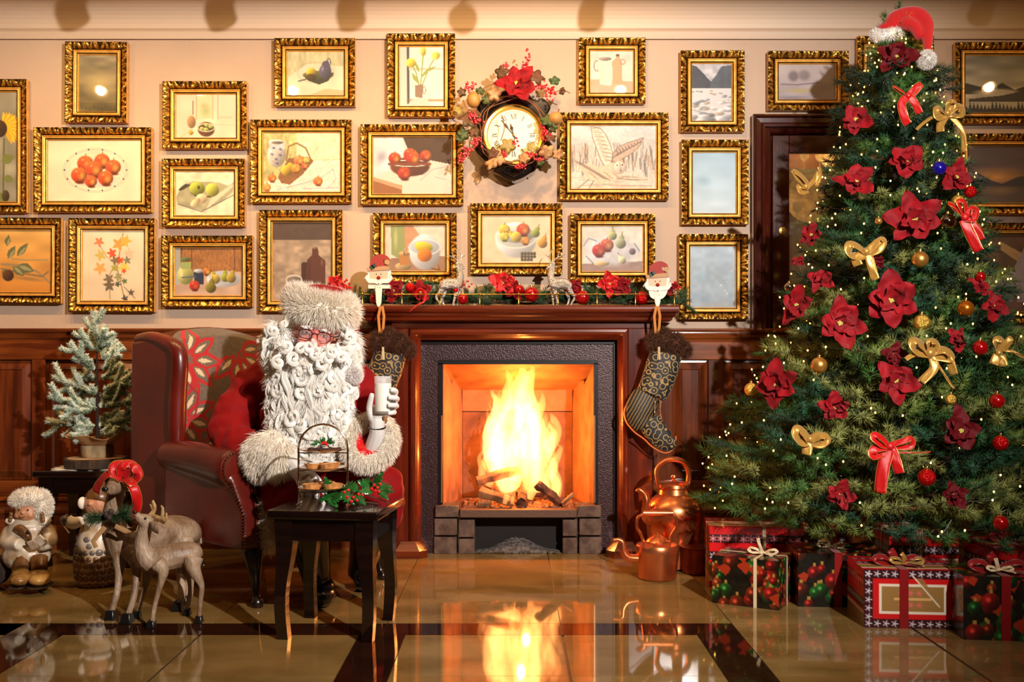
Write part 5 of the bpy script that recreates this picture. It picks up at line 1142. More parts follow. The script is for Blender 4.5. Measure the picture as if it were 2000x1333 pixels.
for sx, px_ in ((-1, 22), (1, 82)):
    mb = MB(); [mb.ell(g_(px_+dx, 1005+dz*.7, YG-.05), R_(4, 4, 5)) for dx, dz in ((0, 0), (1*sx, 9), (2*sx, 17))]; mb.build('plait', M_br, gn, world=False)
mb = MB(); bk = Matrix.Rotation(.5, 3, 'X') @ Matrix.Rotation(-.35, 3, 'Y'); cb = g_(72, 1062, YG-.13)
mb.box((-.035, -.004, -.02), (.0, .004, .02), 0, None); mb.v = [tuple(bk @ Vector(p)+cb) for p in mb.v]; mb2 = MB().box((0, -.004, -.02), (.04, .004, .02)); mb2.v = [tuple(Matrix.Rotation(.3, 3, 'X') @ Matrix.Rotation(-.7, 3, 'Y') @ Vector(p)+cb) for p in mb2.v]; mb.add(mb2.v, mb2.f)
mb.build('open_book', M_cl, gn, world=False, bevel=.002)
for px_, s_ in ((44, -1), (76, 1)):
    mb = MB(); path_tube(mb, [(*g_(px_, 1092, YG-.07), 17*k_), (*g_(px_+s_*1, 1112, YG-.10), 15*k_)]); mb.build('stocking_leg', M_br, gn, world=False)
    mb = MB(); mb.ell(g_(px_, 1124, YG-.09), R_(20, 22, 15)); mb.ell(g_(px_+s_*2, 1132, YG-.14), R_(20, 26, 12)); mb.build('boot', M_boot, gn, world=False, remesh=.005, relax=3)
    mb = MB(); mb.ell(g_(px_+s_*1, 1144, YG-.12), R_(22, 36, 6)); mb.build('sole', M_dk, gn, world=False)
    mb = MB()
    for r in range(3): mb.tube([g_(px_-6, 1118+r*4, YG-.125-.009*r), g_(px_+6, 1120+r*4, YG-.125-.009*r)], .0014, 5)
    mb.build('laces', M_dk, gn, world=False)
lgn = thing('clay_log', 'brown clay log under the seated girl figurine', 'log', (PX(14, 4.36), 4.36, 0)); 
MB().lathe([(.060, -.05), (.064, -.04), (.066, .12), (.060, .13), (0, .13)], 24, (-.035, -.06, .068), Matrix.Rotation(PI/2, 3, 'X') @ Matrix.Rotation(0, 3, 'Z')).build('bark', M_bark, lgn, world=False)
MB().lathe([(.058, .0), (0, .002)], 24, (-.035, -.19, .068), Matrix.Rotation(PI/2, 3, 'X')).build('cut_face', mat('log_end', (.55, .30, .10), rough=.6), lgn, world=False)

YB = 4.36
bf = thing('bell_figurine', 'clay child figurine with pebbled round skirt and earmuffs behind the deer', 'figurine', (PX(190, YB), YB, 0)); b_ = L(bf); kb = YB/FPX; Rb = lambda *a: tuple(v*kb for v in a)
MB().lathe([(30*kb, .002), (38*kb, .01), (42*kb, 30*kb), (42*kb, 60*kb), (38*kb, 90*kb), (28*kb, 120*kb), (16*kb, 148*kb), (0, 152*kb)], 40).build('gown', M_cl, bf, world=False)
mb = MB(); g = random.Random(2)
pb = 0
for ring in range(8):
    zz_ = (6+ring*12.5)*kb; rr = np.interp(zz_/kb, [0, 10, 30, 60, 90, 120], [34, 39, 42, 42, 38, 28])*kb
    for k in range(20):
        a = 2*PI*(k+.5*(ring % 2))/20
        if ring > 5 and (k*7+ring) % 3: continue
        s_ = g.uniform(5.2, 7.2)*kb; Mz = vmat((math.cos(a), math.sin(a), 0))
        MB().ell((rr*math.cos(a), rr*math.sin(a), zz_), (s_, s_, 2.6*kb), Mz, 10, 6).build('pebble', M_br if ring < 5 else fcolmat('grey_pebble', (.5, .45, .42)), bf, world=False)
mb = MB(); c = b_(190, 985, YB-.02); mb.ell(c, Rb(24, 22, 25)); mb.ell(c+Vector((-5*kb, -22*kb, 3*kb)), Rb(4, 4, 4)); mb.build('face', M_skin2, bf, world=False, remesh=.0035, relax=2)
mb = MB(); mb.ell(c+Vector((2*kb, 4*kb, 12*kb)), Rb(26, 24, 22)); path_tube(mb, [(*(c+Vector((4*kb, 0, 26*kb))), 16*kb), (*(c+Vector((8*kb, 0, 42*kb))), 8*kb), (*(c+Vector((10*kb, 0, 50*kb))), 2*kb)]); mb.build('cap', M_br, bf, world=False, remesh=.005, relax=3)
for dx in (-29, 29): 
    o_ = MB().ell(c+Vector((dx*kb, 0, 2*kb)), Rb(8, 12, 12)).build('earmuff', M_plush, bf, world=False)
mb = MB(); [mb.ell(c+Vector((18*math.cos(a)*kb, 16*math.sin(a)*kb, -24*kb)), Rb(10, 9, 7)) for a in [2*PI*i/9 for i in range(9)]]; mb.build('fur_collar', M_plush, bf, world=False, remesh=.006, relax=3)
for pts in ([(160, 1018, 9), (143, 1022, 12), (132, 1016, 11)], [(222, 1035, 9), (240, 1042, 11), (252, 1048, 10)]):
    mb = MB(); path_tube(mb, [(*b_(a, b, YB-.06), r*kb) for a, b, r in pts]); mb.build('sleeve', M_plush, bf, world=False)
MB().ell(b_(127, 1017, YB-.07), Rb(9, 9, 10)).build('mitten', fcolmat('grey_mitten', (.45, .42, .38)), bf, world=False)
MB().ell(b_(262, 1046, YB-.08), Rb(8, 8, 7)).build('mitten', M_cl, bf, world=False)
mb = MB(); mb.tube([b_(123, 1026, YB-.08), b_(129, 1034, YB-.09), b_(135, 1042, YB-.09)], .003, 6); mb.tube([b_(130, 1008, YB-.09)+Vector((.006*math.cos(a), 0, .006*math.sin(a))) for a in [2*PI*i/10 for i in range(10)]], .001, 5, closed=True); mb.build('hook', M_cl, bf, world=False)

# ================================================================ DEER
M_deer = mat('deer_coat', (.62, .52, .42), rough=.55, coat=.12, coat_rough=.35, var=((.44, .33, .23), 12, 5), bump=('noise', 90, .9, .006, (1, 1, .35)))
M_hoof = mat('hoof_black', (.06, .05, .045), rough=.3, coat=.5)
M_ant = mat('antler_tan', (.74, .60, .38), rough=.6, var=((.5, .36, .2), 40, 3))
def deer(name, label, root, chains, hooves, ears, eyes, nose, antlers=(), rem=.005, dy=0):
    t = thing(name, label, 'deer figurine', root); l_ = L(t); l = lambda a, b, Y: l_(a, b, Y-dy)
    mb = MB()
    for ch in chains:
        q_ = [(*l(a, b, Y), r*Y/FPX) for a, b, Y, r in ch]
        if ch[-1][1] > 1175: q_.append((q_[-1][0]-.002, q_[-1][1]-.004, .018, q_[-1][3]))
        path_tube(mb, q_, 5, 12)
    mb.build('body', M_deer, t, world=False, remesh=rem, relax=3)
    for a, b, Y, s_ in hooves:
        mb = MB(); k = Y/FPX*s_; c_ = l(a, b, Y); c_.z = 0; mb.frustum((c_.x-.25*k, c_.y, .0), (9*k, 12*k), (6.5*k, 7.5*k), 17*k); mb.build('hoof', M_hoof, t, world=False, bevel=.003)
    for (a, b, Y), (a2, b2, Y2_), r in ears:
        mb = MB(); p0, p1 = l(a, b, Y), l(a2, b2, Y2_); path_tube(mb, [(*p0, r*.4*Y/FPX), (*p0.lerp(p1, .4), r*Y/FPX), (*p0.lerp(p1, .8), r*.6*Y/FPX), (*p1, .0008)], 4, 10, flat=(1, .45)); mb.build('ear', M_deer, t, world=False)
    for a, b, Y, r in eyes: MB().ell(l(a, b, Y), r*Y/FPX, None, 12, 8).build('eye', M_hoof, t, world=False)
    a, b, Y, r = nose; MB().ell(l(a, b, Y), (r*Y/FPX, r*.8*Y/FPX, r*.75*Y/FPX), None, 12, 8).build('nose', M_hoof, t, world=False)
    for ch in antlers:
        mb = MB(); path_tube(mb, [(*l(a, b, Y), r*Y/FPX) for a, b, Y, r in ch], 4, 7); mb.build('antler', M_ant, t, world=False)
    return t
Yd = 3.88
# large stag, body turned away behind the fawn, head to the viewer
d1 = deer('large_deer', 'larger clay deer with a red ribbon bow on its head, facing the viewer', (PX(290, Yd), Yd, 0), [
 [(215, 958, 3.80, 10), (222, 953, 3.84, 15), (232, 945, 3.90, 19), (238, 950, 3.92, 16)],                         # head
 [(230, 955, 3.92, 17), (222, 985, 3.93, 17), (220, 1010, 3.94, 20), (226, 1040, 3.94, 26), (240, 1075, 3.94, 30)],    # neck
 [(238, 1060, 3.94, 31), (262, 1064, 3.97, 34), (300, 1048, 4.03, 33), (340, 1040, 4.10, 33), (370, 1045, 4.14, 28), (384, 1056, 4.16, 12)],
 [(232, 1075, 3.92, 18), (233, 1110, 3.90, 10), (231, 1140, 3.88, 7), (227, 1165, 3.86, 7), (218, 1196, 3.85, 6)],
 [(254, 1075, 3.90, 18), (266, 1105, 3.86, 11), (265, 1145, 3.83, 7), (259, 1175, 3.81, 7), (250, 1203, 3.80, 6)],
 [(358, 1055, 4.08, 22), (360, 1090, 4.05, 13), (352, 1120, 4.04, 9), (356, 1150, 4.01, 8), (350, 1185, 3.98, 7)],
 [(372, 1055, 4.16, 20), (376, 1095, 4.16, 12), (366, 1125, 4.12, 8), (366, 1150, 4.10, 7), (360, 1180, 4.08, 6)]],
 [(217, 1205, 3.85, 1.1), (249, 1212, 3.80, 1.15), (348, 1190, 3.98, 1.1), (360, 1183, 4.08, 1)],
 [((243, 946, 3.94), (262, 958, 3.96), 9), ((222, 944, 3.94), (208, 945, 3.97), 7)], [(236, 950, 3.865, 3), (219, 946, 3.86, 2.4)], (205, 956, 3.775, 7),
 [[(284, 1012, 4.0, 4), (296, 1005, 4.0, 5), (302, 992, 4.0, 4), (298, 978, 4.0, 2.5)], [(300, 1008, 4.0, 4), (315, 1012, 4.0, 4), (318, 995, 4.0, 3), (314, 988, 4.0, 1.5)], [(315, 1010, 4.0, 4), (324, 1018, 4.0, 3), (325, 1002, 4.0, 1.5)], [(298, 995, 4.0, 3), (293, 985, 4.0, 1.5)]], rem=.0055, dy=.07)
l_ = L(d1); l = lambda a, b, Y: l_(a, b, Y-.07)
mb = MB(); path_tube(mb, [(*l(380, 1048, 4.15), 9*.002), (*l(390, 1055, 4.17), 8*.002), (*l(397, 1062, 4.18), .001)], 4, 8, flat=(1, .5)); mb.build('tail', mat('pale_fur', (.80, .72, .60), rough=.7), d1, world=False)
d2 = deer('small_deer', 'smaller clay deer looking up in front of the ribboned deer', (PX(335, 3.80), 3.80, 0), [
 [(266, 1003, 3.74, 5), (272, 1011, 3.75, 9), (283, 1018, 3.77, 14), (292, 1025, 3.78, 14)],
 [(288, 1022, 3.78, 15), (280, 1045, 3.78, 14), (278, 1065, 3.78, 16), (286, 1090, 3.78, 20), (300, 1100, 3.79, 22)],
 [(293, 1098, 3.79, 22), (320, 1092, 3.80, 25), (350, 1085, 3.82, 25), (375, 1083, 3.84, 23), (388, 1092, 3.85, 12)],
 [(306, 1100, 3.74, 16), (318, 1115, 3.74, 12), (314, 1140, 3.735, 7), (307, 1165, 3.73, 5.5), (300, 1195, 3.72, 5)],
 [(293, 1105, 3.83, 14), (288, 1125, 3.84, 9), (282, 1150, 3.85, 6), (275, 1175, 3.86, 5), (270, 1195, 3.86, 4)],
 [(378, 1090, 3.80, 19), (377, 1110, 3.79, 15), (390, 1135, 3.79, 8), (394, 1150, 3.79, 6), (391, 1180, 3.79, 5)],
 [(370, 1090, 3.88, 17), (365, 1115, 3.88, 11), (372, 1135, 3.89, 7), (372, 1160, 3.90, 5.5), (366, 1185, 3.90, 5)]],
 [(296, 1206, 3.72, .9), (268, 1198, 3.86, .8), (389, 1192, 3.79, .85), (366, 1190, 3.9, .8)],
 [((293, 1022, 3.75), (311, 1042, 3.71), 9), ((285, 1020, 3.81), (300, 1030, 3.85), 8)], [(284, 1013, 3.745, 2.6)], (263, 1001, 3.735, 4.5), rem=.0045, dy=.06)
l_ = L(d2); l = lambda a, b, Y: l_(a, b, Y-.06)
mb = MB(); path_tube(mb, [(*l(390, 1090, 3.85), .006), (*l(396, 1098, 3.86), .006), (*l(398, 1106, 3.86), .001)], 4, 8); mb.build('tail', M_hoof, d2, world=False)
# pine spray with cones and burlap bow at the big deer's neck
M_ndl = mat('pine_needle', (.14, .28, .12), rough=.5, attr=True)
ps = thing('pine_spray', 'pine needle spray with cones and burlap bow on the larger deer', 'decoration', tuple(P(212, 1015, 3.77))); l = L(ps)
base, q_ = tube_points([l(212, 1012, 3.77), l(190, 1012, 3.76), l(178, 1014, 3.76)], .003, 380, 3); V1 = strands(base, q_, .045, .0009, .1, .4, 2, 3, bias=(-1.0, -.3, 0))
base, q_ = tube_points([l(215, 1012, 3.77), l(236, 1006, 3.76), l(246, 1006, 3.76)], .003, 380, 4); V2 = strands(base, q_, .045, .0009, .1, .4, 2, 4, bias=(1.0, -.3, .1))
V, F = cat_vf([V1, V2]); mesh_obj('needles', V, F, M_ndl, ps, world=False, colors=np.tile(np.array((.16, .26, .12)), (len(V), 1)), smooth=False)
M_cone = mat('pine_cone', (.24, .17, .14), rough=.8, bump=('voronoi', 160, 1, .004))
for a, b in ((208, 1006), (216, 1001), (213, 1010)): MB().ell(l(a, b, 3.73), (.010, .010, .013), None, 12, 8).build('cone', M_cone, ps, world=False)
for pts in ([(205, 1030), (192, 1045), (182, 1058), (188, 1070)], [(225, 1028), (245, 1038), (262, 1034), (266, 1022)]):
    mb = MB(); mb.tube([l(a, b, 3.75) for a, b in pts], .009, 8, flat=(1, .2)); mb.build('burlap_loop', MATS['burlap'], ps, world=False)
# red ribbon bow on the head
M_rib = mat('red_ribbon', (.74, .02, .03), rough=.45, sheen=.05, bump=('noise', 30, .3, .004))
def ribbon(parent, pts, wdt, name='ribbon_loop', m=None, face=(0, -1, 0), world=False, edge=None, twist=None):
    """flat ribbon along pts (local), width across 'face' x tangent"""
    q_ = [Vector(p) for p in smoothpath([tuple(p) for p in pts], 6)]; mb = MB(); v = []; n = len(q_)
    for i, p in enumerate(q_):
        t = (q_[min(i+1, n-1)]-q_[max(i-1, 0)]).normalized(); f_ = Vector(face)
        if twist: f_ = Matrix.Rotation(twist*i/n, 3, t) @ f_
        s_ = t.cross(f_)
        s_ = s_.normalized() if s_.length > 1e-4 else Vector((1, 0, 0)); nn = s_.cross(t)
        for k in (-1, -.5, 0, .5, 1): v.append(p+s_*k*wdt/2+nn*.0015*math.cos(k*3+i))
    fs = [(i*5+k, i*5+k+1, i*5+6+k, i*5+5+k) for i in range(n-1) for k in range(4)]
    mb.add(v, fs); o = mb.build(name, m or M_rib, parent, world=world, solid=.0008)
    if edge is not None:
        e = MB(); e.tube([v[i*5] for i in range(n)], .0009, 4); e.tube([v[i*5+4] for i in range(n)], .0009, 4); e.build('wire_edge', edge, o, world=False)
    return o
rb = thing('ribbon_bow', 'big red ribbon bow tied over the larger deer head', 'bow', tuple(P(238, 930, 3.79))); l = L(rb)
M_edge = mat('gold_thread', (.85, .62, .3), rough=.4, metal=.6)
for pts, w_ in (([(238, 935), (222, 920), (228, 908), (245, 912), (240, 933)], .036), ([(240, 935), (258, 912), (270, 925), (262, 938), (242, 936)], .034), ([(236, 935), (215, 925), (196, 940), (187, 962)], .030), ([(245, 935), (262, 955), (268, 985), (258, 1015)], .034), ([(238, 932), (236, 915), (250, 905), (262, 915), (243, 932)], .03), ([(245, 936), (255, 945), (264, 942)], .02)):
    n = len(pts); ribbon(rb, [l(a, b, 3.77-.035*math.sin(PI*i/(n-1))+.02*(i > 1)) for i, (a, b) in enumerate(pts)], w_, face=(.3, -.8, .6), edge=M_edge)

# ================================================================ COPPER
M_cop = mat('copper', (.90, .55, .34), rough=.27, metal=.9, var=((.78, .40, .22), 9, 5), bump=('noise', 25, .10, .003))
M_cop2 = mat('dull_copper', (.60, .27, .15), rough=.35, metal=.9, var=((.38, .15, .09), 12, 5))
kx = PX(1316, 4.72); ck = thing('copper_kettle', 'tall copper kettle with a broad ring handle beside the fireplace', 'kettle', (kx, 4.72, 0), 0, 'copper kettles on the floor'); kk = 4.72/FPX
zk = lambda py: PZ(py, 4.72)
MB().lathe([(34*kk, 0), (44*kk, .01), (53*kk, zk(1035)), (56*kk, zk(1010)), (55*kk, zk(995)), (52*kk, zk(985)), (40*kk, zk(972)), (30*kk, zk(965)), (28*kk, zk(955)), (31*kk, zk(952)), (30*kk, zk(949)), (0, zk(949))], 48).build('body', M_cop, ck, world=False)
MB().lathe([(0, zk(950)), (32*kk, zk(951)), (31*kk, zk(946)), (20*kk, zk(940)), (4*kk, zk(938)), (3*kk, zk(936)), (6*kk, zk(932)), (5*kk, zk(929)), (0, zk(928))], 36).build('lid', M_cop, ck, world=False)
l = L(ck); mb = MB(); path_tube(mb, [(*l(1288, 955, 4.70), 6*kk), (*l(1284, 935, 4.71), 6*kk), (*l(1284, 918, 4.72), 7*kk), (*l(1297, 902, 4.72), 7.5*kk), (*l(1316, 898, 4.72), 7.5*kk), (*l(1335, 904, 4.72), 7.5*kk), (*l(1345, 922, 4.72), 7*kk), (*l(1344, 940, 4.72), 6*kk), (*l(1341, 955, 4.72), 6*kk)], 5, 12, flat=(.8, 1.2)); mb.build('handle', M_cop, ck, world=False)
mb = MB(); path_tube(mb, [(*l(1278, 1018, 4.70), 15*kk), (*l(1262, 1010, 4.68), 10*kk), (*l(1263, 985, 4.66), 8*kk), (*l(1260, 968, 4.66), 6.5*kk), (*l(1250, 958, 4.66), 5.5*kk), (*l(1245, 962, 4.66), 5*kk)], 5, 12); mb.build('spout', M_cop, ck, world=False)
sk = thing('copper_kettle', 'small squat copper kettle with a curved spout, nearest the fire', 'kettle', (PX(1284, 4.48), 4.48, 0), 0, 'copper kettles on the floor'); ks = 4.48/FPX; zk = lambda py: PZ(py, 4.48)
MB().lathe([(34*ks, 0), (37*ks, .006), (42*ks, zk(1078)), (43*ks, zk(1068)), (40*ks, zk(1063)), (20*ks, zk(1058)), (0, zk(1058))], 48).build('body', M_cop, sk, world=False)
MB().lathe([(22*ks, zk(1060)), (23*ks, zk(1058)), (18*ks, zk(1052)), (9*ks, zk(1048)), (6*ks, zk(1045)), (3*ks, zk(1044)), (2.5*ks, zk(1041)), (0, zk(1040))], 32).build('lid', M_cop, sk, world=False)
l = L(sk); mb = MB()
path_tube(mb, [(*l(1258, 1062, 4.48), 3*ks), (*l(1252, 1045, 4.48), 3*ks), (*l(1244, 1030, 4.48), 3*ks), (*l(1246, 1012, 4.48), 3*ks), (*l(1256, 1005, 4.48), 3*ks)], 5, 8); path_tube(mb, [(*l(1308, 1062, 4.48), 3*ks), (*l(1312, 1045, 4.48), 3*ks), (*l(1321, 1030, 4.48), 3*ks), (*l(1320, 1012, 4.48), 3*ks), (*l(1312, 1005, 4.48), 3*ks)], 5, 8); mb.tube([l(1256, 1003, 4.48), l(1314, 1003, 4.48)], 5.5*ks, 12); mb.build('handle', M_cop, sk, world=False)
mb = MB(); path_tube(mb, [(*l(1252, 1092, 4.47), 9*ks), (*l(1228, 1090, 4.46), 8*ks), (*l(1218, 1078, 4.46), 7*ks), (*l(1216, 1060, 4.46), 5*ks), (*l(1207, 1055, 4.46), 4*ks), (*l(1198, 1056, 4.46), 4*ks)], 5, 12); mb.build('spout', M_cop, sk, world=False)
cp_ = thing('copper_pan', 'lidded copper pan between the kettles and the presents', 'pan', (PX(1362, 4.60), 4.60, 0)); kp = 4.6/FPX
MB().lathe([(28*kp, 0), (30*kp, .004), (32*kp, 48*kp), (34*kp, 50*kp), (31*kp, 49*kp), (28*kp, 46*kp)], 40).build('body', M_cop2, cp_, world=False)
MB().lathe([(33*kp, 50*kp), (33*kp, 52*kp), (15*kp, 55*kp), (0, 56*kp)], 40).build('lid', M_cop2, cp_, world=False)
# ================================================================ THE SEATED PERSON
pe = thing('person', 'seated person in red velvet coat with long curly white beard, raising a glass', 'person', (-.95, 4.38, 0))
lp = lambda px, py, Y: P(px, py, Y)-Vector(pe.location)
M_skin = mat('skin', (.88, .58, .50), rough=.45, sub=.15, var=((.80, .44, .40), 9, 3))
M_vel = mat('red_velvet', (.54, .008, .018), rough=.8, sheen=.10, spec=.2, bump=('noise', 9, .5, .03), var=((.46, .01, .025), 5, 3))
M_vel.node_tree.nodes['Principled BSDF'].inputs['Sheen Tint'].default_value = (1, .25, .2, 1)
M_hair = hairmat('white_curls', (1, .985, .95), (.99, .96, .90))
M_fur = hairmat('cream_fur', (1, .965, .90), (1, .95, .86), .2)
M_blk = mat('black_leather', (.03, .025, .025), rough=.22, coat=.6, bump=('noise', 30, .3, .004))
M_glove = mat('white_glove', (.88, .86, .84), rough=.6)
YH = 4.02; kh = YH/FPX
# head frame: rolled and turned a little
HC = P(617, 652, YH+.09)-Vector(pe.location)
HM = Matrix.Rotation(math.radians(11), 3, 'Y') @ Matrix.Rotation(math.radians(9), 3, 'Z') @ Matrix.Rotation(math.radians(4), 3, 'X')
def hd(x, y, z_): return HM @ Vector((x, y, z_))+HC
def chainpts(mb, pts, n=12, k=4, **kw): path_tube(mb, pts, k, n, **kw)
# ---- body: one continuous surface (head, neck, trunk, arms, legs)
mb = MB()
mb.ell(hd(0, .0, .03), (.078, .095, .105), HM, 24, 16); mb.ell(hd(0, -.03, -.05), (.062, .070, .070), HM, 20, 12)
mb.ell(hd(0, -.082, -.038), (.030, .026, .022), HM); mb.ell(hd(-.040, -.066, -.034), (.026, .022, .020), HM); mb.ell(hd(.040, -.066, -.034), (.026, .022, .020), HM)
path_tube(mb, [(*hd(0, -.088, .018), .009), (*hd(0, -.103, -.008), .012), (*hd(0, -.114, -.024), .017)], 4, 10)
for s_ in (-1, 1): mb.ell(hd(s_*.016, -.102, -.030), (.011, .011, .009), HM); mb.ell(hd(s_*.080, .005, -.01), (.010, .022, .030), HM)
mb.ell(hd(0, -.083, .036), (.055, .015, .010), HM)
hn = lp(612, 735, 4.16)
chainpts(mb, [(*hd(0, .02, -.06), .055), (*hn, .065), (*lp(600, 790, 4.25), .15), (*lp(592, 860, 4.31), .165), (*lp(590, 920, 4.36), .17)], 18)
SH1, SH2 = (508, 752, 4.30), (692, 752, 4.18); EL1, EL2 = (447, 842, 4.20), (712, 905, 4.14); WR1, WR2 = (556, 893, 3.98), (737, 838, 3.98)
chainpts(mb, [(*lp(580, 760, 4.28), .09), (*lp(*SH1), .07), (*lp(*EL1), .048), (*lp(*WR1), .030)]); chainpts(mb, [(*lp(630, 755, 4.2), .09), (*lp(*SH2), .07), (*lp(*EL2), .036), (*lp(*WR2), .022)])
chainpts(mb, [(*lp(545, 935, 4.36), .10), (*lp(575, 955, 4.05), .075), (*lp(606, 1040, 4.05), .042), (*lp(618, 1150, 4.07), .030)])
chainpts(mb, [(*lp(620, 935, 4.40), .10), (*lp(735, 955, 4.12), .075), (*lp(718, 1040, 4.23), .042), (*lp(706, 1110, 4.31), .030)])
mb.build('body', M_skin, pe, world=False, remesh=.0065, relax=3)
M_eye = mat('eye_white', (.85, .82, .80), rough=.2, coat=.8); M_iris = mat('iris', (.16, .12, .10), rough=.1, coat=1)
for s_ in (-1, 1):
    e = MB().ell(hd(s_*.034, -.080, .006), (.013, .009, .0085), HM).build('eye', M_eye, pe, world=False)
    MB().ell(hd(s_*.034+.001, -.0875, .005), (.0055, .003, .0055), HM, 12, 8).build('iris', M_iris, e, world=False)
    MB().tube([hd(s_*.034+x, -.088+abs(x)*.25, .0125-3.0*x*x*8) for x in (-.016, -.009, 0, .009, .016)], .0034, 6).build('eyelid', M_skin, pe, world=False)
# glasses
M_wire = mat('glasses_wire', (.10, .08, .08), rough=.3, metal=.8)
gl = []
mb = MB()
for s_ in (-1, 1):
    rr = []
    for k in range(28):
        a = 2*PI*k/28; ca, sa = math.cos(a), math.sin(a); sg = lambda v: (1 if v > 0 else -1)*abs(v)**.62
        rr.append(hd(s_*.0355+.0245*sg(ca), -.108+.010*abs(ca*s_+.2)*0+.004*(1 if ca*s_ > 0 else 0), .0+.0165*sg(sa)))
    mb.tube(rr, .0015, 6, closed=True); mb.tube([hd(s_*.060, -.105, .008), hd(s_*.072, -.095, .010), hd(s_*.083, .0, .004)], .0014, 6); gl.append(rr)
mb.tube([hd(-.012, -.108, .006), hd(0, -.113, .010), hd(.012, -.108, .006)], .0015, 6)
go = mb.build('glasses', M_wire, pe, world=False)
for rr in gl:
    MB().add(rr, [tuple(range(len(rr)))]).build('lens', mat('lens_glass', (1, 1, 1), rough=0, alpha=.07, spec=.6), go, world=False, smooth=False)
# ---- coat
mb = MB()
chainpts(mb, [(*lp(618, 722, 4.20), .085), (*lp(608, 780, 4.24), .20), (*lp(598, 850, 4.29), .225), (*lp(592, 920, 4.34), .235), (*lp(592, 960, 4.36), .22)], 22, flat=(1, .85))
chainpts(mb, [(*lp(570, 745, 4.28), .10), (*lp(508, 750, 4.31), .098), (*lp(474, 790, 4.27), .088), (*lp(452, 835, 4.20), .088), (*lp(470, 868, 4.12), .078), (*lp(520, 885, 4.03), .070), (*lp(545, 892, 3.99), .064)], 16)
chainpts(mb, [(*lp(640, 745, 4.2), .11), (*lp(690, 752, 4.18), .098), (*lp(705, 800, 4.17), .086), (*lp(712, 850, 4.16), .082), (*lp(716, 900, 4.13), .080), (*lp(722, 905, 4.10), .075)], 16)
chainpts(mb, [(*lp(545, 940, 4.34), .15), (*lp(560, 955, 4.15), .125), (*lp(572, 975, 4.02), .11), (*lp(590, 1015, 3.99), .09), (*lp(596, 1040, 4.0), .08)], 16)
chainpts(mb, [(*lp(640, 930, 4.36), .15), (*lp(700, 945, 4.22), .125), (*lp(738, 960, 4.10), .105), (*lp(745, 1000, 4.12), .085), (*lp(738, 1030, 4.14), .07)], 16)
coat = mb.build('coat', M_vel, pe, world=False, remesh=.009, relax=5)
tx = bpy.data.textures.new('folds', 'CLOUDS'); tx.noise_scale = .09; tx.noise_depth = 1
dm = coat.modifiers.new('d', 'DISPLACE'); dm.texture = tx; dm.strength = .045; dm.mid_level = .5; dm.texture_coords = 'LOCAL'
# coat hem trim: fur hanging at the left below the seat and along the right edge
def fur_obj(name, spots, n, length, parent, seed, rad=.0013, core=True, droop=.25, m=None, jit=.45, bias=None, lay=None):
    if core:
        mb = MB(); [mb.ell(c_, r_) for c_, r_ in spots]; o = mb.build(name, m or M_fur, parent, world=False, remesh=.008, relax=4)
    else: o = parent
    A = [(np.prod(np.array(r_))**(2/3)) for c_, r_ in spots]; T = sum(A)
    zc = np.mean([c_[2] for c_, r_ in spots])
    def lp_(p, n_):
        if lay is None: return p, n_
        return p, n_*.5+np.stack([np.zeros(len(p)), np.full(len(p), -.1), (np.tanh((p[:, 2]-zc)*35)*.9 if lay == 'split' else np.full(len(p), -.8))], 1)
    V, F = cat_vf([strands(*lp_(*ell_points(c_, np.array(r_)*.93, max(40, int(n*a/T)), seed+i)), length, rad, droop, jit, 3, seed+i, bias=bias) for i, ((c_, r_), a) in enumerate(zip(spots, A))])
    return mesh_obj('fur_tufts', V, F, m or M_fur, o, world=False)
sp_ = lambda pts, r: [(lp(a, b, Y), r if hasattr(r, '__len__') else (r, r, r)) for a, b, Y in pts]
fur_obj('hem_trim', sp_([(526, 995, 4.02), (523, 1015, 4.02), (524, 1035, 4.02), (528, 1055, 4.02)], (.030, .03, .032)), 2600, .035, pe, 50)
# ---- cuffs
fur_obj('cuff', [(lp(508, 885, 4.02), (.055, .065, .075)), (lp(528, 880, 3.99), (.060, .07, .080)), (lp(545, 892, 3.96), (.052, .06, .078)), (lp(512, 905, 4.0), (.045, .06, .05))], 14000, .038, pe, 60, rad=.0013, jit=.25, lay='down', bias=(-.1, -.2, -.25))
cu = []
for k in range(16):
    a = 2*PI*k/16; cu.append((lp(722+43*math.cos(a), 862+43*math.sin(a)-6*math.cos(a), 4.02+.05*math.sin(-a)), (.026, .028, .030)))
fur_obj('cuff', cu, 14000, .024, pe, 80, rad=.0013, jit=.25, lay='down', bias=(0, -.15, -.1))
mb = MB()
def satin(u, v):
    a = 2*PI*u; r = (1-v)*38+v*15; fold = 1+.06*math.sin(14*a)*(.4+.6*v); p = lp(722+5*v+r*fold*math.cos(a), 862-14*v+r*fold*math.sin(a)*(1-.15*v), 4.04+.05*math.sin(-a)*(1-v)+.035*v*1.0-.03*math.sin(PI*v)); return tuple(p)
mb.grid(satin, 80, 10, close_u=True); mb.build('satin_lining', mat('red_satin', (.78, .01, .05), rough=.28, sheen=.3, coat=.2), pe, world=False)
# ---- gloves with five fingers
def glove(pts_palm, fingers, name='glove'):
    mb = MB()
    for pts in pts_palm: path_tube(mb, [(*lp(a, b, Y), r) for a, b, Y, r in pts], 4, 12)
    for pts in fingers: path_tube(mb, [(*lp(a, b, Y), r) for a, b, Y, r in pts], 4, 10)
    return mb.build(name, M_glove, pe, world=False, remesh=.0028, relax=4)
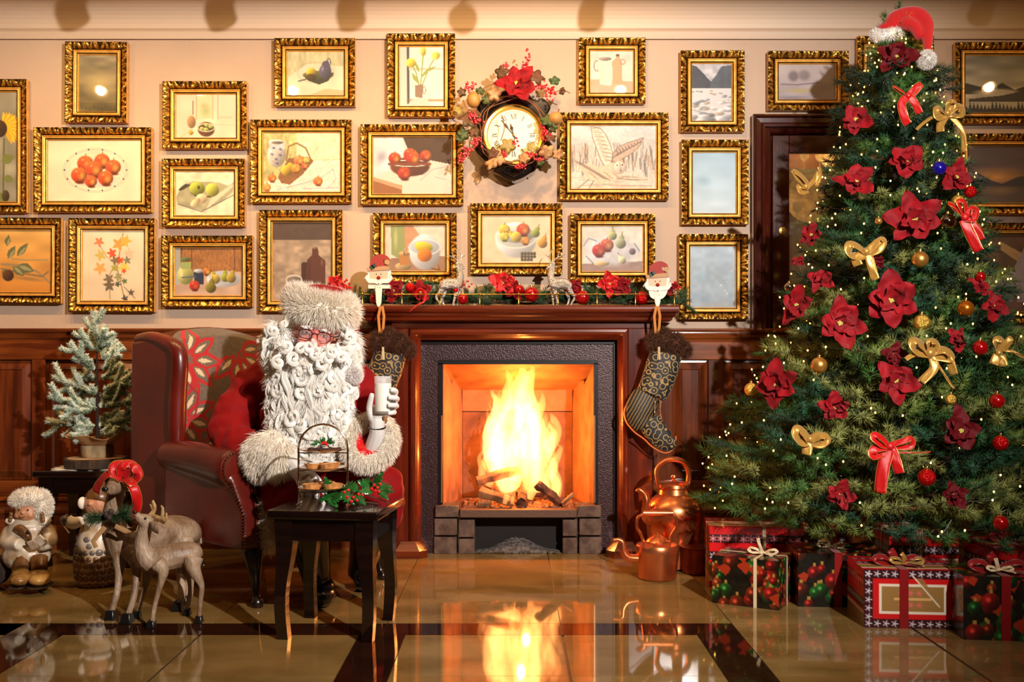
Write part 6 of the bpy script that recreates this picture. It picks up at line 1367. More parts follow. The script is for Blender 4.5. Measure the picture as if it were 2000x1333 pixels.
# hand holding the glass (glass axis at px 748, Y 3.93)
YGl = 3.93
glove([[(724, 892, 4.06, .036), (731, 868, 4.02, .033), (737, 845, 3.99, .030), (737, 825, 3.975, .029), (738, 808, 3.975, .030), (742, 795, 3.98, .028)], [(728, 822, 3.975, .020), (748, 800, 3.985, .028), (756, 785, 3.98, .022)]],
 [[(752, 778, 3.985, .012), (768, 772, 3.965, .0115), (773, 766, 3.935, .0110), (768, 762, 3.912, .0105), (762, 762, 3.905, .009)],
  [(754, 788, 3.985, .012), (771, 783, 3.962, .0115), (775, 779, 3.932, .0110), (767, 777, 3.905, .0105), (758, 777, 3.899, .009)],
  [(752, 797, 3.985, .012), (770, 795, 3.962, .0115), (774, 793, 3.932, .0108), (766, 792, 3.905, .0100), (757, 792, 3.899, .009)],
  [(748, 806, 3.985, .011), (765, 805, 3.962, .0105), (770, 806, 3.935, .0098), (764, 807, 3.912, .0092), (757, 808, 3.905, .008)],
  [(738, 832, 3.98, .020), (727, 815, 3.965, .017), (722, 798, 3.955, .0135), (724, 783, 3.942, .0120), (726, 775, 3.935, .0110), (727, 769, 3.932, .0095)]])
MB().tube([lp(737+16*math.cos(a), 834+5*math.sin(a), 3.985-.03*math.sin(a)) for a in [2*PI*k/20 for k in range(20)]], .0035, 6, closed=True).build('wrist_strap', M_blk, pe, world=False)
# resting hand, fingers pointing down over the knee
glove([[(552, 893, 3.97, .028), (575, 905, 3.93, .030), (592, 922, 3.90, .033), (600, 935, 3.885, .030)], [(575, 915, 3.92, .028), (590, 935, 3.895, .026)]],
 [[(608, 925, 3.875, .014), (622, 940, 3.855, .0125), (630, 954, 3.850, .0115), (634, 966, 3.855, .010)],
  [(602, 935, 3.870, .014), (613, 953, 3.850, .0125), (619, 968, 3.848, .0115), (621, 980, 3.852, .010)],
  [(594, 940, 3.872, .014), (602, 959, 3.855, .0125), (606, 974, 3.852, .0115), (607, 985, 3.856, .010)],
  [(584, 940, 3.880, .013), (590, 957, 3.868, .0115), (593, 970, 3.865, .0105), (594, 979, 3.868, .009)],
  [(590, 905, 3.90, .017), (612, 905, 3.875, .0145), (628, 908, 3.862, .0125), (640, 913, 3.858, .010)]])
# ---- boots
def boot(pts, foot):
    mb = MB(); path_tube(mb, [(*lp(a, b, Y), r) for a, b, Y, r in pts], 4, 16)
    for c_, r_ in foot: mb.ell(c_, r_)
    mb.build('boot', M_blk, pe, world=False, remesh=.007, relax=4)
a0 = Vector(pe.location)
boot([(594, 1000, 4.02, .082), (606, 1040, 4.03, .078), (612, 1090, 4.05, .068), (618, 1130, 4.06, .056), (620, 1160, 4.07, .052)], [(Vector((-.735, 4.05, .05))-a0, (.048, .060, .048)), (Vector((-.718, 3.97, .042))-a0, (.046, .075, .040))])
boot([(732, 990, 4.16, .080), (722, 1030, 4.20, .078), (715, 1070, 4.26, .068), (708, 1100, 4.30, .058), (704, 1125, 4.32, .054)], [(Vector((-.62, 4.32, .05))-a0, (.048, .060, .048)), (Vector((-.60, 4.24, .042))-a0, (.046, .075, .040))])
# ---- hat
mb = MB(); mb.ell(hd(0, .04, .120), (.112, .118, .075), HM, 24, 14)
path_tube(mb, [(*hd(-.01, .03, .135), .055), (*hd(.05, .05, .145), .050), (*hd(.10, .09, .12), .040), (*hd(.135, .12, .04), .032), (*hd(.135, .12, -.05), .022), (*lp(688, 700, 4.13), .012)], 5, 14)
cap = mb.build('hat', M_vel, pe, world=False, remesh=.006, relax=4)
ring = []
for k in range(18):
    a = 2*PI*k/18; ring.append((hd(.106*math.cos(a), .02+.110*math.sin(a), .108+.004*math.sin(a)), (.034, .034, .050)))
fur_obj('hat_fur_band', ring, 22000, .036, pe, 100, rad=.0013, jit=.20, droop=.05, lay='split', bias=(0, -.1, .22))
pp_ = lp(693, 733, 4.0); MB().tube([lp(684, 705, 4.04), lp(689, 716, 4.01), lp(692, 724, 4.0)], .0035, 6).build('cord', M_fur, pe, world=False)
fur_obj('pompom', [(pp_, (.026, .026, .030))], 2600, .011, pe, 130, m=mat('pompom_white', (.93, .90, .88), rough=.9), jit=.3)
# ---- beard, moustache and wig: curled locks over a soft core
BW = {640: (548, 690), 670: (532, 698), 700: (524, 699), 740: (524, 694), 780: (526, 688), 820: (528, 682), 850: (535, 676), 875: (550, 665), 895: (575, 645)}
ys = sorted(BW); Lx = lambda y: np.interp(y, ys, [BW[k][0] for k in ys]); Rx = lambda y: np.interp(y, ys, [BW[k][1] for k in ys])
def bsurf(u, y, out=0.):
    """u -1..1 across the beard, y in photo rows -> local point on its bulging front"""
    xc = (Lx(y)+Rx(y))/2; hwid = (Rx(y)-Lx(y))/2; th = u*1.45
    px = xc+hwid*math.sin(th)/math.sin(1.45); Yc = np.interp(y, [640, 680, 760, 860, 900], [4.02, 3.95, 3.98, 4.0, 4.04]); dep = hwid*kh*.62
    return lp(px, y, Yc+dep*(1-math.cos(th))-out)
mb = MB()
def core(u, v):
    a = (u*2-1); y = 668+v*225
    y = 678+v*215
    if abs(a) <= .62: return tuple(bsurf(a/.62, y, -.008))
    s_ = (abs(a)-.62)/.38; p = bsurf(1 if a > 0 else -1, y, -.018); q_ = bsurf(0, y, -.018); mid = Vector((q_.x, max(p.y, q_.y)+.10, p.z)); return tuple(p.lerp(mid, s_))
mb.grid(core, 44, 26, close_u=True); beard = mb.build('beard', M_hair, pe, world=False)
rg = np.random.RandomState(11)
def strand_mesh(parts, c, nn, rr):
    T = np.gradient(c, axis=0); T /= np.linalg.norm(T, axis=1)[:, None]+1e-9; s_ = np.cross(T, nn); s_ /= np.linalg.norm(s_, axis=1)[:, None]+1e-9; n2 = np.cross(s_, T); m = len(c)
    V = np.stack([c+s_*rr[:, None], c-s_*rr[:, None]*.5+n2*rr[:, None]*.87, c-s_*rr[:, None]*.5-n2*rr[:, None]*.87], 1).reshape(-1, 3)
    i = np.arange(m-1)[:, None]*3; q3 = np.arange(3)[None]; k2 = (q3+1) % 3; parts.append((V, np.stack([i+q3, i+k2, i+3+k2, i+3+q3], -1).reshape(-1, 4)))
def lock(parts, base, tip, rad_h, turns, wdt, normal, seed, strn=7):
    """a ringlet: a ribbon of fine hairs running round a helix from base to tip"""
    strn = int(strn*2.0); base = np.array(base); tip = np.array(tip); ax = tip-base; L_ = np.linalg.norm(ax); ax /= L_; nn = np.array(normal, float); nn -= ax*nn.dot(ax); nn /= np.linalg.norm(nn)+1e-9; bb = np.cross(ax, nn)
    m = int(9+turns*9); t = np.linspace(0, 1, m); ph = seed*1.7+2*PI*turns*t*(1 if seed % 2 else -1); rh = rad_h*(.35+.65*np.sin(PI*np.clip(t*.9+.1, 0, 1)))
    for k in range(strn):
        off = (k-(strn-1)/2)/strn*2; o2 = wdt*.5*off*np.sin(PI*np.clip(t*.86+.12, 0, 1))**.7; pr = ph+rg.normal(0, .09)
        c = base+ax*(t*L_)[:, None]+ax*(o2*.75)[:, None]+nn*(rh*np.cos(pr)+.35*wdt*(1-off*off))[:, None]+bb*(rh*np.sin(pr)+o2*.66)[:, None]+rg.normal(0, .0009, 3)
        rr = (wdt/strn*.95+.0002)*np.sin(PI*np.clip(t*.93+.05, 0, 1))**.5; strand_mesh(parts, c, nn, rr)
def snail(parts, c, normal, R0, turns, wdt, seed, strn=6):
    """flat spiral curl seen end-on"""
    strn = int(strn*2.0); c = np.array(c); M_ = np.array(vmat(normal)); m = 28; t = np.linspace(0, 1, m); ph = seed*2.1+2*PI*turns*t*(1 if seed % 2 else -1)
    for k in range(strn):
        off = (k-(strn-1)/2)/strn*2; r = R0*(1-.75*t)+wdt*.5*off*(1-.4*t); loc_ = np.stack([r*np.cos(ph), r*np.sin(ph), .012*t+.30*wdt*(1-off*off)], 1)+rg.normal(0, .0006, 3); cc = c+loc_ @ M_.T
        strand_mesh(parts, cc, M_[:, 2], (wdt/strn*.85+.0002)*np.sin(PI*np.clip(t*.9+.08, 0, 1))**.4)
bs = []; bn_ = []
for k in range(9000):
    u = rg.uniform(-1, 1); y = rg.uniform(676, 893); bs.append(tuple(bsurf(u, y, 0+rg.uniform(0, .012)))); bn_.append((math.sin(u*1.3)*.5+.5*math.sin(y*.16+u*7), -.35, -1.))
mesh_obj('soft_hair', *strands(bs, bn_, .038, .0012, .3, .25, 4, 5), M_hair, beard, world=False)
parts = []; sd = 0
for y in range(672, 892, 15):
    nloc = 10 if y < 860 else 7
    for k in range(nloc):
        sd += 1; u = -.97+1.94*(k+.5*((y//15) % 2)+rg.uniform(-.2, .2))/nloc; u = max(-1, min(1, u)); a = bsurf(u, y, .000); y2 = min(y+rg.uniform(50, 80), 915); b = bsurf(max(-1, min(1, u+rg.uniform(-.08, .08))), min(y2, 897), .012)
        if y2 > 897: b.z -= (y2-897)*kh
        n_ = Vector((math.sin(u*1.2), -math.cos(u*1.2), 0)); lock(parts, a, b, rg.uniform(.010, .015), rg.uniform(.7, 1.3), rg.uniform(.032, .042), n_, sd, 15)
for k in range(60):
    sd += 1; u = rg.uniform(-1, 1); y = rg.uniform(700, 885); n_ = Vector((math.sin(u*1.3)+rg.normal(0, .3), -1, rg.normal(0, .25))); snail(parts, bsurf(u, y, .020), n_, rg.uniform(.018, .026), rg.uniform(.8, 1.3), .022, sd, 14)
V, F = cat_vf(parts); mesh_obj('curls', V, F, M_hair, beard, world=False)
# moustache
for s_ in (-1, 1):
    parts = []
    for k in range(10):
        sd += 1; a = hd(s_*.006, -.108, -.056-.003*k); b = hd(s_*(.088-.004*k), -.085, -.074-.007*k); lock(parts, a, b, .005, .6, .018, (0, -1, 0), sd, 9)
    for (a_, b_) in (((588, 673), (604, 668), (560, 668), (574, 690), (545, 700)) if s_ < 0 else ((618, 680), (650, 680), (640, 692), (667, 690), (628, 702))):
        sd += 1; snail(parts, lp(a_, b_+9, 3.915), (rg.normal(0, .15), -1, .1), .023, 1.2, .022, sd, 13)
    V, F = cat_vf(parts); tag(mesh_obj('moustache', V, F, M_hair, beard, world=False), kind='stuff')
# wig around the face and over the shoulders
parts = []
for s_, cols in ((-1, ((572, 548, 640), (560, 536, 655), (545, 522, 662), (535, 513, 680), (552, 530, 690), (524, 512, 660), (516, 518, 700), (540, 522, 715))), (1, ((668, 682, 655), (676, 690, 668), (684, 697, 690), (672, 694, 705), (686, 688, 720), (666, 684, 690)))):
    for (xa_, xb_, yb_) in cols:
        for r_ in range(3):
            sd += 1; a = lp(xa_+rg.uniform(-6, 6), yb_-34+rg.uniform(-6, 6)+6*r_, 4.03+.02*r_); b = lp(xb_+rg.uniform(-5, 5), yb_+12+rg.uniform(-4, 10), 4.03+.02*r_); lock(parts, a, b, rg.uniform(.008, .013), rg.uniform(1.0, 1.6), .022, (s_*.4, -1, 0), sd, 9)
for (a_, b_, Y_) in ((522, 660, 4.06), (516, 684, 4.06), (534, 645, 4.02), (528, 700, 4.03), (690, 680, 4.04), (694, 700, 4.05), (682, 660, 4.02), (686, 722, 4.04), (545, 676, 3.98), (676, 690, 3.98), (513, 668, 4.09)):
    sd += 1; snail(parts, lp(a_, b_, Y_), (rg.normal(0, .3), -1, rg.normal(0, .2)), .023, 1.3, .020, sd, 13)
mb = MB(); [mb.ell(lp(*c_), r_) for c_, r_ in (((545, 665, 4.10), (.05, .06, .07)), ((538, 690, 4.10), (.045, .06, .06)), ((682, 675, 4.10), (.035, .06, .06)), ((682, 705, 4.10), (.033, .06, .05)), ((612, 640, 4.20), (.13, .10, .12)))]
wg = mb.build('wig', M_hair, pe, world=False, remesh=.01, relax=3); wp = [ell_points(lp(*c_), r_, 900, 5) for c_, r_ in (((545, 665, 4.10), (.052, .062, .072)), ((538, 690, 4.10), (.047, .062, .062)), ((682, 675, 4.10), (.037, .062, .062)), ((682, 705, 4.10), (.035, .062, .052)))]; mesh_obj('soft_hair', *strands(np.concatenate([q[0] for q in wp]), np.concatenate([q[1] for q in wp]), .035, .0011, .8, .4, 4, 6, bias=(0, 0, -.8)), M_hair, wg, world=False); V, F = cat_vf(parts); mesh_obj('curls', V, F, M_hair, wg, world=False)
# eyebrows
parts = []
for s_ in (-1, 1):
    for k in range(6): sd += 1; lock(parts, hd(s_*(.014+.006*k), -.104, .026), hd(s_*(.026+.006*k), -.104, .026+.004*(k < 4)), .003, .4, .009, (0, -1, 0), sd, 5)
V, F = cat_vf(parts); mesh_obj('eyebrows', V, F, M_hair, pe, world=False)

# ---- glass of milk (its own thing, held)
gm = thing('milk_glass', 'tall straight glass of milk held in the gloved hand', 'glass', tuple(P(748, 808, YGl))); k_ = YGl/FPX
MB().lathe([(0, 0), (14.5*k_, 0), (15.2*k_, .004), (17.3*k_, 73*k_), (16.4*k_, 73*k_), (14.6*k_, .008), (0, .008)], 36).build('tumbler', mat('tumbler_glass', (1, 1, 1), rough=.0, alpha=.16, spec=.9), gm, world=False)
MB().lathe([(0, .009), (14.3*k_, .0095), (16.0*k_, 58*k_), (15.6*k_, 59*k_), (0, 58.6*k_)], 36).build('milk', mat('milk', (.92, .89, .82), rough=.35, sub=.1), gm, world=False)
# ================================================================ THE TALL DECORATED TREE
TY = 4.42; TX = PX(1750, TY)
tr = thing('christmas_tree', 'tall green fir tree hung with lights, poinsettias and bows at right', 'tree', (TX, TY, 0))
def sprig_variant(seed, L_=.11, n=92, nl=.050, rad=.00125):
    g = np.random.RandomState(seed); t = g.uniform(.05, 1, n)**.85; a = g.uniform(0, 2*PI, n); tilt = np.where(t > .75, g.uniform(.15, 1.1, n), g.uniform(.7, 1.2, n))
    base = np.stack([np.zeros(n), np.zeros(n), t*L_], 1); d = np.stack([np.cos(a)*np.sin(tilt), np.sin(a)*np.sin(tilt), np.cos(tilt)], 1)
    ln = nl*g.uniform(.7, 1.15, n)*(1-.25*t); p = np.cross(d, g.normal(0, 1, (n, 3))); p /= np.linalg.norm(p, axis=1)[:, None]; q_ = np.cross(d, p)
    V = np.stack([base+p*rad, base-p*rad*.5+q_*rad*.87, base-p*rad*.5-q_*rad*.87, base+d*ln[:, None]], 1).reshape(-1, 3); k = np.arange(n)[:, None]*4
    F = np.concatenate([k+np.array([[0, 1, 3]]), k+np.array([[1, 2, 3]]), k+np.array([[2, 0, 3]])])
    # the twig itself
    tw = np.array([[.0014*math.cos(a_), .0014*math.sin(a_), z_] for z_ in (-.02, L_) for a_ in (0, 2.1, 4.2)]); m = len(V)
    F2 = np.array([[0, 1, 4], [0, 4, 3], [1, 2, 5], [1, 5, 4], [2, 0, 3], [2, 3, 5]])+m
    tipf = np.concatenate([np.tile(np.array([0., 0, 0, 1.]), n), np.full(6, -1.)])
    return np.concatenate([V, tw]), np.concatenate([F, F2]), tipf
SPV = [sprig_variant(i) for i in range(8)]
def scatter_sprigs(name, items, parent, m, variants=SPV, world=True):
    """items: (pos, dir, scale, rgb)"""
    Vs = []; Fs = []; Cs = []; k = 0
    for i, (p, d, s_, c) in enumerate(items):
        V, F, tf = variants[i % len(variants)]; M_ = np.array(vmat(d)); a = i*2.4; R_z = np.array([[math.cos(a), -math.sin(a), 0], [math.sin(a), math.cos(a), 0], [0, 0, 1]])
        Vs.append((V*s_) @ (M_ @ R_z).T+np.array(p)); Fs.append(F+k); k += len(V)
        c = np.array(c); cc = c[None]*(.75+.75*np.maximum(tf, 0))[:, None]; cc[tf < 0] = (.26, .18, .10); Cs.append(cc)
    o = mesh_obj(name, np.concatenate(Vs), np.concatenate(Fs), m, parent, world=world, colors=np.concatenate(Cs), smooth=False); tag(o, kind='stuff'); return o
M_pine = mat('pine_foliage', (.15, .3, .15), rough=.42, attr=True, spec=.4)
ZT = [(.30, .68), (.36, .80), (.50, .78), (.68, .70), (.86, .60), (1.05, .50), (1.25, .44), (1.45, .37), (1.62, .31), (1.8, .265), (1.95, .21), (2.1, .165), (2.22, .12), (2.32, .07)]
zr = [a for a, _ in ZT]; rr_ = [b for _, b in ZT]
def TR(z_): return float(np.interp(z_, zr, rr_))
g = random.Random(21); items = []; tips = []
NB = 26
for li in range(NB):
    z0 = .34+(2.30-.34)*(li/(NB-1))**.95; r0 = TR(z0); nb = max(5, int(7+r0*22))
    for b in range(nb):
        a = 2*PI*(b+.5*(li % 2)+g.uniform(-.25, .25))/nb; rl = r0*g.uniform(.86, 1.08)
        if TY+math.sin(a)*rl > 5.0: rl = (5.0-TY)/max(.2, math.sin(a))*g.uniform(.8, 1)
        dz = -.05*r0; u = Vector((math.cos(a), math.sin(a), 0))
        tone = g.choice([(.15, .29, .14), (.23, .37, .15), (.36, .42, .18), (.10, .25, .15), (.45, .47, .24)])
        npos = 3 if r0 > .3 else 2
        for k in range(npos):
            t = 1-.26*k*(.5/max(r0, .3)); p = Vector((TX, TY, z0))+u*(rl*t-.09)+Vector((0, 0, dz*t+g.uniform(-.02, .02)))
            for s_ in ((0, 1.0), (-1, .85), (1, .85)) if k < 2 else ((-1, .8), (1, .8)):
                side = Vector((-u.y, u.x, 0))*s_[0]*g.uniform(.5, .95); d = (u+side+Vector((g.uniform(-.3, .3), g.uniform(-.3, .3), g.uniform(-.3, .6)))).normalized()
                pos = p+side*.02+Vector((0, 0, g.uniform(-.015, .015)))
                items.append((tuple(pos), tuple(d), s_[1]*g.uniform(.85, 1.15)*(1.15 if r0 > .5 else .95), tone))
                if k == 0: tips.append((pos+d*.11, d))
for k in range(16): a = k*2.4; items.append(((TX, TY, 2.20+.012*k), (math.cos(a)*.8, math.sin(a)*.8, .7), .8, (.14, .27, .13)))
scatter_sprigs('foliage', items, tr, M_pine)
# inner foliage, shade of the gaps put into its darker green
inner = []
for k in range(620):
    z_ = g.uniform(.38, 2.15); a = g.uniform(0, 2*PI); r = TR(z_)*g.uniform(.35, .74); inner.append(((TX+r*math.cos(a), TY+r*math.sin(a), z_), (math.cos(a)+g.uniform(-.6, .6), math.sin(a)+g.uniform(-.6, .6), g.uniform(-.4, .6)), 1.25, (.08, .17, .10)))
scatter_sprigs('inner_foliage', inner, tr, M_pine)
mb = MB(); mb.tube([(TX, TY, .0), (TX, TY, 1.2), (TX, TY, 2.3)], [.035, .025, .008], 10)
mb.build('trunk', M_twig, tr)
mb = MB()
for k in range(4): a = PI/4+k*PI/2; mb.tube([(TX, TY, .16), (TX+.2*math.cos(a), TY+.2*math.sin(a), .06), (TX+.33*math.cos(a), TY+.33*math.sin(a), .006)], .010, 8)
mb.build('stand', M_ironb, tr)
mb = MB()
for li in range(0, NB, 2):
    z0 = .34+(2.30-.34)*(li/(NB-1))**.95; r0 = TR(z0)
    for b in range(10): a = 2*PI*b/10+li; rb_ = min(r0*.8, (5.08-TY)/max(.15, math.sin(a)) if math.sin(a) > 0 else 9); mb.tube([(TX, TY, z0+.03), (TX+rb_*math.cos(a), TY+rb_*math.sin(a), z0-.04*r0)], [.007, .003], 5)
tag(mb.build('boughs', M_twig, tr), kind='stuff')
# light string: wires and glowing bulbs
M_led = mat('fairy_bulb', (1, .85, .5), emit=((1, .70, .30), 13))
ls = thing('fairy_lights', 'string of warm white fairy lights wound round the tall tree', 'string lights', (TX, TY, 0))
mb = MB(); wr = MB(); prev = None; nb_ = 0
for k in range(620):
    t = k/620; z_ = .30+2.0*t; a = k*.262*1.0+.35*math.sin(k*.9); r = TR(z_)+.008+.02*math.sin(k*1.7)
    p = Vector((TX+r*math.cos(a), TY+r*math.sin(a), z_+.03*math.sin(k*2.3)))
    if p.y > 5.08: p.y = 5.08
    if prev is not None and k % 1 == 0: wr.tube([prev, (prev+p)/2+Vector((0, 0, -.01)), p], .0009, 3, caps=False)
    if g.random() < .85: mb.ell(p, (.0032, .0032, .0042), None, 6, 4)
    prev = p
tag(mb.build('bulbs', M_led, ls), kind='stuff'); tag(wr.build('wire', mat('light_wire', (.05, .10, .07), rough=.4), ls), kind='stuff')

# ---- ornaments: every one a thing of its own
def surf(px, py, out=.02):
    """point on the near side of the tree that lies at this photo position"""
    lo, hi = TY-.95, TY
    best = None
    for i in range(240):
        Y = 3.45+i*(TY-3.45)/240; p = P(px, py, Y); r = math.hypot(p.x-TX, p.y-TY)
        if r <= TR(p.z)+out: return p
    return P(px, py, TY-.05)
M_poi = mat('poinsettia_cloth', (.58, .004, .06), rough=.7, sheen=.05, spec=.25, var=((.42, .003, .04), 22, 3), bump=('noise', 60, .2, .002))
M_poid = mat('poinsettia_deep', (.36, .004, .035), rough=.7, spec=.25)
M_stam = mat('stamen', (.72, .68, .30), rough=.5)
def petal(L_, w_, curl=.3, bend=.25):
    mb = MB()
    def fn(u, v): x = (u-.5)*2; wd = w_*math.sin(PI*min(1, v**.8))**.75*(1+.08*math.sin(v*17)); return (v*L_, x*wd, curl*L_*(.4*v-bend*3*v*v)+.18*w_*abs(x)**1.5+.006*math.sin(v*9+x*2))
    mb.grid(fn, 6, 10); return mb
def flower(px, py, rpx, label, seed=0, normal=None, m=None, at=None, grp='poinsettia flowers on the tall tree', npet=(5, 4), name='poinsettia', cat='flower'):
    rg_ = random.Random(seed*7+3); p = at if at is not None else surf(px, py, .05); R = rpx*p.y/FPX
    t = thing(name, label, cat, tuple(p), 0, grp)
    if normal is None:
        n_ = (Vector((p.x-TX, p.y-TY, .12)).normalized()*.9+Vector((0, -.8, .15)) if at is None else Vector((0, -1, .2)))+Vector((rg_.uniform(-.45, .45), 0, rg_.uniform(-.35, .45)))
    else: n_ = Vector(normal)
    M_ = vmat(n_)
    for ring, (k, sc, el) in enumerate(((npet[0], 1.06, .16), (npet[1], .70, .55))):
        for i in range(k):
            a = 2*PI*(i+.5*ring)/k+rg_.uniform(-.25, .25)+seed; mb = petal(R*sc*rg_.uniform(.75, 1.18), R*sc*rg_.uniform(.32, .44), .3, rg_.uniform(.1, .3))
            Q = M_ @ Matrix.Rotation(a, 3, 'Z') @ Matrix.Rotation(-el*rg_.uniform(.1, 2.0), 3, 'Y'); mb.v = [tuple(Q @ Vector(v)) for v in mb.v]
            mb.build('petal', m or M_poi, t, world=False)
    mb = MB(); [mb.ell(M_ @ Vector((R*.10*math.cos(i*2.4)*(i/9)**.5, R*.10*math.sin(i*2.4)*(i/9)**.5, R*.13)), R*.045, None, 6, 5) for i in range(10)]
    mb.build('stamens', M_stam, t, world=False)
    return t
FLW = [(1752, 112, 42, 'dark poinsettia just below the red cap', 1), (1672, 235, 34, 'poinsettia on the upper left edge of the tree', 0), (1770, 318, 42, 'large poinsettia above the blue bauble level, tree centre', 0), (1672, 358, 38, 'poinsettia left of centre beneath the upper gold lights', 0), (1786, 430, 50, 'very large poinsettia right of the tree centre with open petals', 0), (1866, 348, 36, 'poinsettia beside the blue bauble at the right edge', 0), (1742, 588, 56, 'widest poinsettia in the middle of the tree', 0), (1640, 632, 46, 'poinsettia left below the widest one', 0), (1606, 548, 30, 'narrow poinsettia at mid left of the tree', 0), (1558, 598, 38, 'bright poinsettia at the left edge above the panelling', 0), (1586, 460, 26, 'small poinsettia tip near the cabinet door', 0), (1750, 745, 42, 'poinsettia under the large gold bow', 0), (1517, 750, 46, 'poinsettia at the lower left beside a gold bauble', 0), (1632, 797, 30, 'upright star-shaped poinsettia at lower left centre', 0), (1875, 842, 44, 'deep red poinsettia at lower right', 1), (1642, 968, 30, 'lowest poinsettia above the presents on the left', 0), (1868, 664, 26, 'small poinsettia near the right red bauble', 0), (1940, 600, 30, 'poinsettia sticking out before the tub painting', 0), (1862, 968, 28, 'dark poinsettia low on the right', 1), (1745, 694, 24, 'shaded poinsettia deep inside the tree centre', 1), (1913, 560, 24, 'poinsettia below a red bauble at the right edge', 0), (1556, 512, 14, 'small red poinsettia bud at the left edge', 0), (1712, 512, 18, 'little poinsettia behind the gold bow', 1)]
for i, (a, b, r, lb, dk) in enumerate(FLW): flower(a, b, r, lb, i, m=M_poid if dk else None, npet=(6, 5) if r > 45 else (5, 4))
M_bcap = mat('bauble_cap', (.85, .70, .40), rough=.3, metal=1)
BM = {'gold': mat('gold_matte_ball', (.86, .62, .30), rough=.32, metal=.85), 'glit': mat('gold_glitter_ball', (.90, .72, .32), rough=.35, metal=.9, bump=('voronoi', 400, 1, .002)), 'silver': mat('smoky_ball', (.62, .56, .46), rough=.08, metal=1), 'red': mat('red_ball', (.72, .03, .06), rough=.18, metal=.5, coat=.8), 'redg': mat('red_glitter_ball', (.80, .03, .05), rough=.2, metal=.6, bump=('voronoi', 220, 1, .003)), 'blue': mat('blue_ball', (.10, .08, .62), rough=.2, metal=.5, coat=.8), 'orange': mat('amber_ball', (.80, .45, .12), rough=.25, metal=.8)}
def bauble(px, py, rpx, kind, label, at=None, grp='baubles on the tall tree', ribs=False):
    p = at if at is not None else surf(px, py, .065); r = rpx*p.y/FPX; t = thing('bauble', label, 'bauble', tuple(p), 0, grp)
    mb = MB(); mb.ell((0, 0, 0), r, None, 28, 18)
    if ribs: mb.v = [(x*(1+.05*math.cos(6*math.atan2(y, x))), y*(1+.05*math.cos(6*math.atan2(y, x))), z_) for x, y, z_ in mb.v]
    mb.build('ball', BM[kind], t, world=False)
    MB().tube([(0, 0, r*.96), (0, 0, r*1.18)], r*.22, 12).tube([(r*.12*math.cos(a), 0, r*1.30+r*.12*math.sin(a)) for a in [2*PI*i/10 for i in range(10)]], r*.03, 5, closed=True).build('cap', M_bcap, t, world=False)
    return t
BAU = [(1834, 329, 14, 'blue', 'deep blue bauble, the only blue one on the tree'), (1895, 375, 12, 'redg', 'red glitter bauble at the upper right edge'), (1871, 394, 13, 'glit', 'gold glitter bauble below the blue one'), (1851, 433, 16, 'silver', 'smoky silver bauble beside the large red bow'), (1906, 455, 14, 'redg', 'red glitter bauble behind the large red bow'), (1797, 507, 16, 'gold', 'matte gold bauble with ring pattern, upper centre'), (1800, 630, 16, 'glit', 'gold glitter bauble right of the widest poinsettia'), (1886, 603, 16, 'orange', 'amber satin bauble on the right side'), (1600, 714, 16, 'gold', 'pale gold bauble at lower left centre'), (1541, 561, 9, 'silver', 'small gold mirror bauble on the left edge'), (1914, 680, 15, 'red', 'shiny red bauble at the right, above the panelling'), (1467, 761, 13, 'glit', 'gold bauble furthest left on the tree'), (1857, 781, 11, 'glit', 'small gold glitter bauble hanging below a gold ribbon tail'), (1947, 784, 15, 'red', 'red bauble at the right edge of the tree, middle one'), (1954, 866, 15, 'redg', 'red bauble at the right edge, lower one'), (1810, 933, 17, 'redg', 'glossy red mirror-dotted bauble low in the centre'), (1954, 1022, 15, 'red', 'lowest red bauble above the far right presents'), (1915, 541, 10, 'red', 'small red bauble above the amber one'), (1716, 432, 7, 'gold', 'small gold drop in the upper middle')]
for a, b, r, k, lb in BAU: bauble(a, b, r, k, lb)
M_goldr = mat('gold_organza', (.72, .54, .22), rough=.35, metal=.35, sheen=.3, bump=('noise', 30, .3, .003), alpha=.92)
def bow(px, py, s_, label, gold, loops, tails, at=None, grp='ribbon bows on the tall tree'):
    p = at if at is not None else surf(px, py, .085); k = p.y/FPX; t = thing('ribbon_bow', label, 'bow', tuple(p), 0, grp); m = M_goldr if gold else M_rib
    for pts, w_ in loops:
        n = len(pts); ribbon(t, [((a-px)*k, -.018*math.sin(PI*i/(n-1))-.004, (py-b)*k) for i, (a, b) in enumerate(pts)], w_*k, m=m, face=(.25, -.75, .6), edge=M_edge)
    for pts, w_ in tails: ribbon(t, [((a-px)*k, -.012-.006*i, (py-b)*k) for i, (a, b) in enumerate(pts)], w_*k, 'ribbon_tail', m=m, edge=M_edge, twist=.8)
    MB().ell((0, -.012, 0), (s_*.16*k, s_*.13*k, s_*.16*k), None, 12, 8).build('knot', m, t, world=False)
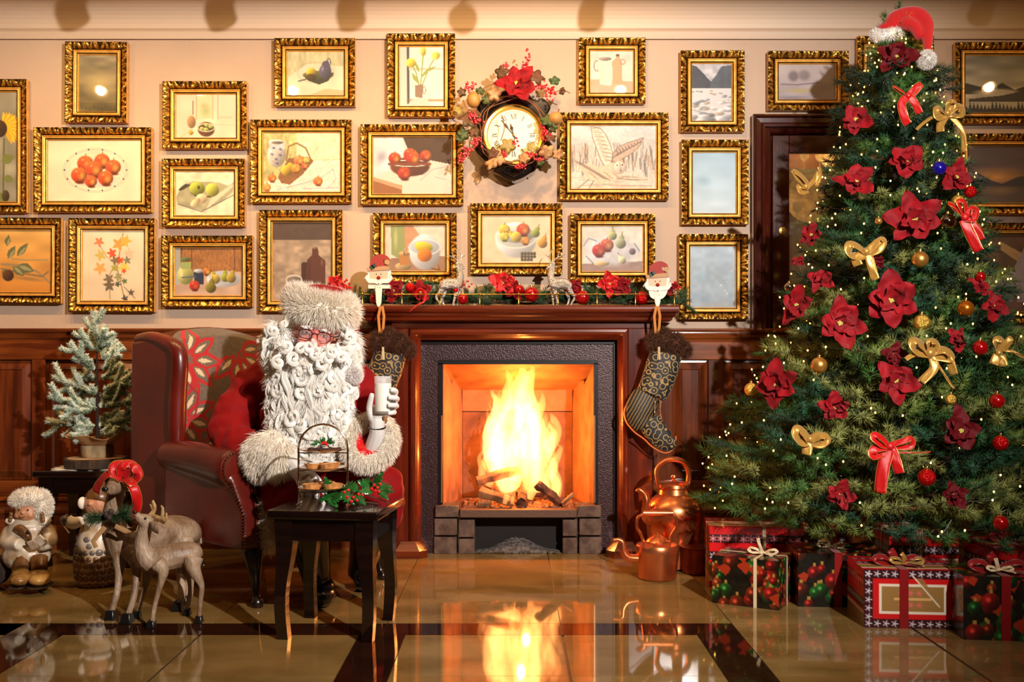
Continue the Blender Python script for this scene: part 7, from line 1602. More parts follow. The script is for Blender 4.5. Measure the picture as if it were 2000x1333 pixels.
BOWS = [
 (1772, 188, 40, 'red ribbon bow high on the tree, hanging straight', False, [([(1772, 190), (1785, 172), (1795, 168), (1780, 188)], 11), ([(1772, 190), (1755, 178), (1740, 172), (1760, 185)], 7)], [([(1770, 190), (1758, 205), (1762, 232), (1768, 246)], 15), ([(1774, 190), (1784, 205), (1792, 224)], 13)]),
 (1848, 222, 44, 'gold bow at the upper right edge with a long tail', True, [([(1848, 222), (1870, 208), (1872, 226), (1850, 226)], 16), ([(1846, 222), (1828, 214), (1826, 232), (1846, 226)], 16), ([(1848, 220), (1850, 202), (1862, 204), (1850, 222)], 12)], [([(1846, 226), (1834, 244), (1832, 260)], 14), ([(1842, 226), (1815, 232), (1785, 256)], 6), ([(1852, 226), (1876, 258), (1878, 300)], 9)]),
 (1572, 365, 36, 'gold bow sticking out left in front of the cabinet', True, [([(1574, 368), (1555, 348), (1548, 336), (1568, 350), (1578, 362)], 13), ([(1574, 368), (1592, 350), (1596, 338), (1588, 360)], 9), ([(1574, 366), (1560, 366), (1562, 376), (1576, 372)], 14)], [([(1592, 365), (1600, 345), (1596, 328)], 7)]),
 (1690, 492, 48, 'gold wired bow left of the tree centre', True, [([(1690, 494), (1664, 478), (1654, 485), (1660, 500), (1688, 498)], 18), ([(1692, 494), (1712, 474), (1722, 470), (1714, 488), (1694, 498)], 15)], [([(1688, 498), (1670, 505), (1672, 520)], 17), ([(1694, 498), (1700, 525), (1706, 548)], 15)]),
 (1882, 425, 54, 'large red bow on the right edge with a long wide tail', False, [([(1882, 425), (1860, 408), (1848, 398), (1866, 410), (1880, 424)], 12), ([(1884, 422), (1900, 408), (1896, 428), (1884, 430)], 17), ([(1882, 424), (1868, 398), (1880, 396), (1886, 420)], 12)], [([(1880, 430), (1888, 452), (1906, 492)], 19), ([(1884, 430), (1900, 444), (1912, 470)], 14)]),
 (1814, 690, 60, 'large gold bow with curling tails in the tree middle', True, [([(1814, 690), (1790, 668), (1780, 672), (1786, 686), (1812, 692)], 22), ([(1818, 688), (1842, 684), (1852, 700), (1820, 696)], 20), ([(1814, 688), (1812, 668), (1826, 672), (1818, 690)], 15)], [([(1812, 696), (1786, 692), (1764, 702)], 9), ([(1818, 696), (1820, 720), (1794, 746)], 16), ([(1822, 694), (1848, 700), (1858, 732)], 15), ([(1822, 700), (1838, 728), (1858, 760)], 4)]),
 (1948, 690, 42, 'gold bow at the far right edge above a red bauble', True, [([(1948, 690), (1940, 668), (1952, 664), (1950, 688)], 15), ([(1948, 690), (1962, 668), (1970, 662), (1956, 688)], 11)], [([(1946, 694), (1936, 712)], 17), ([(1952, 694), (1956, 716)], 16), ([(1955, 684), (1975, 688), (1996, 700)], 5)]),
 (1580, 858, 42, 'gold crumpled bow low on the left side', True, [([(1580, 860), (1560, 838), (1552, 846), (1560, 862), (1578, 864)], 20), ([(1582, 860), (1600, 850), (1612, 856), (1600, 868), (1584, 866)], 17)], [([(1578, 864), (1572, 888)], 18)]),
 (1736, 872, 50, 'red bow low in the centre with two long tails', False, [([(1736, 872), (1712, 850), (1702, 854), (1714, 866), (1734, 872)], 15), ([(1738, 870), (1758, 862), (1776, 856), (1774, 872), (1742, 874)], 12), ([(1734, 874), (1706, 876), (1700, 890), (1728, 884)], 17)], [([(1734, 876), (1722, 910), (1714, 962)], 23), ([(1738, 876), (1746, 900), (1752, 924)], 19), ([(1744, 882), (1770, 884), (1812, 882)], 3)]),
]
for a in BOWS: bow(*a)
# the red cap on the tree top
ca = thing('festive_hat', 'red felt cap with white trim and pompom on the tree top', 'hat', tuple(P(1762, 60, TY))); l = L(ca); kc = TY/FPX
def cl(a, b, dY=0): return P(a, b, TY+dY)-Vector(ca.location)
M_felt = mat('red_felt', (.74, .02, .025), rough=.9, sheen=.4, bump=('noise', 70, .4, .003))
mb = MB(); path_tube(mb, [(*cl(1738, 62, -.04), 16*kc), (*cl(1746, 42, -.05), 19*kc), (*cl(1768, 31, -.07), 18*kc), (*cl(1793, 31, -.09), 17*kc), (*cl(1809, 48, -.12), 14*kc), (*cl(1811, 72, -.15), 11*kc), (*cl(1812, 92, -.17), 8*kc), (*cl(1811, 106, -.18), 5*kc)], 6, 18, flat=(1, .75))
mb.ell(cl(1742, 56, -.02), (30*kc, 26*kc, 15*kc)); path_tube(mb, [(*cl(1765, 44, -.08), 14*kc), (*cl(1785, 52, -.11), 12*kc), (*cl(1798, 74, -.14), 9*kc)], 4, 12)
mb.build('felt', M_felt, ca, world=False, remesh=.006, relax=4)
M_wf = hairmat('white_trim', (.96, .94, .91), (.96, .93, .9))
ring = [(cl(1738+28*math.cos(a)+4*math.sin(a), 62-6*math.cos(a)+6*max(0, -math.sin(a)), 22*kc*math.sin(a)-.03), (9*kc, 9*kc, 10*kc)) for a in [2*PI*i/14 for i in range(14)]]
fur_obj('fur_trim', ring, 4200, .012, ca, 200, rad=.0011, m=M_wf); fur_obj('pompom', [(cl(1810, 117, -.19), (14*kc, 13*kc, 15*kc))], 2400, .012, ca, 230, rad=.0011, m=M_wf)

# ================================================================ MANTEL DECORATION
ZM = SH_TOP; YM = 5.06
gar = thing('mantel_garland', 'green fir garland along the mantel shelf behind the brass rail', 'garland', (PX(1010, YM), YM, ZM+.002))
items = []; g = random.Random(31)
for k in range(300):
    px = 655+k*2.26; a = g.uniform(0, 2*PI); zc = ZM+.028
    if px < 700: zc = ZM+.028-(700-px)*.0002
    p = (PX(px, YM), YM+g.uniform(-.03, .04), zc+g.uniform(-.008, .015)); d = (g.uniform(-1, 1), g.uniform(-.3, .2), g.uniform(-.05, .5))
    items.append((p, d, g.uniform(.55, .85), g.choice([(.14, .27, .15), (.12, .24, .15), (.2, .30, .16)])))
for px, hgt in ((690, .8), (722, .7), (790, 1.0), (817, 1.1), (835, 1.0), (948, .8), (1030, .7), (1110, .7), (1145, .8), (1180, .9), (1215, .7), (1290, .7), (1330, .6)): items.append(((PX(px, YM), YM+.03, ZM+.02), (g.uniform(-.2, .2), -.1, 1), .95*hgt, (.14, .28, .17))); items.append(((PX(px+9, YM), YM+.03, ZM+.02), (g.uniform(-.3, .3), -.1, 1), .85*hgt, (.14, .28, .17)))
for k in range(16): items.append(((PX(668+g.uniform(-12, 16), 5.0), 5.02+g.uniform(-.03, .04), ZM-.02-.008*k*.9), (g.uniform(-.5, .5), -.5, -1.2), .6, (.12, .25, .15)))
for k in range(5): items.append(((PX(1332+3*k, 5.0), 5.03, ZM+.02-.006*k), (.8, -.2, -.5), .5, (.14, .27, .15)))
scatter_sprigs('foliage', items, gar, M_pine)
MB().tube([(PX(655+k*34, YM), YM, ZM+.02+.004*math.sin(k)) for k in range(21)], .006, 6).build('core_wire', M_twig, gar)
M_redg = mat('red_sequin', (.78, .02, .03), rough=.3, metal=.2, bump=('voronoi', 300, .6, .002), sheen=.2)
for i, (px, py, r, lb) in enumerate(((656, 556, 22, 'red sequin flower at the left end over the person'), (770, 568, 24, 'red poinsettia beside the left stocking holder'), (822, 572, 24, 'red poinsettia left of the left silver reindeer'), (985, 553, 28, 'tall red poinsettia left of the big red bauble'), (1003, 566, 22, 'flat red poinsettia at the mantel middle'), (1122, 560, 18, 'red flower just right of the second silver reindeer'), (1190, 555, 24, 'red poinsettia between reindeer and right stocking holder'), (1215, 562, 22, 'red poinsettia nearest the right stocking holder'), (1305, 568, 20, 'red leaf flower at the right end of the mantel'))):
    flower(px, py, r, lb, 40+i, at=P(px, py, 5.0), m=M_redg if i in (0, 3, 6) else None, grp='flowers in the mantel garland')
for i, (px, py, r, k_, rb__, lb) in enumerate(((890, 566, 6, 'redg', 0, 'small red glitter bauble behind the left reindeer'), (801, 562, 10, 'redg', 0, 'red dotted bauble high in the garland near the left'), (733, 584, 11, 'red', 0, 'red bauble behind the left stocking holder strap'), (904, 584, 11, 'red', 0, 'glossy red bauble at the feet of the left reindeer'), (1014, 566, 10, 'red', 0, 'shiny small red bauble left of the biggest one'), (1038, 575, 15, 'red', 0, 'biggest matte red bauble on the mantel'), (1137, 581, 14, 'red', 1, 'ribbed red bauble by the second reindeer'), (1254, 582, 13, 'redg', 0, 'red bauble left of the right stocking holder'))):
    bauble(px, py, r, k_, lb, at=P(px, min(py, 597-r+1), 4.985), grp='baubles on the mantel', ribs=bool(rb__))
# red berries spray
for (px, py, n_, lb) in ((680, 562, 26, 'glossy red berry spray at the left end of the mantel'), (908, 556, 14, 'red berry spray right of the left silver reindeer'), (1318, 560, 8, 'little red berry spray at the right end of the mantel')):
    t = thing('berry_spray', lb, 'berries', tuple(P(px, py, 5.03)), 0, 'berry sprays on the mantel')
    for k in range(n_): x, z_ = g.gauss(0, .018), g.gauss(0, .014); MB().ell((x, g.uniform(-.012, .012), z_), g.uniform(.0045, .0065), None, 10, 7).build('berry', M_berry, t, world=False)
    MB().tube([(0, 0, -.04), (0, 0, 0), (.01, 0, .02)], .0015, 5).build('stem', M_twig, t, world=False)
rt = thing('red_ribbon_curl', 'red ribbon curl hanging over the mantel edge', 'ribbon', tuple(P(830, 572, 4.93))); l = L(rt)
ribbon(rt, [l(810, 580, 4.96), l(818, 566, 4.94), l(830, 572, 4.925), l(828, 588, 4.905), l(812, 598, 4.90), l(800, 609, 4.905)], .016, 'ribbon_tail', twist=1.5)
# brass gallery rail
br_ = thing('gallery_rail', 'thin brass gallery rail on turned posts along the mantel', 'rail', (PX(1010, 4.95), 4.95, ZM))
kb_ = 4.95/FPX
for px in (708, 785, 861, 937, 1013, 1090, 1166, 1241, 1317):
    h = PZ(574, 4.95)-ZM; MB().lathe([(0, 0), (.0062, 0), (.0062, .003), (.003, .006), (.0045, .014), (.0025, .020), (.004, .028), (.0025, .034), (.0042, .040), (.0022, h-.008), (.0046, h-.003), (.0046, h+.003), (.002, h+.006), (.0035, h+.010), (0, h+.013)], 12, (PX(px, 4.95)-PX(1010, 4.95), 0, 0)).build('post', M_brass, br_, world=False)
MB().tube([(PX(706, 4.95)-PX(1010, 4.95), 0, PZ(575, 4.95)-ZM), (PX(1319, 4.95)-PX(1010, 4.95), 0, PZ(575, 4.95)-ZM)], .0022, 8).build('rod', M_brass, br_, world=False)
# silver reindeer
M_silv = mat('silver_glitter', (.80, .77, .72), rough=.34, metal=.8, bump=('voronoi', 260, 1, .003))
def reindeer(label, px, mir):
    t = thing('silver_reindeer', label, 'reindeer figurine', (PX(px, 4.99), 4.99, ZM), 0, 'silver glitter reindeer on the mantel'); k = 4.99/FPX
    def q_(a, b, Y=0): return ((a-885)*k*mir, Y, (597-b)*k)
    cs = [[(862, 563, 0, 7), (868, 556, 0, 11), (880, 553, 0, 11), (893, 556, 0, 11), (899, 560, 0, 6)], [(893, 556, 0, 9), (899, 540, 0, 7), (897, 525, 0, 6), (897, 518, 0, 5)], [(890, 515, 0, 2.5), (896, 514, 0, 5), (904, 521, 0, 3), (908, 524, 0, 1.5)],
          [(866, 560, 0, 7), (858, 572, 0, 4.5), (852, 580, 0, 3), (858, 590, 0, 2.2), (859, 597, 0, 2.5)], [(870, 560, .02, 6), (866, 575, .02, 4), (863, 584, .02, 2.6), (868, 597, .02, 2.2)], [(893, 562, 0, 6), (889, 578, 0, 3.4), (886, 590, 0, 2.4), (886, 596, 0, 2.8)], [(896, 562, .018, 6), (895, 580, .018, 3.2), (893, 597, .018, 2.6)]]
    mb = MB()
    for c_ in cs: path_tube(mb, [(*q_(a, b, Y), r*k) for a, b, Y, r in c_], 4, 10)
    mb.build('body', M_silv, t, world=False, remesh=.0028, relax=2)
    for an in ([(896, 512, 0, 1.8), (889, 504, -.01, 1.5), (880, 500, -.02, 1.3), (872, 497, -.03, .7)], [(886, 503, -.01, 1.3), (884, 492, -.015, .6)], [(898, 512, .006, 1.8), (902, 502, .015, 1.5), (898, 490, .02, 1.2), (893, 482, .02, .7)], [(901, 502, .015, 1.3), (909, 496, .015, .6)], [(893, 507, -.006, 1.2), (896, 500, -.01, .6)]):
        mb = MB(); path_tube(mb, [(*q_(a, b, Y), r*k) for a, b, Y, r in an], 3, 6); mb.build('antler', M_silv, t, world=False)
    for Y in (-.010, .010): MB().ell(q_(891, 520, Y), (4*k, 1.5*k, 2.5*k), None, 10, 6).build('ear', M_silv, t, world=False)
reindeer('silver glitter reindeer facing right, nearer the left stocking holder', 885, 1); reindeer('silver glitter reindeer facing left, nearer the mantel middle', 1090, -1)
# stocking holders: painted wooden bearded faces with caps
M_wcream = mat('painted_cream', (.90, .88, .78), rough=.55); M_wred = mat('painted_red', (.58, .16, .13), rough=.7); M_wtan = mat('painted_tan', (.68, .52, .36), rough=.7); M_wface = mat('painted_pink', (.93, .68, .56), rough=.6); M_wgrn = mat('painted_green', (.13, .22, .15), rough=.6); M_wgrey = mat('painted_white_grey', (.84, .84, .80), rough=.6); M_nose = mat('red_bead', (.55, .06, .05), rough=.2, coat=.7)
def blob2(pts, n=4): return [tuple(q[:2]) for q in smoothpath(list(pts)+[pts[0]], n)[:-1]]
def holder(cx, top, label, variant):
    Y = 4.915; t = thing('stocking_holder', label, 'stocking holder', tuple(P(cx, 597, Y)), 0, 'wooden stocking holders on the mantel'); k = Y/FPX
    dv = top-497; f_ = lambda pts: [((a-cx)*k, (597-b-dv*(b < 590))*k) for a, b in pts]; c = cx
    A = lambda name, pts, y0, y1, m: MB().prism(f_(pts), y0, y1).build(name, m, t, world=False, bevel=.0012, smooth=False)
    A('hook_bar', [(c-7, 558), (c+7, 558), (c+5, 592), (c+2, 600), (c-2, 600), (c-5, 592)], -.008, 0, M_wcream)
    A('base_block', [(c-21, 556), (c+21, 556), (c+21, 564), (c-21, 564)], 0, .06, M_wcream) if variant == 0 else A('beard', blob2([(c-18, 548), (c+18, 548), (c+14, 566), (c, 572), (c-14, 566)]), -.004, .006, M_wcream)
    A('moustache', blob2([(c-27, 543), (c-22, 537), (c-18, 545), (c+18, 545), (c+22, 537), (c+27, 543), (c+20, 553), (c+8, 554), (c, 557), (c-8, 554), (c-20, 553)]), -.010, -.002, M_wgrey)
    A('face', [(c-18, 530), (c+18, 530), (c+17, 545), (c+8, 551), (c-8, 551), (c-17, 545)], -.006, .002, M_wface)
    A('hair', blob2([(c-21, 527), (c+21, 527), (c+22, 540), (c+26, 546), (c-26, 546), (c-22, 540)]), -.003, .004, M_wgrey)
    A('cap_band', [(c-24, 524), (c+20, 519), (c+22, 528), (c-22, 530)], -.010, .002, M_wtan)
    s_ = 1
    A('cap', blob2([(c-18, 523), (c-15, 508), (c-6, 499), (c+8, 497), (c+19, 503), (c+21, 512), (c+15, 509), (c+9, 508), (c+10, 514), (c+17, 520)]), -.006, .004, M_wred)
    MB().lathe([(0, 0), (5*k, 0), (5*k, .006), (0, .006)], 16, ((17)*k, -.011, (597-513-dv)*k), Matrix.Rotation(PI/2, 3, 'X')).build('cap_ball', M_wtan, t, world=False)
    for a, b, an in ((c-13, 523, .6), (c-9, 520, 2.2)): MB().prism([((a-c)*k+6*k*math.cos(an+q)*(1 if i % 2 else .55), (597-b-dv)*k+6*k*math.sin(an+q)*(1 if i % 2 else .55)) for i, q in enumerate([PI*j/4 for j in range(8)])], -.013, -.010).build('leaf', M_wgrn, t, world=False, smooth=False)
    MB().ell(((0)*k, -.010, (597-543-dv)*k), (4*k, 4*k, 3.8*k), None, 12, 8).build('nose', M_nose, t, world=False)
    for dx in (-4.5, 4.5): MB().ell((dx*k, -.007, (597-536-dv)*k), (1.1*k, .001, 1.3*k), None, 8, 5).build('eye', MATS['black'], t, world=False)
    MB().ell((0, -.011, (597-554.5-dv)*k), (2*k, .001, 1*k), None, 8, 5).build('mouth', M_nose, t, world=False)
    for dx in (-2.5, 2.5): MB().ell((dx*k, -.0085, (597-562-dv)*k), (1*k, .0008, 1*k), None, 8, 5).build('screw', M_brass, t, world=False)
holder(740, 497, 'bearded face stocking holder in a red cap, at the left', 0); holder(1284, 511, 'bearded face stocking holder at the right end of the mantel', 1)
# stockings
M_stk = mat('brocade', (.05, .035, .03), rough=.6, sheen=.2)
def brocade(m):
    nt = m.node_tree; N = nt.nodes; K = nt.links; b = N['Principled BSDF']; tc = N.new('ShaderNodeTexCoord')
    vo = N.new('ShaderNodeTexVoronoi'); vo.inputs['Scale'].default_value = 30; K.new(tc.outputs['Object'], vo.inputs['Vector'])
    ma = N.new('ShaderNodeMath'); ma.operation = 'MULTIPLY'; ma.inputs[1].default_value = 17; K.new(vo.outputs['Distance'], ma.inputs[0]); si = N.new('ShaderNodeMath'); si.operation = 'SINE'; K.new(ma.outputs[0], si.inputs[0])
    r = N.new('ShaderNodeValToRGB'); r.color_ramp.elements[0].position = .55; r.color_ramp.elements[0].color = L4((.05, .04, .04)); r.color_ramp.elements[1].position = .75; r.color_ramp.elements[1].color = L4((.62, .50, .28)); K.new(si.outputs[0], r.inputs['Fac']); K.new(r.outputs[0], b.inputs['Base Color'])
brocade(M_stk)
M_strp = mat('stocking_stripe', (.06, .04, .03), rough=.6); 
def stripe(m):
    nt = m.node_tree; N = nt.nodes; K = nt.links; b = N['Principled BSDF']; tc = N.new('ShaderNodeTexCoord'); w_ = N.new('ShaderNodeTexWave'); w_.inputs['Scale'].default_value = 22; w_.inputs['Distortion'].default_value = 1.5; mp = N.new('ShaderNodeMapping'); mp.inputs['Rotation'].default_value = (0, -.5, 0); K.new(tc.outputs['Object'], mp.inputs['Vector']); K.new(mp.outputs[0], w_.inputs['Vector'])
    r = N.new('ShaderNodeValToRGB'); r.color_ramp.elements[0].position = .5; r.color_ramp.elements[0].color = L4((.05, .04, .035)); r.color_ramp.elements[1].position = .8; r.color_ramp.elements[1].color = L4((.46, .36, .18)); K.new(w_.outputs['Fac'], r.inputs['Fac']); K.new(r.outputs[0], b.inputs['Base Color'])
stripe(M_strp)
M_pip = mat('orange_piping', (.80, .42, .16), rough=.4); M_fux = mat('brown_fur', (.30, .16, .07), rough=.9); M_strap = mat('suede_strap', (.72, .46, .20), rough=.8); M_tas = mat('cream_tassel', (.80, .72, .56), rough=.7)
def stocking(dx, label, Y=4.885):
    t = thing('stocking', label, 'stocking', tuple(P(1285+dx, 720, Y)), 0, 'christmas stockings on the mantel'); l = L(t); k = Y/FPX; fy = .42
    def body(name, pts, m, rem=.005):
        mb = MB(); 
        for c_ in pts: path_tube(mb, [(*l(a+dx, b, Y), r*k) for a, b, r in c_], 5, 16, flat=(1, 1))
        mb.v = [(x, y*fy, z_) for x, y, z_ in mb.v]; mb.build(name, m, t, world=False, remesh=rem, relax=3)
    body('leg', [[(1300, 690, 30), (1294, 715, 33), (1284, 745, 32), (1272, 772, 30)], [(1318, 690, 14), (1318, 712, 11), (1308, 735, 10)]], M_stk)
    body('heel', [[(1266, 770, 27), (1253, 795, 31), (1252, 815, 28), (1262, 832, 22)]], M_strp)
    body('foot', [[(1266, 820, 24), (1280, 842, 23), (1297, 860, 21), (1309, 866, 15), (1318, 856, 5)]], M_stk)
    ol = [(1268, 700), (1256, 735), (1243, 765), (1226, 788), (1219, 805), (1224, 826), (1240, 845), (1258, 858), (1275, 874), (1297, 885), (1312, 880), (1319, 864), (1320, 852)]
    MB().tube([l(a+dx, b, Y) for a, b in [tuple(q) for q in smoothpath(ol, 4)]], .0035, 6).build('piping', M_pip, t, world=False)
    MB().tube([l(a+dx, b, Y) for a, b in [tuple(q) for q in smoothpath([(1330, 702), (1322, 722), (1305, 752), (1292, 780), (1290, 810), (1298, 835)], 4)]], .0028, 6).build('piping', M_pip, t, world=False)
    fur_obj('fur_cuff', [(l(1276+dx, 668, Y), (.030, .032, .042)), (l(1298+dx, 664, Y), (.034, .034, .050)), (l(1320+dx, 672, Y), (.034, .034, .048)), (l(1338+dx, 684, Y), (.024, .03, .034))], 5000, .022, t, 300-int(dx)//10, m=M_fux, rad=.0011)
    for o in (-6, 5): MB().tube([l(1284+dx-533*0+a, b, Y-.012) for a, b in ((o*.3, 598), (o, 618), (o*.7, 640), (-2, 668), (-3, 680))], .0062, 8, flat=(1, .25)).build('strap', M_strap, t, world=False)
    mb = MB(); c = l(1287+dx, 678, Y-.034); mb.tube([c, c+Vector((0, 0, -.012))], .006, 10)
    for i in range(14): mb.tube([c+Vector((.004*math.cos(i), .004*math.sin(i), -.01)), c+Vector((.012*math.cos(i)*(i % 3+1)/3, .006*math.sin(i), -.060))], .0016, 4)
    mb.build('tassel', M_tas, t, world=False)
    mb = MB(); q0 = l(1284+dx, 795, Y-.030); fr = [(-5, -13), (5, -13), (5, 13), (-5, 13)]; mb.tube([q0+Vector((a*k, 0, b*k)) for a, b in fr], .0032, 6, closed=True); mb.build('buckle', mat('paste_buckle', (.85, .80, .68), rough=.15, metal=.9, bump=('voronoi', 300, 1, .002)), t, world=False)
stocking(0, 'brocade stocking with brown fur cuff hanging at the right of the mantel'); stocking(-539, 'brocade stocking hanging at the left, half behind the seated person')
# ================================================================ WALL CLOCK and its wreath
YC = 5.06; kC = YC/FPX; ccx, ccz = PX(1003, YC), PZ(262, YC)
ck_ = thing('wall_clock', 'black lacquered wall clock with brass ring and Roman numerals', 'clock', (ccx, WY-.001, ccz))
M_lac = mat('black_lacquer', (.05, .035, .03), rough=.12, coat=.9, var=((.12, .08, .05), 14, 3)); M_dial = mat('enamel_dial', (.90, .85, .74), rough=.35, coat=.3)
lf = lambda pts: [((a-1003)*kC, (262-b)*kC) for a, b in pts]
out = [(1003, 352), (985, 345), (972, 337), (960, 330), (955, 318), (940, 306), (925, 285), (938, 262), (930, 240), (938, 225), (930, 205), (945, 188), (960, 192), (975, 178), (990, 170), (1003, 166)]
out = out+[(2006-a, b) for a, b in out[-2:0:-1]]
MB().prism([p for p in lf([tuple(q[:2]) for q in smoothpath(out+[out[0]], 4)[:-1]])], -.11, 0).build('case', M_lac, ck_, world=False, bevel=.010)
mb = MB(); mb.prism(lf([(985, 322), (1021, 322), (1024, 334), (1003, 345), (982, 334)]), -.130, -.10).build('case_pendant', M_lac, ck_, world=False, bevel=.008)
mb = MB(); Mx = Matrix.Rotation(PI/2, 3, 'X')
MB().lathe([(50*kC, .0), (58*kC, .004), (60*kC, .012), (57*kC, .020), (53*kC, .018), (51*kC, .006), (50*kC, .0)], 64, (0, -.110, 0), Mx).build('bezel', M_brass, ck_, world=False)
MB().lathe([(0, .004), (52*kC, .003)], 64, (0, -.110, 0), Mx).build('dial', M_dial, ck_, world=False, smooth=False)
M_num = mat('numeral_black', (.06, .05, .05), rough=.5)
def bar(mb, x0, z0, x1, z1, w_, y=-.1145): d = Vector((x1-x0, 0, z1-z0)).normalized(); s_ = Vector((-d.z, 0, d.x))*w_/2; a, b = Vector((x0, y, z0)), Vector((x1, y, z1)); mb.add([a-s_, b-s_, b+s_, a+s_], [(0, 1, 2, 3)])
ROM = ['XII', 'I', 'II', 'III', 'IIII', 'V', 'VI', 'VII', 'VIII', 'IX', 'X', 'XI']
for h_, sx in enumerate(ROM):
    a = PI/2-h_*PI/6; mb = MB(); ox = -(sum({'I': 3.2, 'V': 5.4, 'X': 5.6}[c] for c in sx))/2; rc = 37; T = lambda x, r: ((rc+r)*kC*math.cos(a)+x*kC*math.sin(a), (rc+r)*kC*math.sin(a)-x*kC*math.cos(a))
    for c in sx:
        wc = {'I': 3.2, 'V': 5.4, 'X': 5.6}[c]; x = ox+wc/2
        if c == 'I': bar(mb, *T(x, -5.5), *T(x, 5.5), 1.2*kC)
        if c == 'V': bar(mb, *T(x-2, 5.5), *T(x, -5.5), 1.4*kC); bar(mb, *T(x+2, 5.5), *T(x, -5.5), .6*kC)
        if c == 'X': bar(mb, *T(x-2.1, 5.5), *T(x+2.1, -5.5), 1.4*kC); bar(mb, *T(x+2.1, 5.5), *T(x-2.1, -5.5), .6*kC)
        ox += wc
    mb.build('numeral', M_num, ck_, world=False, smooth=False)
mb = MB()
for k in range(60): a = k*PI/30; bar(mb, 46*kC*math.cos(a), 46*kC*math.sin(a), 47.5*kC*math.cos(a), 47.5*kC*math.sin(a), .5*kC)
tag(mb.build('minute_marks', M_num, ck_, world=False, smooth=False), kind='stuff')
for nm, dx, dz, w_ in (('minute_hand', -24, 30, 1.6), ('hour_hand', -6, 22, 2.2), ):
    L_ = math.hypot(dx, dz); ux, uz = dx/L_, dz/L_; mb = MB(); bar(mb, -ux*9*kC, -uz*9*kC, dx*kC, dz*kC, w_*kC, -.119)
    for r_ in (.55, .68): mb.tube([(ux*L_*r_*kC+2.6*kC*math.cos(t), -.119, uz*L_*r_*kC+2.6*kC*math.sin(t)) for t in [PI*j/5 for j in range(10)]], .45*kC, 4, closed=True)
    mb.build(nm, M_num, ck_, world=False)
MB().ell((0, -.119, 0), (2.5*kC, .003, 2.5*kC), None, 12, 6).build('hub', M_brass, ck_, world=False)
# wreath round the clock
wr = thing('clock_wreath', 'autumn wreath of berries, leaves and gourds wound round the clock', 'wreath', (ccx, YC-.02, ccz))
wl = lambda a, b, dY=0: P(a, b, YC-.030+dY)-Vector(wr.location)
M_vine = mat('dry_vine', (.48, .30, .17), rough=.8); g = random.Random(77)
for q_ in range(3):
    mb = MB(); R0 = 62+q_*3; pts = [wl(1003+(R0+5*math.sin(5*a+q_))*math.cos(a), 255+(R0+4*math.sin(4*a+2*q_))*math.sin(a), .01*math.sin(3*a+q_)) for a in [2*PI*i/60 for i in range(60)]]; mb.tube(pts, .0024, 6, closed=True); mb.build('vine', M_vine, wr, world=False)
for pts in ([(965, 330), (955, 338), (962, 322), (978, 320)], [(940, 175), (960, 165), (985, 158)], [(1085, 180), (1098, 176), (1114, 182)], [(905, 195), (910, 210), (925, 218)], [(930, 215), (940, 225), (932, 228), (928, 220)], [(980, 225), (985, 250), (978, 275)]):
    MB().tube([wl(*tuple(q), -.03) for q in smoothpath(pts, 5)], .0022, 6).build('tendril', M_vine, wr, world=False)
M_lf = [mat('leaf_brown', (.40, .22, .15), rough=.6, var=((.30, .24, .12), 20, 3)), mat('leaf_green', (.30, .33, .14), rough=.6, var=((.20, .26, .12), 20, 3)), mat('leaf_tan', (.72, .55, .36), rough=.6, var=((.60, .40, .26), 20, 3)), mat('leaf_dull', (.24, .33, .20), rough=.6), mat('leaf_olive', (.62, .56, .28), rough=.6, var=((.5, .4, .2), 20, 3))]
def ivy(x, y, r, ang, kind, dY=-.035, tilt=None):
    mb = MB(); k = kC; C_ = wl(x, y, dY); rim_ = []
    for i in range(20):
        a = 2*PI*i/20; rad = r*(.62+.30*abs(math.cos(2.5*a))**1.2+(.12 if i == 0 else 0)); rim_.append((rad*math.cos(a), rad*math.sin(a)))
    M_ = Matrix.Rotation(math.radians(g.uniform(-35, 35)), 3, 'X') @ Matrix.Rotation(math.radians(g.uniform(-35, 35)), 3, 'Z') @ Matrix.Rotation(-math.radians(ang), 3, 'Y')
    v = [Vector((0, 0, 0))]+[Vector((a*k*.55, -.006, b*k*.55)) for a, b in rim_]+[Vector((a*k, .004*math.sin(i*1.3), b*k)) for i, (a, b) in enumerate(rim_)]
    mb.add([M_ @ p+C_ for p in v], [(0, 1+(i+1) % 20, 1+i) for i in range(20)]+[(1+i, 1+(i+1) % 20, 21+(i+1) % 20, 21+i) for i in range(20)]).build('leaf', M_lf[kind], wr, world=False, solid=.0008)
for a in ((980, 142, 16, 20, 0), (1048, 150, 19, 0, 0), (1083, 158, 13, 90, 3), (965, 185, 16, 160, 2), (938, 178, 11, 90, 1), (902, 180, 11, 250, 0), (895, 215, 13, 0, 4), (915, 235, 20, 240, 0), (905, 262, 15, 30, 1), (925, 258, 14, 90, 0), (898, 270, 12, 0, 1), (962, 300, 15, 10, 0), (960, 318, 18, 100, 2), (975, 312, 15, 60, 2), (992, 285, 18, 200, 4), (1040, 288, 15, 300, 4), (1068, 298, 19, 40, 2), (1090, 302, 14, 280, 2), (1068, 235, 17, 90, 1), (1075, 268, 14, 30, 0), (1055, 318, 10, 0, 1), (950, 195, 12, 20, 1), (1022, 310, 13, 0, 2), (1080, 250, 12, 90, 1), (1098, 178, 9, 0, 0)): ivy(*a)
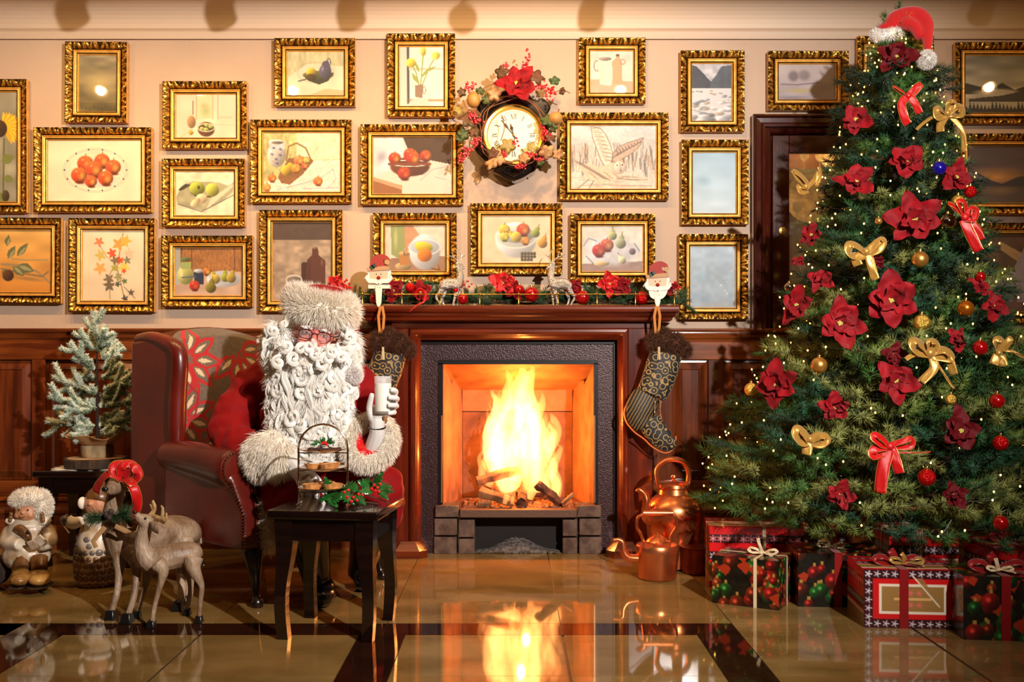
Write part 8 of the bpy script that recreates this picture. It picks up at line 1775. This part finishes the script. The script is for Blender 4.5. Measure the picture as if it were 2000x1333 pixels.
for px, py, sx, sy, n_ in ((1028, 128, 9, 24, 34), (1035, 145, 11, 8, 14), (918, 170, 12, 11, 26), (988, 128, 10, 4, 12), (1058, 170, 13, 8, 24), (1076, 182, 12, 14, 26), (922, 225, 12, 11, 26), (932, 238, 9, 9, 16), (930, 275, 12, 13, 26), (910, 295, 11, 12, 26), (900, 312, 7, 8, 12), (1065, 262, 9, 15, 28), (1062, 250, 5, 9, 10), (1038, 302, 10, 9, 18), (1018, 325, 13, 6, 20), (1056, 312, 10, 5, 14), (984, 300, 9, 7, 14), (1008, 280, 7, 8, 10)):
    mb = MB()
    for k in range(n_): mb.ell(wl(px+g.gauss(0, sx*.5), py+g.gauss(0, sy*.5), -.03+g.uniform(-.014, .014)), g.uniform(.0048, .0068), None, 7, 5)
    tag(mb.build('berry_cluster', mat('pink_berry', (.76, .07, .12), rough=.3, coat=.3), wr, world=False), kind='stuff')
M_gourd = mat('dry_gourd', (.70, .52, .26), rough=.55, var=((.56, .38, .18), 16, 4), bump=('noise', 60, .4, .003))
for (x, y, rx, ry) in ((925, 195, 13, 16), (1085, 232, 14, 13)): MB().ell(wl(x, y, -.03), (rx*kC, rx*kC, ry*kC), None, 20, 14).build('gourd', M_gourd, wr, world=False); MB().tube([wl(x+5, y-ry+1, -.03), wl(x+7, y-ry-6, -.035)], .003, 6).build('gourd_stem', M_vine, wr, world=False)
flower(1009, 162, 38, 'large red velvet poinsettia crowning the clock', 3, at=P(1009, 164, YC-.07), normal=(.05, -1, .1), grp='flower above the clock', npet=(6, 3))

# ================================================================ PRESENTS
M_wrap = mat('gift_paper', (.5, .5, .5), rough=.30, attr=True, coat=.4, coat_rough=.15)
M_rwrap = mat('satin_ribbon_dark', (.52, .02, .03), rough=.35, sheen=.2); M_cream = mat('cream_glitter_ribbon', (.84, .76, .60), rough=.5, bump=('voronoi', 500, .6, .001))
RED = (.80, .08, .09); DK = (.22, .05, .08); TAN = (.60, .45, .24); WHT2 = (.92, .85, .76)
def stripes(w_, h_, seed=0, rot=0, dens=1.0):
    q_ = Cv(0, 0, w_, h_, RED, .35); y = -(seed % 7); P_ = 30.; bands = [(0, 3.0, RED, None), (3.0, 6.6, DK, 'flake'), (6.6, 10.2, RED, None), (10.2, 13.6, DK, 'dots'), (13.6, 14.8, RED, None), (14.8, 15.8, WHT2, None), (15.8, 20.4, TAN, None), (20.4, 21.2, (.86, .66, .40), None), (21.2, 22.2, WHT2, None), (22.2, 26, RED, None)]; P_ = 26.
    P_ *= dens
    while y < h_:
        for a, b, c, k in bands: q_.rect(0, y+a*dens, w_, y+b*dens, c)
        for a, b, c, k in bands:
            if k:
                yy = y+(a+b)/2*dens; x = 1.5
                while x < w_: q_.star(x, yy, 1.35*dens, 6 if k == 'flake' else 5, (.92, .55, .55) if k == 'flake' else (.86, .84, .86), 30*(k == 'flake')); x += 3.1*dens
        y += P_
    return q_
def concentric(w_, h_):
    q_ = Cv(0, 0, w_, h_, DK, .3); lv = [(0, DK), (3.2, RED), (5.2, WHT2), (6.2, TAN), (10.2, (.86, .66, .4)), (10.8, DK), (13.6, RED), (17.0, DK)]
    for d, c in lv: q_.rect(d, d*.95, w_-d, h_-d*.95, c)
    def ringst(d, r, c, n=5, stp=3.0):
        x = d
        while x < w_-d+.1: q_.star(x, d*.95, r, n, c); q_.star(x, h_-d*.95, r, n, c); x += stp
        y = d
        while y < h_-d: q_.star(d, y, r, n, c); q_.star(w_-d, y, r, n, c); y += stp
    ringst(1.6, 1.1, (.86, .84, .86)); ringst(13.0, 1.1, (.90, .42, .40), 6)
    q_.rect(17, h_*.42, w_-17, h_*.48, WHT2); q_.rect(17, h_*.48, w_-17, h_*.56, RED)
    x = 18.5
    while x < w_-17: q_.star(x, h_*.64, 1.0, 5, (.86, .84, .86)); x += 3
    q_.poly([(w_*.52, h_*.14), (w_*.60, h_*.14), (w_*.78, h_*.60), (w_*.66, h_*.44)], TAN, .85); q_.line([(w_*.50, h_*.10), (w_*.77, h_*.62)], .5, WHT2); return q_
def baublepaper(w_, h_, seed):
    q_ = Cv(0, 0, w_, h_, (.07, .06, .04), .32); g = random.Random(seed); q_.noise(.5, 3)
    for k in range(int(w_*h_/14)):
        x, y, r = g.uniform(0, w_), g.uniform(0, h_), g.uniform(1.6, 3.4); c = g.choice([(.62, .10, .07), (.55, .08, .06), (.10, .30, .10), (.13, .36, .12), (.48, .14, .06), (.60, .24, .10)])
        if g.random() < .22: q_.poly([(x-r, y), (x, y-r*.6), (x+r*.8, y-r*.2), (x+r*.2, y+r)], (.62, .18, .08)); continue
        q_.ell(x, y, r, r, tuple(v*.75 for v in c), 0, .6); q_.ell(x-r*.25, y-r*.2, r*.38, r*.38, tuple(min(1, v*1.7+.12) for v in c), 0, 0, .9, .8); q_.rect(x-.5, y-r-1, x+.5, y-r+.2, (.62, .48, .2))
    return q_
def gift(label, loc, rz, W_, D_, H_, kind, seed=0, ribbons=(), grp='wrapped presents under the tree'):
    t = thing('gift_box', label, 'present', loc, rz, grp); s_ = 100.; parts = []
    def cv(a, b, face):
        if kind == 'stripe': return stripes(a*s_, b*s_, seed)
        if kind == 'conc': return concentric(a*s_, b*s_) if face in 'fb' else stripes(a*s_, b*s_, 0)
        return baublepaper(a*s_, b*s_, seed+ord(face))
    x, y, h = W_/2, D_/2, H_
    print_quad(parts, cv(W_, H_, 'f'), (-x, -y, h), (x, -y, h), (-x, -y, 0), (x, -y, 0)); print_quad(parts, cv(W_, H_, 'b'), (x, y, h), (-x, y, h), (x, y, 0), (-x, y, 0))
    print_quad(parts, cv(D_, H_, 'l'), (-x, y, h), (-x, -y, h), (-x, y, 0), (-x, -y, 0)); print_quad(parts, cv(D_, H_, 'r'), (x, -y, h), (x, y, h), (x, -y, 0), (x, y, 0)); print_quad(parts, cv(W_, D_, 't'), (-x, y, h), (x, y, h), (-x, -y, h), (x, -y, h))
    k0 = 0; V = []; F = []; C_ = []
    for v, f_, c in parts: V.append(v); F.append(f_+k0); C_.append(c); k0 += len(v)
    V = np.concatenate(V); V[:, 2] += .0; mesh_obj('wrapping_paper', V, np.concatenate(F), M_wrap, t, smooth=False, world=False, colors=np.concatenate(C_))
    e = .0022
    for ax, pos, wd, m in ribbons:
        mb = MB()
        if ax == 'x': pr = [(-x-e, 0), (-x-e, h+e), (x+e, h+e), (x+e, 0)]; v = [(a, pos+s__*wd/2, b) for s__ in (-1, 1) for a, b in pr]
        else: pr = [(-y-e, 0), (-y-e, h+e), (y+e, h+e), (y+e, 0)]; v = [(pos+s__*wd/2, a, b) for s__ in (1, -1) for a, b in pr]
        mb.add(v, [(i, i+1, 5+i, 4+i) for i in range(3)]).build('ribbon_band', m, t, world=False, smooth=False, solid=.001)
    return t
def tie(t, x, y, z_, s_, m, w_, name='ribbon_loop', tails=True, up=False):
    for a in (0, PI):
        dx = math.cos(a); ribbon(t, [(x, y, z_), (x+dx*s_*.6, y-.01, z_+s_*.38), (x+dx*s_, y-.01, z_+s_*.30), (x+dx*s_*.8, y-.015, z_+s_*.10), (x, y-.005, z_+.004)], w_, name, m=m, face=(0, -.5, .8))
    if tails: ribbon(t, [(x, y, z_), (x+s_*.4, y-.03, z_+.006), (x+s_*.9, y-.06, z_+.004)], w_, 'ribbon_tail', m=m, face=(0, -.1, 1)); ribbon(t, [(x, y, z_), (x-s_*.2, y-.01, z_+s_*.5), (x-s_*.35, y-.01, z_+s_*(1.1 if up else .7))], w_, 'ribbon_tail', m=m)
    MB().ell((x, y, z_+.005), (w_*.5, w_*.5, w_*.35), None, 10, 6).build('knot', m, t, world=False)
def gz(py, Y): return PZ(py, Y)
g1 = gift('red striped present with snowflakes at the back left of the pile', (PX(1470, 4.42), 4.42, 0), -.10, .385, .26, .250, 'stripe', 0, [('y', .03, .014, M_cream), ('x', .0, .014, M_cream)])
g2 = gift('dark bauble-print present with cream ribbon, front left of the pile', (PX(1470, 4.06), 4.06, 0), -.52, .26, .20, .185, 'baub', 3, [('y', .04, .013, M_cream), ('x', .01, .013, M_cream)]); tie(g2, .04, .01, .188, .055, M_cream, .013, up=True)
g3 = gift('dark bauble-print present with a red ribbon, between striped boxes', (PX(1632, 4.08), 4.08, 0), -.06, .34, .24, .205, 'baub', 9, [('y', -.02, .028, M_rwrap)]); tie(g3, -.02, 0, .206, .05, M_cream, .012)
g4 = gift('present wrapped in concentric red and tan stripes with star border', (PX(1762, 3.78), 3.775, 0), -.09, .335, .25, .205, 'conc', 0, [('y', -.03, .030, M_rwrap)]); tie(g4, -.03, -.03, .207, .075, M_rwrap, .028); tie(g4, .0, -.04, .212, .055, M_goldr, .016)
g5 = gift('dark bauble-print present with wide red ribbon at the right edge', (PX(1938, 3.62), 3.60, 0), -.12, .275, .22, .215, 'baub', 21, [('y', .0, .030, M_rwrap)]); tie(g5, .0, -.02, .217, .085, M_rwrap, .030); tie(g5, .0, -.04, .222, .04, M_cream, .013, up=True)
g6 = gift('upright red striped present behind the concentric one', (PX(1790, 4.16), 4.17, 0), -.06, .265, .20, .275, 'stripe', 11, [('y', -.01, .012, M_cream), ('x', .0, .012, M_cream)]); tie(g6, -.02, -.115, .06, .05, M_cream, .012, up=True)
g7 = gift('red striped present furthest back beside the left striped one', (PX(1558, 4.72), 4.72, 0), 0, .36, .22, .25, 'conc', 0, [('y', .0, .012, M_goldr)]); tie(g7, .0, -.05, .252, .07, M_goldr, .010)
g8 = gift('striped present at the far right behind the ribboned dark one', (PX(1985, 3.98), 3.98, 0), .05, .30, .22, .25, 'stripe', 5, [('y', -.04, .03, M_rwrap)]); tie(g8, -.04, 0, .252, .06, M_rwrap, .026)
